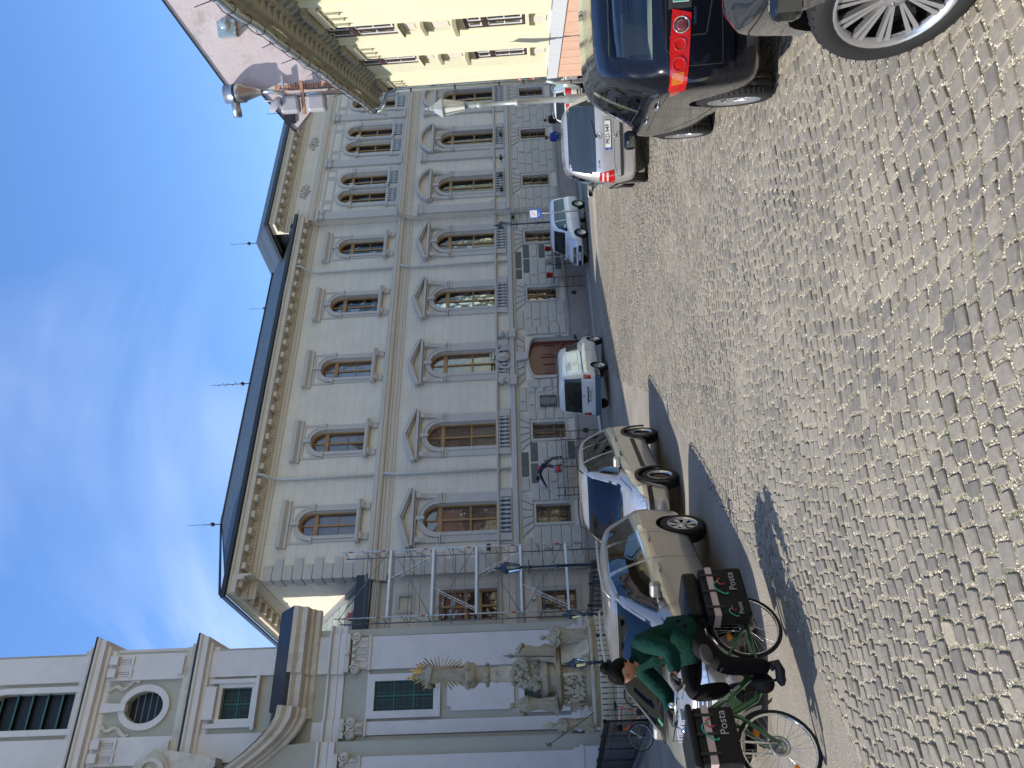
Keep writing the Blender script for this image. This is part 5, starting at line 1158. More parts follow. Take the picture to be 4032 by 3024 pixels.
# --- small silver hatchback with plate, in the middle distance right ---
def car_small_silver():
    c=Car('silver_compact_car','small tall silver hatchback seen from behind, number plate with blue band','parked cars')
    P=dict(top=[(-1.8,.56),(-1.79,.72),(-1.76,.95),(-1.7,1.06),(-1.45,1.48),(-1.3,1.55),(-.6,1.59),(.2,1.56),(1.15,1.06),(1.55,.9),(1.74,.7),(1.8,.5)],belt=[(-1.8,.54),(-1.75,.85),(-1.6,1.0),(0,.98),(1,.92),(1.5,.82),(1.8,.48)],bot=[(-1.8,.28),(-1.5,.22),(1.5,.22),(1.8,.28)],
      w=[(-1.8,.66),(-1.76,.76),(-1.65,.83),(-1.3,.86),(1,.86),(1.5,.8),(1.75,.66),(1.8,.55)],wt=[(-1.8,.6),(-1.6,.68),(-1.3,.60),(.2,.60),(1.1,.66),(1.8,.5)],crown=.03)
    m=paint('bright_silver_paint',(.48,.47,.45),.6,.3); c.body(P,m,(-1.2,1.22),.29,.34)
    rw=[(-.56,1.05),(-.48,1.46),(.48,1.46),(.56,1.05)]
    s1=[(-1.35,1.08),(-1.2,1.42),(-.45,1.5),(-.42,1.03)]; s2=[(-.35,1.03),(-.35,1.5),(.25,1.46),(1.0,1.0)]
    c.cavity((-1.55,1.0),.5,[s1,s2],([(-.6,1.02),(-.5,1.46),(.5,1.46),(.6,1.02)],0,1.9),(rw,-2.2,-1.0)); c.finish()
    c.patch([(-.7,1.0),(.7,1.0)],[(-.56,1.5),(.56,1.5)],'B','rear_window',M('dark_car_glass',(.02,.028,.03),.02,var=0,coat=1),.004,.006,nu=18,nv=8)
    c.patch([(-1.4,1.04),(-.44,1.0)],[(-1.25,1.42),(-1.0,1.5),(-.44,1.53)],'L','rear_side_window',carglass,.001,.004,mirror=True); c.patch([(-.38,1.0),(1.0,.98)],[(-.38,1.53),(.25,1.49),(1.05,1.02)],'L','front_side_window',carglass,.001,.004,mirror=True)
    c.patch([(-.62,1.0),(.62,1.0)],[(-.52,1.48),(.52,1.48)],'F','windscreen',carglass,.001,.004)
    for sg in (1,-1):
        o=c._patch([(sg*.62,.68),(sg*.84,.66)],[(sg*.66,.94),(sg*.79,.95)],'B','tail_lamp',redlens,.012,.03,6,6,None,1)
        for z in (.78,.86): c._patch([(sg*.66,z),(sg*.8,z)],[(sg*.66,z+.03),(sg*.8,z+.03)],'B','reversing_lens',M('pale_lens',(.6,.45,.42),.1,var=0),.016,.01,4,2,o,1)
    c.patch([(-.72,.5),(.72,.5)],[(-.74,.555),(.74,.555)],'B','bumper_strip',darkpl,.012,.02,18,2,mirror=False); c.line([(-.74,.56),(-.72,.62),(-.5,.66),(.5,.66),(.72,.62),(.74,.56)],'B',n=30)
    c.patch([(-.36,.70),(.36,.70)],[(-.34,.86),(.34,.86)],'B','plate_recess',M('recess_silver',(.2,.2,.2),.5),.003,.006); c.plate('PKD-949','B',0,.775,.52,.115)
    c.badge('B',0,.935,.055,'star'); c.badge('B',0,.615,.05,'oval'); 
    q,n=c.hit(.55,.95,'B'); text('A 140',.055,chrome,c.root,MX(((0,0,-1,q.x-.012),(-1,0,0,.5),(0,1,0,.945),(0,0,0,1))),.002,'model_script')
    mb=MB(); q,n=c.hit(0,1.02,'B'); mb.ball((q.x-.02,0,1.0),.03,8); mb.bar((q.x-.02,0,1.0),(q.x+.02,-.3,1.06),.018); mb.build('rear_wiper',darkpl,c.root)
    c.line([(-.42,1.0),(-.44,.35)],'L'); c.line([(-1.25,1.0),(-1.0,.6),(-.9,.35)],'L'); c.line([(.95,.95),(.85,.35)],'L'); c.patch([(-.88,.52),(.8,.52)],[(-.88,.6),(.8,.6)],'L','side_rub_strip',darkpl,.008,.014,12,2,mirror=True)
    c.handle(-.85,.86,m); c.handle(.1,.86,m); c.wheels((-1.2,1.22),.765,.29,.195,'multi',w_=.18); c.mirror(.75,.85,1.0,m,.95); c.seats((-.6,.3),.42,.36); c.wheelside(.7,.34,.92)
    c.place(-1.2,.855,(3.88,15.55),11.8,1.03)
    return c
def estate(c,m,H=1.5,L=2.2,rails=True,glass=True,rim='seven',R=.32):
    P=dict(top=[(-L,.58),(-L+.02,.8),(-L+.06,1.0),(-L+.13,1.1),(-L+.42,H-.06),(-L+.65,H-.01),(-.6,H+.01),(.05,H-.02),(.45,H-.12),(1.15,1.04),(1.35,.97),(1.8,.86),(2.04,.7),(2.12,.52)],
      belt=[(-L,.56),(-L+.08,.9),(-L+.3,1.02),(0,.95),(1.0,.9),(1.6,.82),(1.95,.68),(2.12,.5)],bot=[(-L,.3),(-1.8,.24),(1.7,.2),(2.12,.26)],
      w=[(-L,.64),(-L+.06,.76),(-L+.25,.85),(-1.2,.88),(1.2,.88),(1.7,.84),(2.0,.68),(2.12,.5)],wt=[(-L,.56),(-L+.3,.66),(-1.4,.60),(.2,.61),(1.1,.70),(1.6,.7),(2.12,.42)],crown=.035)
    c.body(P,m,(-1.33,1.31),R,R+.06)
    s0=[(-L+.5,1.07),(-L+.62,H-.14),(-1.2,H-.08),(-1.0,1.03)]; s1=[(-.95,1.03),(-1.12,H-.08),(-.36,H-.06),(-.28,1.0)]; s2=[(-.2,1.0),(-.26,H-.06),(.25,H-.12),(.98,1.0),(.95,.98)]
    c.cavity((-L+.4,1.12),.5,[s0,s1,s2],([(-.66,.98),(-.55,H-.09),(.55,H-.09),(.66,.98)],0,1.9),([(-.6,1.08),(-.52,H-.12),(.52,H-.12),(.6,1.08)],-2.4,-1.4)); c.finish()
    c.patch([(-L+.45,1.05),(-.98,1.01)],[(-L+.58,H-.12),(-1.16,H-.06)],'L','quarter_window',carglass,.001,.004,mirror=True); c.patch([(-.98,1.01),(-.26,.98)],[(-1.15,H-.06),(-.34,H-.04)],'L','rear_side_window',carglass,.001,.004,mirror=True)
    c.patch([(-.22,.98),(.98,.97)],[(-.28,H-.04),(.25,H-.1),(1.02,1.0)],'L','front_side_window',carglass,.001,.004,mirror=True)
    c.patch([(-.7,.96),(.7,.96)],[(-.58,H-.07),(.58,H-.07)],'F','windscreen',carglass,.001,.004,nu=18,nv=8); c.patch([(-.62,1.05),(.62,1.05)],[(-.54,H-.1),(.54,H-.1)],'B','rear_window',carglass,.001,.004)
    c.line([(-L+.42,1.03),(-1,.985),(.98,.955)],'L',chrome if glass else darkpl,.014,'window_trim',.004)
    c.line([(-.24,.97),(-.24,.5),(-.28,.3)],'L'); c.line([(-1.05,1.0),(-1.05,.75),(-.95,.5),(-.9,.32)],'L'); c.line([(.98,.94),(1.0,.6),(.9,.3)],'L'); c.line([(-.9,.3),(.9,.28)],'L'); c.line([(1.12,.97),(1.5,.88),(1.85,.78),(1.95,.6)],'L')
    c.line([(-2.0,.86),(0,.8),(1.2,.76)],'L',m,.016,'swage_line',.005)
    if rails:
        for sg in (1,-1):
            mb=MB(); mb.tube([(-L+.65,sg*.56,H-.0),(-L+.72,sg*.57,H+.055),(-.6,sg*.58,H+.075),(.05,sg*.57,H+.05),(.2,sg*.56,H-.02)],.016,8); mb.build('roof_rail',M('rail_satin',(.4,.4,.4),.35,metal=.7) if glass else darkpl,c.root)
    for sg in (1,-1):
        o=c._patch([(sg*.42,.6),(sg*.82,.66)],[(sg*.38,.74),(sg*.6,.8),(sg*.78,.82)],'F','headlight',clearlens,.01,.03,10,5,None,1)
        c._patch([(sg*.5,.36),(sg*.68,.36)],[(sg*.5,.45),(sg*.7,.45)],'F','fog_lamp',clearlens,.008,.02,5,3,None,1)
        c._patch([(-L+.03,.7),(-L+.22,.76)],[(-L+.05,.98),(-L+.2,.96)],'L' if sg>0 else 'R','tail_lamp',redlens,.01,.03,5,5,None,1)
        c._patch([(sg*.55,.72),(sg*.8,.72)],[(sg*.57,.98),(sg*.78,.98)],'B','tail_lamp',redlens,.01,.03,5,5,None,1)
    c.handle(-.85,.86,m); c.handle(.08,.84,m); c.seats((-.8,.25),.4,.37); c.wheelside(.72,.36,.9); c.mirror(.78,.86,.99,m,1.0)
    mb=MB(); mb.box(.75,1.12,-.68,.68,.7,.92); mb.build('dashboard',cabin,c.root,bevel=.05)
    for y in (-.1,.35):
        mb=MB(); q,n=c.hit(y,.985,'F'); mb.bar((q.x+.02,y,.99),(q.x-.0+.03,y-.5,1.0),.018); mb.build('wiper',darkpl,c.root)
    c.patch([(-.4,.42),(.4,.42)],[(-.42,.5),(.42,.5)],'F','lower_grille',darkpl,.006,.02,10,2)
    c.wheels((-1.33,1.31),.775,R,R-.105,rim,w_=.205)
    return P
def car_left_estate():
    c=Car('grey_gold_estate','grey-gold metallic car beside the cyclist, its bonnet at the near side','parked cars'); m=paint('grey_gold_paint',(.32,.305,.275),.65,.3)
    estate(c,m,1.5)
    c.patch([(-.4,.6),(.4,.6)],[(-.38,.74),(.38,.74)],'F','grille',darkpl,.008,.02,12,4); 
    for z in (.63,.67,.71): c.patch([(-.37,z),(.37,z)],[(-.37,z+.012),(.37,z+.012)],'F','grille_bar',chrome,.014,.01,12,1)
    c.badge('F',0,.70,.065,'vw')
    mb=MB(); q,n=c.hit(-.48,1.05,'F'); 
    c.patch([(-.5,1.0),(-.46,1.0)],[(-.5,1.04),(-.46,1.04)],'F','toll_sticker',M('sticker_green',(.06,.25,.12),.5),.004,.002,2,2)
    c.place(-1.33,.87,(-2.12,11.2),192.3,1.0)
    return c
def car_beige_van():
    c=Car('beige_people_carrier','beige metallic people carrier with steel wheels and black side strip, behind the grey-gold car','parked cars'); m=paint('warm_silver_paint',(.46,.445,.41),.6,.32)
    estate(c,m,1.6,2.15,True,False,'steel',.31)
    c.patch([(-.85,.52),(.85,.50)],[(-.85,.6),(.85,.58)],'L','side_rub_strip',darkpl,.01,.018,16,2,mirror=True); c.patch([(1.72,.5),(2.0,.5)],[(1.72,.58),(2.0,.58)],'L','bumper_strip',darkpl,.01,.018,6,2,mirror=True); c.patch([(-.7,.5),(.7,.5)],[(-.7,.58),(.7,.58)],'F','bumper_strip',darkpl,.01,.018,16,2)
    for x in (-1.33,1.31):
        for sg in (1,-1):
            mb=MB(); mb.strip([(x+.375*cos(t),.31+.375*sin(t)) for t in [pi*k/14 for k in range(-1,16)]],[(x+.43*cos(t),.31+.43*sin(t)) for t in [pi*k/14 for k in range(-1,16)]],sg*.87,sg*.892); mb.build('arch_lip',darkpl,c.root)
    c.handle(-.85,.87,darkpl); c.handle(.08,.86,darkpl); c.badge('F',0,.7,.05,'ring')
    c.place(1.31,.87,(-1.70,13.52),192.3,1.02)
    return c
def boxvan(name,label,m,L,H,W,wb,rear,color_glass,R=.31,hood=.9,group='parked cars'):
    c=Car(name,label,group,'van'); l2=L/2
    P=dict(top=[(-l2,.55),(-l2+.02,.9),(-l2+.05,1.2),(-l2+.12,H-.12),(-l2+.25,H-.02),(-l2+.6,H),(l2-1.9,H),(l2-1.5,H-.08),(l2-hood,1.12),(l2-hood+.2,1.03),(l2-.25,.88),(l2-.05,.7),(l2,.5)],
      belt=[(-l2,.53),(-l2+.1,.98),(-l2+.4,1.04),(l2-1.2,.98),(l2-.5,.86),(l2,.48)],bot=[(-l2,.32),(l2,.28)],
      w=[(-l2,W-.16),(-l2+.05,W-.06),(-l2+.2,W),(l2-.9,W),(l2-.4,W-.07),(l2-.05,W-.22),(l2,W-.32)],wt=[(-l2,W-.25),(-l2+.12,W-.16),(l2-1.9,W-.16),(l2-1.2,W-.18),(l2,W-.4)],crown=.04)
    c.body(P,m,(-wb/2+.05,wb/2+.05),R,R+.055); c.wb=wb; c.finish(); return c
def car_vans():
    dg=M('van_window_glass',(.014,.018,.02),.05,var=0,spec=.35)
    # white transporter van, rear and right flank towards the camera
    m=paint('aged_white_paint',(.6,.59,.55),0,.35,dirt=(.35,.3,.25,.4)); H=1.94
    c=boxvan('white_delivery_van','old white delivery van with blue bumper seen from behind in front of the gate',m,4.75,H,.92,2.92,True,None,.315,1.0)
    c.patch([(-.74,1.08),(.74,1.08)],[(-.68,1.74),(.68,1.74)],'B','rear_window',dg,.006,.01,14,6); c.patch([(-.01,1.1),(.01,1.1)],[(-.01,1.72),(.01,1.72)],'B','window_rubber',darkpl,.002,.004,2,2)
    for sg in (1,-1): c._patch([(sg*.72,.72),(sg*.86,.72)],[(sg*.74,1.0),(sg*.86,1.0)],'B','tail_lamp',redlens,.012,.03,4,5,None,1)
    bb=M('faded_blue_bumper',(.06,.1,.14),.5,var=.15); c.patch([(-.82,.36),(.82,.36)],[(-.84,.56),(.84,.56)],'B','rear_bumper',bb,.05,.09,16,3); c.patch([(-2.3,.42),(-1.8,.42)],[(-2.3,.56),(-1.8,.56)],'R','rear_bumper_side',bb,.012,.03,5,2)
    c.plate('GVU-038','B',-.05,.76,.5,.11); c.badge('B',0,1.0,.05,'vw'); c.patch([(-.4,.82),(.3,.82)],[(-.4,.86),(.3,.86)],'B','plate_lamp_bar',darkpl,.02,.03,6,2)
    for a,b_ in ((.25,1.05),(1.15,1.7)): pass
    c.patch([(.3,1.1),(1.05,1.1)],[(.3,1.58),(.95,1.6)],'R','side_window',dg,.006,.01,8,4); c.patch([(1.12,1.08),(1.85,1.04)],[(1.05,1.6),(1.2,1.6),(1.4,1.5)],'R','door_window',dg,.006,.01,8,4)
    for f,l in (('R',[(.2,1.75),(.2,.45)]),('R',[(1.08,1.7),(1.1,.4)]),('R',[(-.9,1.62),(.15,1.62),(.15,1.15),(-.9,1.15),(-.9,1.62)]),('R',[(-2.0,1.62),(-1.0,1.62),(-1.0,1.15),(-2.0,1.15),(-2.0,1.62)])): c.line(l,f,w_=.012)
    c.patch([(-2.1,.98),(.1,.98)],[(-2.1,1.02),(.1,1.02)],'R','sliding_rail',darkpl,.004,.01,8,2); c.handle(.9,.95,darkpl)
    c.wheels((-1.41,1.51),.79,.315,.2,'far',w_=.2); c.mirror(1.6,.9,1.15,darkpl); mb=MB()
    for y in (-.6,.6): mb.bar((-1.8,y,H+.06),(.5,y,H+.06),.03)
    for x in (-1.7,-.6,.4): mb.bar((x,-.7,H+.04),(x,.7,H+.04),.03)
    mb.build('roof_rack',blackm,c.root)
    c.place(-1.41,-.88,(.56,30.6),24,1.0)
    # second van: small white van facing left
    m=paint('clean_white_paint',(.68,.68,.69),0,.3)
    c=boxvan('small_white_van','clean white compact van parked nose-left below the restaurant sign',m,4.4,1.82,.88,2.68,False,None,.315,1.05)
    c.patch([(-1.95,1.08),(-.75,1.06)],[(-1.85,1.6),(-.75,1.62)],'L','cargo_window',dg,.006,.01,8,4); c.patch([(-.65,1.04),(.1,1.02)],[(-.65,1.62),(.1,1.62)],'L','rear_side_window',dg,.006,.01,8,4); c.patch([(.18,1.02),(1.15,1.0)],[(.18,1.62),(.45,1.58),(.75,1.45)],'L','front_side_window',dg,.006,.01,8,4)
    c.patch([(-.7,1.12),(.7,1.12)],[(-.6,1.66),(.6,1.66)],'F','windscreen',dg,.004,.01,14,6)
    for sg in (1,-1): c._patch([(sg*.5,.68),(sg*.78,.7)],[(sg*.45,.85),(sg*.74,.88)],'F','headlight',clearlens,.01,.03,8,4,None,1)
    c.patch([(-.5,.62),(.5,.62)],[(-.45,.76),(.45,.76)],'F','grille',darkpl,.01,.02,10,3); c.patch([(-.6,.36),(.6,.36)],[(-.6,.52),(.6,.52)],'F','lower_grille',darkpl,.01,.02,10,3)
    for z in (.66,.71): c.patch([(-.42,z),(.42,z)],[(-.42,z+.012),(.42,z+.012)],'F','grille_bar',chrome,.014,.01,10,1)
    c.badge('F',0,.7,.07,'vw'); c.plate('RKT-551','F',0,.44,.5,.11) if False else None
    mb=MB(); q,n=c.hit(0,.44,'F'); mb.box(q.x+.012,q.x+.022,-.25,.25,.39,.5); mb.build('number_plate',platew,c.root)
    for l in ([(-.7,1.6),(-.72,.45)],[(.14,1.65),(.14,.4)],[(1.1,1.0),(1.1,.8),(1.0,.4)]): c.line(l,'L',w_=.01)
    c.line([(-2.0,.86),(1.0,.82)],'L',m,.02,'swage_line',.006); c.handle(-.5,.93,m); c.handle(.3,.93,m); c.mirror(.95,.88,1.1,M('mirror_white',(.6,.6,.6),.4)); c.wheels((-1.29,1.39),.77,.315,.2,'far',w_=.2)
    c.place(1.39,.86,(7.75,40.7),224,1.06)
    # silver-white estate by the yellow house
    c=Car('white_estate','white estate car parked beyond the silver lamp post, sun glinting in its rear window','parked cars'); m=paint('pearl_white_paint',(.62,.61,.58),.2,.3)
    estate(c,m,1.47,2.25,True,True,'multi',.31); c.patch([(-.66,1.02),(.66,1.02)],[(-.56,1.4),(.56,1.4)],'B','rear_screen',dg,.006,.008,14,6); c.patch([(-.3,.62),(.3,.62)],[(-.3,.76),(.3,.76)],'B','plate_recess',m,.004,.006); c.plate('HLV-678','B',0,.62,.52,.115); c.badge('B',0,.9,.05,'vw'); c.badge('B',-.0,.78,.03,'oval')
    c.patch([(-.84,.4),(.84,.4)],[(-.84,.46),(.84,.46)],'B','bumper_strip',darkpl,.012,.02,16,2)
    c.place(-1.33,-.87,(13.5,35.3),30,1.0)
cars=[car_dark_hatch(),car_corner(),car_small_silver(),car_left_estate(),car_beige_van()]; car_vans()
# ================= square furniture =================
pd=V((.826,.563,0)); pn=V((.563,-.826,0))     # palace wall direction and outward normal
def pal_pt(s,off,z): q=V(P0)+pd*s+pn*off; return V((q.x,q.y,z))
# pavement with kerb along palace and link
mb=MB(MX.Translation(P0)@MX.Rotation(PR,4,'Z')); mb.prism([(-.2,-.75),(-.2,-.55),(-2.1,-.6),(-2.12,-.75)],'x',-12,50); tag(mb.build('pavement',ma),kind='structure')
mb=MB(MX.Translation(P0)@MX.Rotation(PR,4,'Z'))
for k in range(60): mb.box(-10+k,-10.01+k+1,-2.25,-2.121,-.8,-.59)
tag(mb.build('kerb',M('kerb_stone',(.36,.34,.31),.85,var=.15,scale=4)),kind='structure')
mb=MB(MX.Translation(Q0)@MX.Rotation(pi/2-YYAW,4,'Z')); mb.prism([(.13,-.3),(1.5,-.34),(1.52,-.7),(.13,-.7)],'x',-33,1.5); 
for v in mb.v: v.z+=(-.0165*(v.y-31)) 
tag(mb.build('pavement',ma),kind='structure')
alu=M('scaffold_aluminium',(.6,.6,.6),.4,metal=.2,var=.08,scale=6); steelg=M('galvanised_tube',(.22,.23,.24),.45,metal=.6,var=.12,scale=8); redclip=M('red_clip',(.55,.06,.03),.5)
# scaffold tower
sc=empty('scaffold_tower',P0,PR,'tall narrow aluminium scaffold tower with ladders in front of the link building','scaffold')
X0,X1=-2.47,.48; Yb,Yf=-.8,-1.6; Zt=11.35; LV=[1.5,3.46,5.38,7.27,9.15]
for x in (X0,X1):
    for y in (Yb,Yf):
        mb=MB(); mb.tube([(x,y,-.5),(x,y,Zt)],.028,8); mb.build('standard',alu if y==Yf else steelg,sc)
mb=MB()
for x in (X0,X1):
    z=-.2
    while z<Zt: mb.tube([(x,Yb,z),(x,Yf,z)],.018,6); z+=.95
    for z in LV: mb.tube([(x,Yb,z+.5),(x,Yf,z+.95)],.014,5); mb.tube([(x,Yb+.45,z+1.15),(x,Yf-.12,z+1.25)],.014,5)
mb.build('end_frame_rungs',steelg,sc)
for i,z in enumerate(LV):
    mb=MB(); mb.box(X0,X1,Yf+.06,Yb-.06,z-.06,z); mb.box(X0,X1,Yf-.03,Yf+.0,z-.05,z+.04); mb.build('platform',M('platform_pale',(.75,.74,.71),.6,var=.1),sc)
    mb=MB(); mb.tube([(X0,Yf,z+.5),(X1,Yf,z+.5)],.015,6); mb.tube([(X0,Yf,z+1.0),(X1,Yf,z+1.0)],.015,6); mb.tube([(X0,Yb,z+1.0),(X1,Yb,z+1.0)],.015,6); mb.build('guard_rail',steelg,sc)
    a,b_=((X0,X1) if i%2==0 else (X1,X0)); z1=LV[i+1] if i<4 else Zt-.1
    mb=MB(); mb.tube([(b_,Yf-.02,z+.05),(a,Yf-.02,z1-.1)],.017,6); mb.build('diagonal_brace',steelg,sc)
    if i<4:
        mb=MB(); xa,xb=(X0+.25,X0+1.25) if i%2==0 else (X1-.25,X1-1.25)
        for dy in (.12,.5): mb.bar((xa,Yf+dy,z),(xb,Yf+dy,z1),.05,.03)
        for k in range(8): t=(k+.5)/8; mb.bar((xa+(xb-xa)*t,Yf+.12,z+(z1-z)*t),(xa+(xb-xa)*t,Yf+.5,z+(z1-z)*t),.03)
        mb.build('ladder',alu,sc)
for x in (X0,X1):
    for z in LV+[10.6]:
        mb=MB(); mb.tube([(x,Yf,z+.25),(x,Yf,z+.42)],.033,8); mb.build('red_coupling',redclip,sc)
# low working platforms
def trestle(s0,s1,z,label,n=2):
    r=empty('low_scaffold',P0,PR,label,'scaffold',None); rust_=M('rusty_tube',(.12,.05,.03),.7,var=.3,scale=9)
    for s in [s0+(s1-s0)*k/n for k in range(n+1)]:
        mb=MB(); 
        for y in (-.5,-1.3): mb.tube([(s,y,-.55),(s,y,z+.35)],.022,6)
        for k in range(5): mb.tube([(s,-.5,-.3+k*.4),(s,-1.3,-.3+k*.4)],.014,5)
        mb.build('support_frame',rust_,r)
    mb=MB()
    for k in range(3): mb.box(s0-.15,s1+.15,-1.28+k*.27,-1.03+k*.27,z-.04,z)
    mb.build('planks',M('worn_planks',(.25,.19,.13),.85,var=.25,scale=4),r)
    mb=MB(); mb.tube([(s0,-1.32,-.4),(s0+(s1-s0)/n,-1.32,z-.2)],.014,5); mb.tube([(s0+(s1-s0)/n,-1.32,z-.2),(s1,-1.32,-.4)],.014,5); mb.build('cross_brace',steelg,r); return r
trestle(3.3,6.3,1.36,'low scaffold with planks under the bending worker'); trestle(16.2,19.6,1.22,'low scaffold with red and white buckets behind the clean white van')
mb=MB(MX.Translation(P0)@MX.Rotation(PR,4,'Z')); mb.box(-3,7.6,-1.0,-.97,.62,.66); 
def bucket(s,off,z,col,label,h=.33,r=.15,band=None):
    mb=MB(); p=pal_pt(s,off,z); mb.lathe([(r*.82,0),(r,h),(r*1.05,h),(r*1.05,h+.02),(r*.9,h+.02),(r*.72,.02)],p,14); o=mb.build('bucket',M('bucket_'+col,{'red':(.5,.03,.03),'white':(.6,.6,.6)}[col],.4)); tag(o,label,'bucket','buckets on the scaffolds')
    if band:
        mb=MB(); mb.lathe([(r*.9,h*.25),(r*.985,h*.8)],p+V((0,0,.002)),14); mb.build('printed_band',M('bucket_'+band,{'red':(.5,.03,.03),'white':(.6,.6,.6)}[band],.4),o); 
bucket(4.45,.95,1.37,'white','white bucket with red band at the feet of the bending worker',.38,.17,'red'); bucket(16.6,1.1,1.23,'red','red bucket at the right end of the low scaffold behind the white van'); bucket(17.6,1.1,1.23,'white','white bucket with blue mark in the middle of the low scaffold'); bucket(18.6,1.1,1.23,'red','red bucket at the left end of the low scaffold behind the white van')
# lamps
def lamp(name,label,x,y,top,base_r,mat,glass,arms=False,group=None,k=1.0):
    r=empty(name,(x,y,gz(y)),0,label,'street lamp',group); H=top-gz(y); hb=.95*k; zl=H-hb
    mb=MB(); b=base_r
    mb.lathe([(b*2.2,0),(b*2.2,.12*k),(b*1.7,.2*k),(b*1.5,.9*k),(b*1.75,.95*k),(b*1.1,1.05*k),(b*1.25,1.1*k),(b*1.0,1.2*k),(b*.85,zl*.62),(b*1.25,zl*.62+.02),(b*1.25,zl*.62+.1*k),(b*.8,zl*.62+.12*k),(b*.6,zl-.42*k),(b*1.1,zl-.38*k),(b*1.1,zl-.3*k),(b*.6,zl-.26*k),(b*1.2,zl-.16*k),(b*.55,zl-.08*k),(b*.9,zl)],(0,0,0),16); mb.build('post',mat,r)
    mb=MB(); g=.11*k; G=.2*k; z0=zl+.02; z1=zl+.52*k
    for i in range(6): a=2*pi*i/6+.3; mb.bar((g*cos(a),g*sin(a),z0),(G*cos(a),G*sin(a),z1),.018*k)
    for (rr,z) in ((g,z0),(G,z1)): mb.tube([(rr*cos(2*pi*i/6+.3),rr*sin(2*pi*i/6+.3),z) for i in range(6)],.015*k,6,closed=True)
    mb.lathe([(G*1.22,z1),(G*1.2,z1+.02*k),(G*.55,z1+.2*k),(G*.35,z1+.22*k),(G*.35,z1+.28*k),(G*.12,z1+.33*k),(G*.2,z1+.37*k),(0.003,z1+.46*k)],(0,0,0),6,0,'z',False); mb.build('lantern_frame',mat,r)
    mb=MB(); mb.lathe([(g*.96,z0),(G*.96,z1)],(0,0,0),6,0,'z',False); mb.build('lantern_glass',glass,r)
    if arms:
        mb=MB(); mb.tube([(-.22*k,0,zl-.3*k),(.22*k,0,zl-.3*k)],.016*k,6); [mb.ball((s*.22*k,0,zl-.3*k),.03*k,6) for s in (-1,1)]; mb.build('ladder_bar',mat,r)
    return r
navy=M('navy_iron',(.018,.03,.055),.45,var=.12,scale=6); frost=M('frosted_glass',(.55,.55,.5),.35,var=.05); silverp=M('silver_painted_iron',(.3,.33,.33),.4,metal=.3,var=.1,scale=6); clearg=glassmat('lantern_glass',(.8,.85,.85))
lamp('street_lamp','tall navy lamp post with open lantern in front of the scaffold tower',-6.64,28,4.18,.06,navy,clearg,True,'navy lamp posts')
lamp('street_lamp','tall navy lamp post standing beyond the clean white van',8.85,43,4.35,.06,navy,clearg,True,'navy lamp posts')
lamp('street_lamp','silver-grey lamp post with frosted lantern before the yellow house corner',8.52,23.5,5.2,.085,silverp,frost,False,None,1.3)
lamp('small_lamp','small navy lamp on the fence in front of the relief pedestal',-7.6,20.9,1.86,.055,navy,clearg,True,'small lamps at the column fence',.62)
lamp('small_lamp','small navy lamp on the fence right of the standing saint',-6.95,23.1,1.86,.055,navy,clearg,True,'small lamps at the column fence',.62)
# restaurant sign
sg=empty('restaurant_sign',(8.32,38.2,gz(38)),R_(-20),'blue and white restaurant sign with crossed knife and fork on a post','sign')
mb=MB(); mb.tube([(0,.03,0),(0,.03,2.95)],.028,8); mb.build('post',steelg,sg)
zc=2.03+.63; bl=M('sign_blue',(.02,.09,.4),.4,var=0)
mb=MB(); mb.box(-.22,.22,-.02,.0,zc-.29,zc+.29); pl=mb.build('blue_panel',bl,sg)
mb=MB(); mb.box(-.17,.17,-.024,-.0201,zc-.1,zc+.25); mb.build('white_field',platew,pl)
mb=MB(); mb.bar((-.11,-.027,zc-.05),(.11,-.027,zc+.2),.022,.003); mb.bar((.11,-.0285,zc-.05),(-.11,-.0285,zc+.2),.022,.003)
for k in (-1,0,1): mb.bar((-.11+k*.016,-.028,zc+.15),(-.12+k*.02,-.028,zc+.22),.008,.003)
mb.build('knife_and_fork',blackm,pl)
text('50 m',.1,platew,pl,MX.Translation((-.03,-.022,zc-.19))@MX.Rotation(pi/2,4,'X'),.001,'lettering'); mb=MB(); mb.bar((.15,-.023,zc-.25),(.15,-.023,zc-.13),.014,.002); mb.bar((.15,-.023,zc-.13),(.12,-.023,zc-.17),.012,.002); mb.bar((.15,-.023,zc-.13),(.18,-.023,zc-.17),.012,.002); mb.build('arrow',platew,pl)
# warning triangles behind the downpipe
tr=empty('warning_signs',(13.62,34.2,gz(34)),R_(-12),'two red-edged warning triangles on one post behind the downpipe','sign'); mb=MB(); mb.tube([(0,.03,0),(0,.03,3.3)],.028,8); mb.build('post',steelg,tr)
for z in (2.45,3.05):
    mb=MB(); mb.prism([(-.38,z-.2),(.38,z-.2),(0,z+.4)],'y',-.015,0); o=mb.build('red_triangle',M('sign_red',(.6,.04,.04),.4,var=0),tr); mb=MB(); mb.prism([(-.28,z-.145),(.28,z-.145),(0,z+.29)],'y',-.018,-.0155); mb.build('white_field',platew,o); mb=MB(); mb.box(-.025,.025,-.021,-.0185,z-.08,z+.1); mb.build('pictogram',blackm,o)
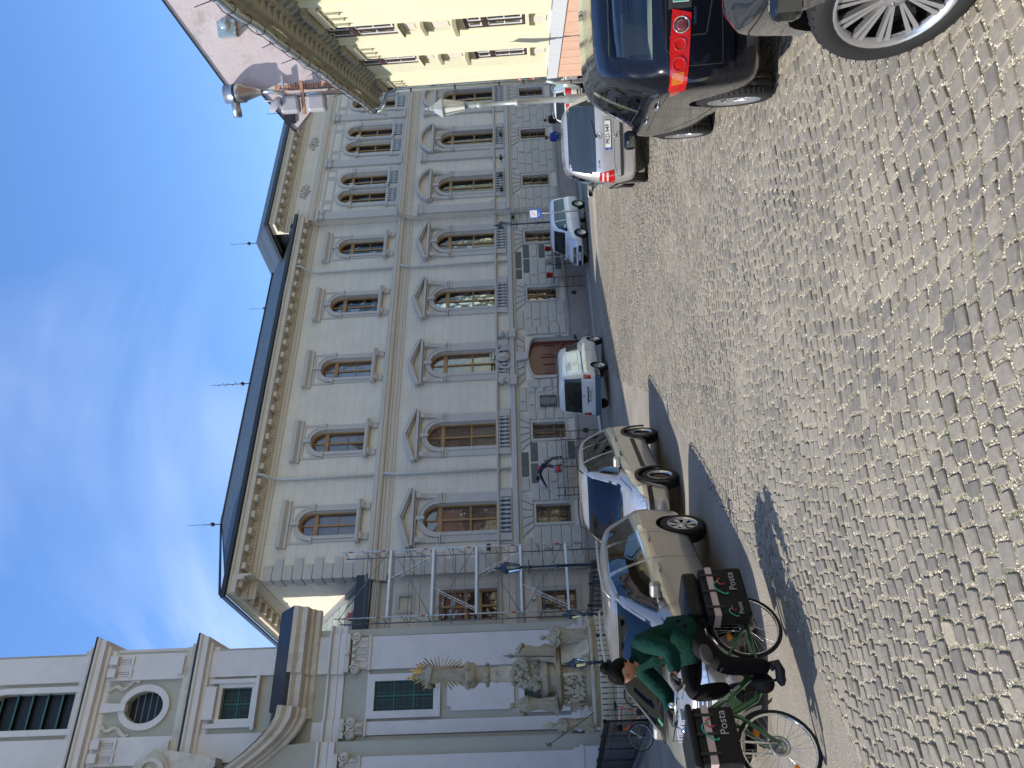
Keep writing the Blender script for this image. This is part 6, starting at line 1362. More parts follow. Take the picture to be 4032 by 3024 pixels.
# spot lamps on the square : iron fence round the column
iron=M('fence_iron',(.012,.013,.017),.5,var=.15)
FL=V((-8.8,20.0,0)); FR=FL+pd*4.4; BL=FL-pn*10.5; BR=FR-pn*10.5
fe=empty('iron_fence',(FL.x,FL.y,0),0,'black spear-topped iron fence round the holy column','fence')
def run(a,b_):
    a=a-FL;b_=b_-FL; L_=(b_-a).length; n=max(1,round(L_/2.2))
    for k in range(n):
        p=a.lerp(b_,k/n); q=a.lerp(b_,(k+1)/n); mb=MB()
        for z in (-.22,.0,.62): mb.bar(p+V((0,0,z)),q+V((0,0,z)),.028,.012)
        m=round((q-p).length/.135)
        for i in range(1,m): t=p.lerp(q,i/m); mb.tube([t+V((0,0,-.32)),t+V((0,0,.8))],.009,5,cap=False); mb.lathe([(.009,.78),(.022,.82),(.008,.87),(.02,.885),(.0,.97)],t,6)
        mb.build('railing_panel',iron,fe)
        mb=MB(); mb.tube([p+V((0,0,-.4)),p+V((0,0,.86))],.03,8); mb.ball(p+V((0,0,.92)),.06,10); mb.build('fence_post',iron,fe)
run(FL,FR); run(FL,BL); run(BL,BR); run(BR,FR)
mb=MB()
for (a,b_) in ((FL,FR),(FL,BL),(BL,BR),(BR,FR)):
    mb.bar(V((a.x,a.y,-.36)),V((b_.x,b_.y,-.36)),.28,.16)
tag(mb.build('fence_plinth',M('dark_kerb',(.12,.12,.12),.85,var=.2,scale=4)),kind='structure')
mb=MB(); mb.box(-8.98,-8.0,19.75,20.4,-.33,.35)
# ---- plague column ----
import mathutils
stone=M('weathered_limestone',(.42,.35,.235),.9,var=.16,scale=5,dirt=(.1,.095,.085,.85),dscale=2.6,bump=.8,bscale=22); stone_w=M('pale_limestone',(.54,.46,.32),.9,var=.12,scale=5,dirt=(.2,.17,.13,.6),dscale=2.2,bump=.6,bscale=25); gold=M('gilt_rays',(.55,.38,.12),.4,metal=.7,var=.15,scale=20)
CC=V((-8.95,23.9,0))
col=empty('holy_column',CC,R_(-28),'carved limestone column with relief pedestal, cloud and cherub base and steps','monument')
def rel(dx,dz): pass
# steps
for k,(r_,z0,z1) in enumerate(((2.15,-.45,-.05),(1.95,-.05,.4),(1.75,.4,.86))):
    mb=MB(); mb.lathe([(r_,z0),(r_,z1-.04),(r_-.03,z1),(0,z1)],(0,0,0),8); mb.build('step',stone_w,col)
mb=MB(); mb.lathe([(1.6,.86),(1.6,.98),(1.68,1.0),(1.68,1.08),(0,1.09)],(0,0,0),8); mb.build('base_plate',stone_w,col)
mb=MB(); mb.lathe([(.72,1.09),(.72,1.2),(.62,1.25),(.6,1.9),(.66,1.95),(.78,2.0),(.8,2.1),(.55,2.14),(.52,2.3),(.62,2.4),(.6,2.5),(.42,2.62)],(0,0,0),4,arc=2*pi,sm=False); mb.mx=None
o=mb.build('relief_pedestal',stone,col); o.rotation_euler=(0,0,R_(45)); o.scale=(1.4,1.4,1)
mb=MB(); rr=random.Random(8)
for k in range(90): a=rr.uniform(-.42,.42); z=rr.uniform(1.3,1.88); mb.ball((a*1.35,-.66,z),rr.uniform(.03,.07),7,0,(1,.6,1.1))
for s in (-1,1):
    mb.tube([(s*.62,-.66,1.25),(s*.68,-.68,1.6),(s*.64,-.68,1.92)],.05,6); mb.tube([(s*(.95+.14*cos(t)),-.42,1.3+.14*sin(t)) for t in [k*.5 for k in range(12)]],.05,6); mb.prism([(s*.7,1.1),(s*1.2,1.1),(s*1.05,1.35),(s*.88,1.6),(s*.8,1.95),(s*.7,1.95)],'y',-.35,.35)
mb.build('carved_relief',stone_w,col)
mb=MB(); rr=random.Random(3)
for k in range(150): t=rr.random(); a=rr.uniform(0,6.28); R1=.5-.24*t; mb.ball((R1*cos(a),R1*sin(a),2.62+.9*t),rr.uniform(.06,.13)*(1.1-.5*t),8)
mb.build('cloud_carving',stone,col)
mb=MB(); mb.lathe([(.42,2.6),(.3,2.9),(.25,3.4),(.22,3.9),(.2,4.2)],(0,0,0),18)
for k in range(50): t=rr.random(); a=rr.uniform(0,6.28); mb.ball((.22*cos(a),.22*sin(a),3.3+.8*t),rr.uniform(.02,.045),6)
mb.build('shaft',stone_w,col)
mb=MB()
for z in (2.95,4.25):
    for k in range(4): a=pi/4+k*pi/2; mb.ball((.3*cos(a),.3*sin(a),z),.07,8)
mb.lathe([(.2,4.15),(.26,4.2),(.24,4.3),(.22,4.5),(.32,4.6),(.38,4.66),(.38,4.78),(.42,4.82),(.42,4.88),(0,4.89)],(0,0,0),4 if False else 20); mb.build('capital',stone,col)
def skin(name,pts,edges,rad,mat,parent,sub=2,root=0):
    me=bpy.data.meshes.new(name); me.from_pydata([tuple(p) for p in pts],edges,[]); o=bpy.data.objects.new(name,me); COL.objects.link(o)
    o.modifiers.new('k','SKIN'); 
    for i,v in enumerate(me.skin_vertices[0].data): v.radius=rad[i] if isinstance(rad[i],(tuple,list)) else (rad[i],rad[i]); v.use_root=(i==root)
    sb=o.modifiers.new('s','SUBSURF'); sb.levels=sub; sb.render_levels=sub; apply_mods(o); o.data.materials.clear(); o.data.materials.append(mat)
    o.data.polygons.foreach_set('use_smooth',[True]*len(o.data.polygons)); o.parent=parent; return o
def robed(mb,h,lean=(0,0),seed=0,w_=.17,split=False):
    rr=random.Random(seed); ph=[rr.uniform(0,6.28) for _ in range(4)]; N_=26; rows=18; vs=[]
    for j in range(rows+1):
        t=j/rows; z=h*.82*t
        R1=w_*h/1.6*( (1.35-.75*t) if t<.45 else (1.01+.35*sin((t-.45)*5.2)) if t<.93 else .55)
        for i in range(N_):
            a=2*pi*i/N_; f=1+(.16*(1-t)+.05)*sin(a*7+ph[0]+t*2.5)+.07*sin(a*11+ph[1]-t*5)+.1*sin(a*2+ph[2]+t*3)
            sw=lean[0]*sin(t*pi)*h+ (0); vs.append((R1*f*cos(a)*1.1+sw,R1*f*sin(a)*.8+lean[1]*t*h,z))
    fs=[(j*N_+i,j*N_+(i+1)%N_,(j+1)*N_+(i+1)%N_,(j+1)*N_+i) for j in range(rows) for i in range(N_)]+[tuple(rows*N_+i for i in range(N_))]
    mb.add(vs,fs,0,True)
    hx=lean[1]*h*.9; mb.ball((0,hx,h*.915),h*.062,12,0,(.82,.92,1.15)); mb.tube([(0,hx*.9,h*.8),(0,hx,h*.88)],h*.035,8); mb.ball((0,hx-h*.062,h*.905),h*.014,6); mb.ball((0,hx+h*.01,h*.935),h*.06,10,0,(.95,1,1))
def statue(name,label,pos,h,az,seed,arms,extra=None,lean=(0.03,0)):
    h=h*1.1; r=empty(name,pos,R_(az),label,'statue','statues on the column base'); mb=MB(); mb.box(-.26*h/1.4,.26*h/1.4,-.2*h/1.4,.2*h/1.4,0,.07); mb.build('statue_base',stone,r)
    mb=MB(MX.Translation((0,0,.06))); robed(mb,h,lean,seed)
    for pts in arms: mb.tube([(p[0]*h,p[1]*h,p[2]*h) for p in pts],[h*.045,h*.05,h*.035,h*.025][:len(pts)],8); mb.ball((pts[-1][0]*h,pts[-1][1]*h,pts[-1][2]*h),h*.03,7)
    mb.build('carved_figure',stone,r)
    if extra: extra(r,h)
    return r
arm=lambda s,e,hh:[(s*.11,0,.78),(s*.2,-.02,.64),(s*e,-.12,.56),(s*hh,-.16,.62)]
def cross(r,h): mb=MB(); mb.tube([(.45*h,-.1,.0),(-.35*h,-.2,1.05*h)],.014,6); 
def crozier(r,h):
    mb=MB(); a=V((.55*h,-.2,-.02)); b_=V((-.42*h,-.25,1.08*h)); mb.tube([a,b_],.014,6); d=(b_-a).normalized(); n_=V((d.z,0,-d.x))
    for t,l in ((.0,.1),(-.08,.07)): c=b_+d*t; mb.bar(c-n_*l,c+n_*l,.02)
    for c in (b_+d*.05,b_+n_*.1,b_-n_*.1): mb.ball(c,.02,6)
    mb.build('patriarchal_staff',M('dark_gilt',(.12,.09,.04),.5,metal=.5),r)
def staff(r,h): mb=MB(); mb.tube([(-.02,-.22,.05),(.05,-.25,1.12*h)],.013,6); mb.build('iron_staff',iron,r)
def mitre(r,h): mb=MB(); mb.prism([(-.09,h*.95),(.09,h*.95),(.1,h*1.06),(0,h*1.2),(-.1,h*1.06)],'y',-.05,.05); mb.build('mitre',stone_w,r)
c=CC
statue('saint_statue','stone monk statue standing at the right end of the column base',(c.x+1.15,c.y-.2,1.09),1.3,20,1,[arm(1,.1,-.02),arm(-1,.1,.02)])
statue('saint_statue','bearded stone statue with iron staff on the upper ledge, right of the shaft',(c.x+.68,c.y-.35,2.1),1.3,10,2,[[(.11,0,.78),(.22,-.02,.66),(.12,-.16,.75)],arm(-1,.18,.1)],staff)
statue('saint_statue','half-bare stone statue on the upper ledge, left of the shaft',(c.x-.78,c.y-.5,2.12),1.28,-15,3,[[(.11,0,.78),(.2,.0,.62),(.08,-.1,.55)],[(-.11,0,.78),(-.2,-.03,.66),(-.12,-.1,.8)]])
statue('saint_statue','stone bishop statue with mitre and long slanting staff at the left end of the base',(c.x-1.3,c.y-.75,1.09),1.15,-25,4,[arm(1,.15,.0),[(-.11,0,.78),(-.22,-.05,.66),(-.2,-.15,.8)]],lambda r,h:(crozier(r,h),mitre(r,h)))
def rays(r,h):
    mb=MB()
    for k in range(44):
        a=2*pi*k/44; l=.62 if k%3 else .72; 
        if .12<(a/(2*pi))<.38: l*=.9
        i0=.3; sx=.72
        l*=1.25; mb.bar((i0*sx*cos(a),.14,.85+i0*1.35*sin(a)),(l*sx*cos(a),.14,.85+l*1.2*sin(a)),.05,.02)
    mb.build('gilt_ray_halo',gold,r); mb=MB(); mb.bar((0,-.02,h*1.0),(0,-.02,h*1.18),.03); mb.bar((-.08,-.02,h*1.1),(.08,-.02,h*1.1),.03); mb.lathe([(.1,h*.98),(.11,h*1.03),(.08,h*1.0)],(0,0,0),10); mb.build('gilt_crown',gold,r)
statue('madonna_statue','stone Madonna on top of the column with a halo of gilt rays',(c.x,c.y,4.88),1.5,-18,7,[[(.11,0,.78),(.2,-.02,.62),(.05,-.18,.66)],[(-.11,0,.78),(-.2,-.02,.62),(-.05,-.2,.7)]],rays,(.05,0))
# loose things by the palace
mb=MB(); 
for k in range(5): a=pal_pt(3.2+.1*k,1.9+.18*k,-.5+.03*(k%3)); b_=pal_pt(7.4+.2*k,1.8+.12*k,-.5+.03*((k+1)%3)); mb.bar(a,b_,.07,.05)
tag(mb.build('stacked_poles',alu),'loose aluminium poles lying on the pavement near the delivery van','poles')
# unseen blocks added round the square for shade and reflections
def block(name,label,pts,h,col,rows,cols,face):
    r=empty(name,(pts[0][0],pts[0][1],0),atan2(pts[1][1]-pts[0][1],pts[1][0]-pts[0][0]),label,'building'); L_=sqrt((pts[1][0]-pts[0][0])**2+(pts[1][1]-pts[0][1])**2); s=face
    mb=MB(); y0,y1=(0,12*s); mb.box(0,L_,min(y0,y1),max(y0,y1),-1,h); mb.build('wall',M('render_'+name+label[:4],col,.85,var=.06,scale=1),r)
    mb=MB(); mb.box(-.3,L_+.3,min(-.5*s,y1),max(-.5*s,y1),h,h+.35); mb.build('cornice',grey2,r)
    mb=MB(); mb.add([(-.3,-.5*s,h+.35),(L_+.3,-.5*s,h+.35),(L_+.3,6*s,h+3),(-.3,6*s,h+3),(-.3,12*s,h+.35),(L_+.3,12*s,h+.35)],[(0,1,2,3),(3,2,5,4),(0,3,4),(1,2,5)]); mb.build('roof',M('brown_roof_tiles',(.16,.08,.05),.85),r)
    for i in range(cols):
        for j in range(rows):
            x=(i+.5)*L_/cols; z=1+(h-1)*j/rows+.5; mb=MB(); mb.strip([(x-.5,z),(x-.5,z+1.6),(x+.5,z+1.6),(x+.5,z)],[(x-.62,z-.12),(x-.62,z+1.72),(x+.62,z+1.72),(x+.62,z-.12)],min(-.06*s,.0),max(-.06*s,.0),closed=True); mb.box(x-.03,x+.03,min(-.05*s,0),max(-.05*s,0),z,z+1.6); o=mb.build('window',whitep,r); mb=MB(); mb.box(x-.5,x+.5,min(-.03*s,.0),max(-.03*s,0),z,z+1.6); mb.build('pane',M('dark_car_glass',(.02,.028,.03),.02,var=0,coat=1),o)
    return r
block('offscreen_block','ochre town house closing the left side of the square, outside the picture',[(-31.5,-3.2),(-14.7,25.6)],22.4,(.6,.5,.32),5,9,1)  # added shadow caster, placed and sized to shade the ground before the palace
block('offscreen_block','pale town house behind the viewer, outside the picture',[(-30,-22),(25,-26)],15,(.26,.23,.19),4,14,-1)  # added for reflections, its colour darkened to dull them in the car paint
# ================= bicycles and people =================
def bike_frame_parts(r,fm,s0=.0,wb=1.19,R1=.335,post=True):
    def wheel(x,name='wheel'):
        mb=MB(); mb.tube([(R1*cos(2*pi*k/40)*.965,0,R1*.965*sin(2*pi*k/40)) for k in range(40)],.019,8,closed=True); w=mb.build(name,tyre,r,loc=(x,0,R1))
        mb=MB(); mb.tube([(R1*.915*cos(2*pi*k/40),0,R1*.915*sin(2*pi*k/40)) for k in range(40)],.013,6,closed=True); mb.build('rim',chrome if post else alloy,w)
        mb=MB()
        for k in range(28): a=2*pi*k/28; sg=.025 if k%2 else -.025; mb.tube([(.03*cos(a+.9*(1 if k%4<2 else -1)),sg,.03*sin(a+.9*(1 if k%4<2 else -1))),(R1*.91*cos(a),0,R1*.91*sin(a))],.0018,4,cap=False)
        mb.build('spokes',alloy,w); mb=MB(); mb.tube([(0,-.05,0),(0,.05,0)],.022,10); 
        if post: mb.lathe([(.09,.04),(.09,.043),(.06,.043),(.06,.04)],(0,0,0),24,0,'y')
        mb.build('hub',alloy,w); return w
    return wheel(0),wheel(wb)
A_=V((-2.43,7.48,0)); dd=V((-.606,-.795,0)); baz=atan2(dd.y,dd.x)
bk=empty('post_bicycle',(A_.x,A_.y,gz(7.4)),baz,'green post delivery bicycle loaded with black panniers, ridden by the postwoman','bicycle')
gp=M('bike_green',(.015,.11,.03),.3,var=.08,coat=.8); blk=M('pannier_black',(.005,.005,.006),.6,spec=.3,var=.3,scale=6,bump=.8,bscale=12); refl=M('reflective_pink',(.5,.38,.36),.45,var=.05)
w0b,w1b=bike_frame_parts(bk,gp)
for k in range(2):
    for ang in (2.3,-.5) if k else (1.0,):
        mb=MB(); mb.ball((.21*cos(ang),.01,.21*sin(ang)),.03,10,0,(1.5,.3,.85)); mb.build('orange_reflector',M('reflector_orange',(.85,.25,.01),.3,var=0),w1b if k else w0b)
mb=MB(); mb.tube([(.62,0,.33),(.75,0,.42),(.85,0,.62),(.9,0,.76)],.028,10); mb.tube([(.5,0,.38),(.7,0,.62),(.88,0,.9)],.027,10); mb.tube([(.86,0,.68),(.905,0,.98)],.028,10); mb.tube([(.62,0,.33),(.42,0,.55),(.27,0,.84)],.024,10)
for s in (-1,1): mb.tube([(.62,s*.03,.33),(.3,s*.06,.33),(0,s*.07,.335)],.014,8); mb.tube([(.4,s*.03,.62),(.0,s*.07,.335)],.012,8); mb.tube([(.88,s*.05,.76),(.95,s*.075,.6),(1.19,s*.075,.335)],.019,8)
mb.bar((.82,.0,.57),(.74,0,.64),.03,.09); mb.build('frame',gp,bk)
text('Magyar Posta',.046,platew,bk,MX.Translation((.70,.032,.64))@MX.Rotation(pi,4,'Z')@MX.Rotation(R_(54),4,'Y')@MX.Rotation(pi/2,4,'X'),.001,'lettering')
mb=MB(); mb.tube([(.87,0,.9),(.885,0,1.12)],.015,8); mb.tube([(.72,.29,1.10),(.8,.26,1.14),(.89,.12,1.15),(.89,-.12,1.15),(.8,-.26,1.14),(.72,-.29,1.10)],.013,8); mb.build('handlebar',chrome,bk)
for s in (-1,1):
    mb=MB(); mb.tube([(.70,s*.295,1.095),(.80,s*.262,1.135)],.019,8); o=mb.build('grip',darkpl,bk); mb=MB(); mb.tube([(.84,s*.22,1.13),(.87,s*.26,1.1),(.76,s*.3,1.06)],.007,6); mb.build('brake_lever',chrome,o)
mb=MB(); 
for s in (-1,1): mb.tube([(.88,s*.1,1.13),(1.03,s*.13,1.18),(1.07,s*.05,1.05),(.98,0,.85)],.005,5)
mb.build('brake_cable',darkpl,bk)
mb=MB(); mb.ball((.99,.0,1.07),.05,10); mb.build('front_light',chrome,bk); mb=MB(); mb.ball((.86,.15,1.18),.03,8); mb.build('bell',chrome,bk)
mb=MB(); mb.tube([(.27,0,.82),(.255,0,.88)],.014,8); mb.ball((.2,0,.9),.13,10,0,(1.05,.7,.3)); mb.build('saddle',darkpl,bk)
for (x,a0,a1,nm) in ((0,-10,190,'rear_mudguard'),(1.19,20,175,'front_mudguard')):
    P_=[(x+.372*cos(R_(t)),.335+.372*sin(R_(t))) for t in range(a0,a1,8)]; Q_=[(x+.378*cos(R_(t)),.335+.378*sin(R_(t))) for t in range(a0,a1,8)]; mb=MB(); mb.strip(P_,Q_,-.03,.03); mb.build(nm,M('mudguard_silver',(.35,.35,.35),.3,metal=.7),bk)
mb=MB(); mb.bar((1.19-.375,0,.36),(1.19-.44,0,.28),.06,.005); mb.build('mud_flap',darkpl,bk)
mb=MB()
for s in (-1,1): mb.tube([(0,s*.08,.34),(-.05,s*.1,.74),(.25,s*.1,.74)],.008,6); mb.tube([(-.45,s*.1,.74),(.25,s*.1,.74)],.009,6); mb.tube([(1.19,s*.09,.36),(1.15,s*.1,.86)],.009,6)
mb.build('carrier',chrome,bk)
mb=MB(); mb.lathe([(.085,.045),(.09,.05),(.02,.05)],(.62,0,.33),20,0,'y'); mb.tube([(.62,.05,.33),(.60,.07,.16)],.012,6); mb.tube([(.62,-.05,.33),(.64,-.07,.5)],.012,6); mb.box(.54,.66,.06,.15,.15,.17); mb.box(.58,.7,-.15,-.06,.49,.51); mb.lathe([(.1,.04),(.1,.055),(.0,.055)],(.62,0,.33),20,0,'y'); mb.build('crank_and_pedals',darkpl,bk)
def posta(par,x,y,z,sc=1,full=True):
    M4=MX.Translation((x,y,z))@MX.Rotation(pi,4,'Z')@MX.Rotation(pi/2,4,'X')
    text('Posta',.08*sc,M('faded_white_print',(.4,.4,.39),.7,var=0),par,M4,.001,'lettering')
    mb=MB(M4); mb.tube([(-.06*sc+.07*sc*cos(t)*.9,.1*sc+.05*sc*sin(t*1.3),0) for t in [k*.35 for k in range(12)]],.006*sc,5); mb.build('green_horn_mark',M('mark_green',(.03,.4,.25),.5,var=0),par)
    mb=MB(M4); mb.tube([(-.0+.03*sc*cos(t),.085*sc+.03*sc*sin(t),0) for t in [k*.5 for k in range(9)]],.006*sc,5); mb.build('red_horn_mark',M('mark_red',(.5,.05,.06),.5,var=0),par)
def pannier(x0,x1,y0,y1,z0,z1,name='pannier',lid=True):
    mb=MB(); mb.box(x0,x1,y0,y1,z0,z1); o=mb.build(name,blk,bk,bevel=.025)
    mb=MB(); mb.box(x0-.006,x1+.006,y0-.006,y1+.006,z1-.13,z1-.07); mb.build('reflective_strip',refl,o)
    mb=MB(); n=3
    for k in range(n): x=x0+(x1-x0)*(k+.5)/n; mb.box(x-.012,x+.012,y1+.0061,y1+.012,z1-.17,z1)
    mb.build('strap',darkpl,o); return o
o=pannier(-.5,.05,.09,.26,.3,.72); posta(o,-.33,.268,.42,1.2); posta(o,-.02,.268,.40,.75); pannier(-.5,.05,-.26,-.09,.3,.72)
mb=MB(); mb.box(-.5,.0,-.22,.22,.73,.88); mb.build('top_bag',blk,bk,bevel=.04)
o=pannier(.93,1.42,-.24,.24,.69,1.03,'front_bag'); posta(o,1.08,.248,.8,1.2)
mb=MB(); mb.box(.9,1.45,-.26,.26,1.03,1.09); mb.build('front_bag_lid',blk,bk,bevel=.03)
mb=MB()
for k in range(4): mb.box(.9+.0*k,1.0,-.22+.1*k,-.14+.1*k,1.09,1.12)
mb.build('letter_bundle',M('letters_grey',(.3,.32,.38),.6),bk)
# ---- figures ----
skinm=M('skin_tone',(.42,.21,.14),.5,var=.08,scale=9); hairm=M('dark_hair',(.002,.0015,.0015),.7,spec=.1,var=.3,scale=40,bump=.2,bscale=60)
def head(r,pos,rot,sz=.115,hair='bun',mat=skinm,hairmat=hairm,cap=None):
    q=MX.Translation(pos)@rot; mb=MB(q); n=20;h=14;vs=[]
    for i in range(h+1):
        a=pi*i/h
        for j in range(n):
            t=2*pi*j/n; x=sin(a)*cos(t); y=sin(a)*sin(t); z=cos(a)
            X=x*.95; Y=y*.76; Z=z*1.15
            if z<-.1: k=(-.1-z); Y*=1-.32*k; X*= (1-.12*k) if x>0 else 1-.45*k
            if x>.2:
                X+=.10*math.exp(-((y/.16)**2))*math.exp(-(((z+.12)/.16)**2))*2.0      # nose
                X+=.06*math.exp(-((y/.35)**2))*math.exp(-(((z-.2)/.12)**2))            # brow
                X-=.09*math.exp(-(((abs(y)-.36)/.16)**2))*math.exp(-(((z-.05)/.12)**2)) # eye sockets
                X+=.07*math.exp(-((y/.25)**2))*math.exp(-(((z+.5)/.09)**2))            # lips
                X+=.08*math.exp(-((y/.25)**2))*math.exp(-(((z+.85)/.14)**2))           # chin
            vs.append((X*sz,Y*sz,Z*sz))
    mb.add(vs,[(i*n+j,(i+1)*n+j,(i+1)*n+(j+1)%n,i*n+(j+1)%n) for i in range(h) for j in range(n)],0,True)
    for s in (-1,1): mb.ball((0,s*.78*sz,-.02*sz),.2*sz,8,0,(.8,.35,1.2))
    o=mb.build('head',mat,r)
    mb=MB(q); [mb.ball((.80*sz,s*.34*sz,.06*sz),.075*sz,8,0,(.6,1.3,.5)) for s in (-1,1)]; mb.build('eyes',M('eye_dark',(.03,.02,.02),.2,var=0),o)
    mb=MB(q); [mb.bar((.92*sz,s*.2*sz,.24*sz),(.85*sz,s*.5*sz,.22*sz),.03*sz) for s in (-1,1)]; mb.build('eyebrows',hairmat,o)
    mb=MB(q); mb.ball((.93*sz,0,-.5*sz),.12*sz,8,0,(.5,1.6,.5)); mb.build('lips',M('lips',(.35,.1,.09),.4,var=0),o)
    mb=MB(q); vs=[]
    for i in range(h+1):
        a=pi*i/h
        for j in range(n):
            t=2*pi*j/n; x=sin(a)*cos(t); y=sin(a)*sin(t); z=cos(a); k=1.1+.03*sin(17*t+5*a)
            if x>.42 and z<.42: k=.8
            elif x>.2 and z<-.15: k=.75
            elif z<-.55: k=.7
            vs.append((x*.95*sz*k-.04*sz,y*.80*sz*k,z*1.13*sz*k+.05*sz))
    mb.add(vs,[(i*n+j,(i+1)*n+j,(i+1)*n+(j+1)%n,i*n+(j+1)%n) for i in range(h) for j in range(n)],0,True)
    if hair=='bun': mb.ball((-1.0*sz,0,.85*sz),.5*sz,12); [mb.tube([(-1.2*sz,0,.6*sz),(-1.45*sz,.1*sz*k,.9*sz),(-1.6*sz,.2*sz*k,.7*sz)],.03*sz,5) for k in range(-3,4)]
    mb.build('hair',hairmat,o)
    if hair=='bun': mb=MB(q); mb.tube([(-.78*sz+.0,.34*sz*cos(t),.66*sz+.34*sz*sin(t)) for t in [k*pi/6 for k in range(12)]],.06*sz,6,closed=True); mb.build('hair_tie',M('tie_grey',(.2,.2,.22),.6),o)
    if cap: mb=MB(q); mb.lathe([(1.02*sz,.25*sz),(1.06*sz,.5*sz),(.9*sz,.95*sz),(.5*sz,1.25*sz),(0,1.32*sz)],(-.04*sz,0,0),16); mb.build('cap',cap,o)
    return o
def hand(r,wrist,palm,curl,out,mat,tip,name='hand'):
    # wrist, palm centre, curl direction, finger spread direction
    w=V(wrist);p=V(palm);c=V(curl).normalized();s=V(out).normalized(); d=(p-w).normalized(); mb=MB(); mb.tube([w,w.lerp(p,.5),p,p+d*.03],[.024,.031,.036,.026],8)
    for k,l in enumerate((.9,1.0,.95,.78)):
        b_=p+d*.025+s*(.03-.02*k); f=[b_,b_+d*.03*l,b_+d*.04*l+c*.025*l,b_+d*.025+c*.05*l,b_+c*.055-d*.005]; mb.tube(f,[.0095,.0095,.009,.0085,.007],6,0)
    f=[p-d*.03+s*.03,p+s*.052-d*.0+c*.015,p+s*.045+d*.02+c*.035]; mb.tube(f,[.012,.011,.009],6); o=mb.build(name,mat,r)
    mb=MB()
    for k in range(4): b_=p+d*.025+s*(.03-.02*k); mb.ball(b_+c*.054+d*.012,.0095,6)
    mb.build('fingertips',tip,o); return o
def person(label,loc,rz,J,cols,radk=1.0,group=None,headrot=None,hair='short',cap=None,hsz=.115,extra=None,name='person',jk=1.0):
    """J : joint positions; body underneath, clothes above it"""
    r=empty(name,loc,rz,label,'person',group); j={k:V(v) for k,v in J.items()}
    top,leg,shoe=cols; k=radk
    nm=['pel','waist','chest','neck']; 
    def chain(names,rad,mat,part,edges=None,root=0):
        pts=[j[n_] for n_ in names]; ed=edges or [(i,i+1) for i in range(len(names)-1)]; return skin(part,pts,ed,rad,mat,r,2,root)
    # continuous body
    N_=['pel','waist','chest','neck','hd','shL','elL','haL','shR','elR','haR','hiL','knL','anL','hiR','knR','anR']
    E_=[(0,1),(1,2),(2,3),(3,4),(2,5),(5,6),(6,7),(2,8),(8,9),(9,10),(0,11),(11,12),(12,13),(0,14),(14,15),(15,16)]
    Rb=[.11,.1,.11,.05,.05,.05,.038,.026,.05,.038,.026,.08,.052,.035,.08,.052,.035]
    chain(N_,[q*k*.9 for q in Rb],skinm,'body',E_)
    Nj=['pel','waist','chest','shL','elL','cuL','shR','elR','cuR','coll']; j['cuL']=j['elL'].lerp(j['haL'],.82); j['cuR']=j['elR'].lerp(j['haR'],.82); j['coll']=j['chest'].lerp(j['neck'],.75)
    chain(Nj,[(.175*k*jk,.16*k*jk),(.165*k*jk,.15*k*jk),(.17*k*jk,.155*k*jk),.092*k*jk,.074*k*jk,.05*k*jk,.092*k*jk,.074*k*jk,.05*k*jk,.085*k],top,'jacket',[(0,1),(1,2),(2,3),(3,4),(4,5),(2,6),(6,7),(7,8),(2,9)])
    Nt=['pel','hiL','knL','anL','hiR','knR','anR']
    chain(Nt,[.15*k,.12*k,.092*k,.07*k,.12*k,.092*k,.07*k],leg,'trousers',[(0,1),(1,2),(2,3),(0,4),(4,5),(5,6)])
    for s in 'LR':
        a=j['an'+s]; t=j['to'+s]; mb=MB(); d=(t-a); d.z=0; d=d.normalized() if d.length>1e-4 else V((1,0,0)); dn=V((0,0,-1))
        mb.tube([a+dn*.0,a+dn*.06-d*.02,a+dn*.07+d*.05,t-d*.02,t+d*.03],[.045,.048,.045,.042,.022],10); mb.build('shoe',shoe,r)
    head(r,j['hd']+V((0,0,0)),headrot or MX.Identity(4),hsz,hair,cap=cap)
    if extra: extra(r,j)
    return r
gj=M('green_jacket',(.003,.028,.020),.85,spec=.12,var=.18,scale=5,bump=2,bscale=7); tr=M('black_trousers',(.005,.0048,.0055),.85,spec=.2,var=.3,scale=6,bump=.8,bscale=9); shoeb=M('dark_shoe',(.02,.02,.026),.6)
HR=MX.Rotation(R_(14),4,'Z')@MX.Rotation(R_(34),4,'Y')
def pw(r,j):
    gl=M('dark_glove',(.03,.028,.032),.8,var=.2)
    for s,sg in (('L',1),('R',-1)):
        hand(r,j['ha'+s]+V((-.05,0,.02)),j['ha'+s]+V((.02,0,.012)),(0.1,0,-1),(0,sg,0),gl,skinm)
    mb=MB(); 
    mb.ball((.41,.205,.80),.085,12,0,(1.3,.3,.7)); o=mb.build('knee_patch',M('grey_patch',(.06,.052,.055),.85,var=.1,bump=.3,bscale=200),r); o.rotation_euler=(0,0,0)
    mb=MB(); n=18
    mb.tube([(.30+.09*cos(t)-.02,.085*sin(t),1.42+.05*cos(t)) for t in [2*pi*k/n for k in range(n)]],.026,8,closed=True); mb.build('collar',gj,r)
    mb=MB(); mb.box(.36,.41,.16,.168,1.2,1.215); mb.build('breast_badge',redclip,r)
    mb=MB(); mb.lathe([(.20,.0),(.232,.02),(.24,.1),(.225,.25),(.15,.3)],(.135,0,.83),18); mb.build('jacket_hem',gj,r)
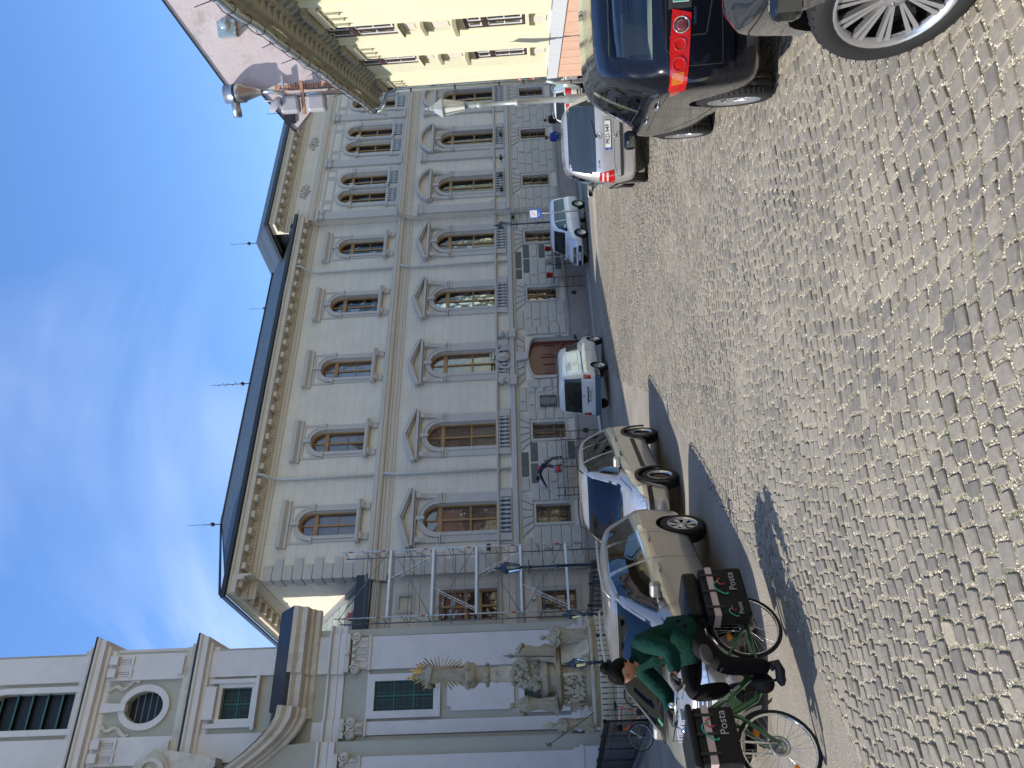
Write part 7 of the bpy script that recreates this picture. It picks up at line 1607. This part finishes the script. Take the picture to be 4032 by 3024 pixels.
person('postwoman in a green jacket with dark hair in a bun, riding the green bicycle',(A_.x,A_.y,gz(7.4)),baz,
 dict(pel=(.12,0,.93),waist=(.13,0,1.07),chest=(.21,0,1.28),neck=(.34,0,1.44),hd=(.43,.01,1.55),shL=(.25,.2,1.36),elL=(.42,.28,1.11),haL=(.70,.285,1.13),shR=(.26,-.2,1.36),elR=(.52,-.28,1.13),haR=(.72,-.285,1.13),
 hiL=(.17,.11,.88),knL=(.50,.14,.66),anL=(.50,.11,.24),toL=(.66,.12,.19),hiR=(.17,-.11,.88),knR=(.60,-.13,.93),anR=(.58,-.1,.58),toR=(.72,-.1,.53)),(gj,tr,shoeb),1.0,None,HR,'bun',None,.118,pw,jk=1.14)
# parked orange bicycle
pb=empty('parked_bicycle',(-8.5,20.9,gz(20.5)),R_(212),'orange bicycle parked against the iron fence behind the grey-gold car','bicycle'); bike_frame_parts(pb,None,0,1.05,.33,False); op=M('bike_orange',(.75,.1,.015),.35,coat=.6,var=.05)
mb=MB(); mb.tube([(0,0,.33),(.45,0,.3),(.3,0,.8)],.016,8); mb.tube([(.45,0,.3),(.85,0,.68)],.022,8); mb.tube([(.32,0,.75),(.82,0,.82)],.02,8); mb.tube([(.86,0,.64),(.8,0,.9)],.022,8); mb.tube([(0,0,.33),(.31,0,.76)],.012,8); mb.build('frame',op,pb)
mb=MB(); mb.tube([(.86,0,.64),(.93,0,.5),(1.05,0,.33)],.015,8); mb.build('fork',chrome,pb); mb=MB(); mb.tube([(.78,.28,1.0),(.86,.05,.98),(.86,-.05,.98),(.78,-.28,1.0)],.012,8); mb.tube([(.8,0,.88),(.82,0,.98)],.012,8); mb.build('handlebar',darkpl,pb)
mb=MB(); mb.ball((.27,0,.92),.12,10,0,(1.1,.6,.3)); mb.tube([(.3,0,.78),(.28,0,.9)],.013,6); mb.build('saddle',darkpl,pb); mb=MB(); mb.lathe([(.09,.03),(.09,.04),(0,.04)],(.45,0,.3),16,0,'y'); mb.tube([(.45,.04,.3),(.5,.05,.14)],.01,5); mb.tube([(.45,-.04,.3),(.4,-.05,.46)],.01,5); mb.build('crank',darkpl,pb)
mb=MB(); mb.box(.74,.9,-.1,.1,.78,.92); mb.build('front_bag',blk,pb,bevel=.03)
# worker bending on the low scaffold (palace frame: x along wall)
nav=M('navy_workwear',(.02,.022,.05),.8,var=.2); jn=M('grey_workwear',(.08,.09,.105),.85,var=.2); capb=M('dark_cap',(.012,.012,.02),.8)
def lp(x,y,z): return (x,y,z)
P0v=V(P0)
wr=person('worker in navy top and dark cap bending over on the low scaffold by the wall',P0,PR,
 dict(pel=(4.78,-.95,2.18),waist=(4.66,-.95,2.3),chest=(4.42,-.93,2.47),neck=(4.2,-.92,2.5),hd=(4.05,-.9,2.53),shL=(4.36,-1.12,2.44),elL=(4.45,-1.18,2.22),haL=(4.62,-1.1,2.05),shR=(4.3,-.74,2.44),elR=(4.0,-.62,2.3),haR=(3.72,-.4,2.12),
 hiL=(4.8,-1.04,2.12),knL=(4.98,-1.08,1.82),anL=(5.05,-1.05,1.48),toL=(4.92,-1.1,1.42),hiR=(4.76,-.86,2.12),knR=(4.66,-.82,1.8),anR=(4.72,-.85,1.48),toR=(4.58,-.86,1.42)),(nav,jn,shoeb),.78,None,MX.Rotation(pi,4,'Z')@MX.Rotation(R_(40),4,'Y'),'short',capb,.1,
 lambda r,j:(MB().build,hand(r,j['haR'],j['haR']+V((-.06,.04,-.04)),(0,.5,-1),(0,1,0),skinm,skinm),hand(r,j['haL'],j['haL']+V((.05,0,-.06)),(1,0,-.3),(0,1,0),skinm,skinm)))
mb=MB(); mb.ball((4.47,-1.1,2.5),.09,10,0,(1.2,.6,1)); mb.build('red_back_print',M('print_red',(.5,.04,.03),.6,var=.2),wr)
def walker(label,s,off,top,leg,face,capm,ph=1):
    z=-.6; c=pal_pt(s,off,0); 
    J=dict(pel=(0,0,.93),waist=(.01,0,1.08),chest=(.04,0,1.32),neck=(.05,0,1.5),hd=(.08,0,1.64),shL=(.03,.19,1.42),elL=(-.02-.08*ph,.25,1.16),haL=(.12-.1*ph,.24,.95),shR=(.03,-.19,1.42),elR=(-.02,-.25,1.16),haR=(.16,-.2,1.0),hiL=(0,.1,.88),knL=(.12*ph,.1,.5),anL=(.05*ph+.02,.1,.09),toL=(.17*ph+.05,.1,.03),hiR=(0,-.1,.88),knR=(-.02*ph+.05,-.1,.5),anR=(-.2*ph,-.1,.12),toR=(-.05*ph,-.1,.04))
    return person(label,(c.x,c.y,z),PR+face,J,(top,leg,shoeb),1.0,None,MX.Rotation(R_(10),4,'Y'),'short',capm,.112,lambda r,j:[hand(r,j['ha'+q],j['ha'+q]+V((.02,0,-.07)),(1,0,-.2),(0,1,0),skinm,skinm) for q in 'LR'])
walker('pedestrian in a bright blue jacket and grey-blue jeans walking by the palace wall',26.3,2.8,M('blue_jacket',(.02,.05,.28),.7,var=.1),M('faded_jeans',(.09,.13,.17),.85,var=.15),R_(200),capb)
walker('pedestrian in a black jacket leaning forward beside the white estate',28.0,2.8,M('black_jacket',(.015,.015,.017),.75),M('dark_trousers',(.02,.02,.024),.8),R_(185),None,.6)
# ---------------- split parts that consist of separate pieces ----------------
def split_pieces(o,gap=.12):
    me=o.data; n=len(me.vertices); par=list(range(n))
    def f(a):
        while par[a]!=a: par[a]=par[par[a]]; a=par[a]
        return a
    for e in me.edges: a,b=f(e.vertices[0]),f(e.vertices[1]); par[a]=b
    comp={}
    for i,v in enumerate(me.vertices): comp.setdefault(f(i),[]).append(i)
    bb=[]
    for k,ids in comp.items():
        cs=[me.vertices[i].co for i in ids]; bb.append([k,[min(c[j] for c in cs)-gap/2 for j in range(3)],[max(c[j] for c in cs)+gap/2 for j in range(3)]])
    m=len(bb); g=list(range(m))
    def h(a):
        while g[a]!=a: g[a]=g[g[a]]; a=g[a]
        return a
    for i in range(m):
        for j in range(i+1,m):
            if all(bb[i][1][q]<=bb[j][2][q] and bb[j][1][q]<=bb[i][2][q] for q in range(3)): g[h(i)]=h(j)
    grp={bb[i][0]:h(i) for i in range(m)}
    sets={}
    for p in me.polygons: sets.setdefault(grp[f(p.vertices[0])],[]).append(p.index)
    if len(sets)<2 or len(sets)>60: return
    for ids in sets.values():
        idx={}; vs=[]; fs=[]; mi=[]; sm=[]
        for pi_ in ids:
            p=me.polygons[pi_]; q=[]
            for v in p.vertices:
                if v not in idx: idx[v]=len(vs); vs.append(tuple(me.vertices[v].co))
                q.append(idx[v])
            fs.append(q); mi.append(p.material_index); sm.append(p.use_smooth)
        m2=bpy.data.meshes.new(me.name); m2.from_pydata(vs,[],fs)
        for t in me.materials: m2.materials.append(t)
        m2.polygons.foreach_set('material_index',mi); m2.polygons.foreach_set('use_smooth',sm); m2.update()
        c=bpy.data.objects.new(o.name.split('.')[0],m2); COL.objects.link(c); c.parent=o.parent; c.matrix_local=o.matrix_local.copy()
    kill(o)
SPLIT=('quoins','unfinished_render','apron_strip','stucco_garland','frieze_block','pilaster_capital','cellar_vent','floodlight','frieze_ornament','ledge','architrave','wall_strip','tower_pilasters','plinth','pale_panel','door_bell','wall_panel','red_coupling','support_frame','dark_opening','window_apron_moulding','brake_cable','snow_guard','centre_wall','pipe_clips','capital','end_frame_rungs','planks','gutter_brackets_and_cable','cable','slate_roof','gutter','downpipe','lesene','cornice','crank_and_pedals','crank','carrier','roof_rail','eyebrows','eyes','white_band','rear_gable_coping','support_tube','antenna_box','panel_frame','window_pair_column','gutter_brackets')
for o in list(bpy.data.objects):
    if o.type=='MESH' and o.parent and o.name.split('.')[0] in SPLIT and not o.children and not o.modifiers and len(o.data.vertices)<9000: split_pieces(o)
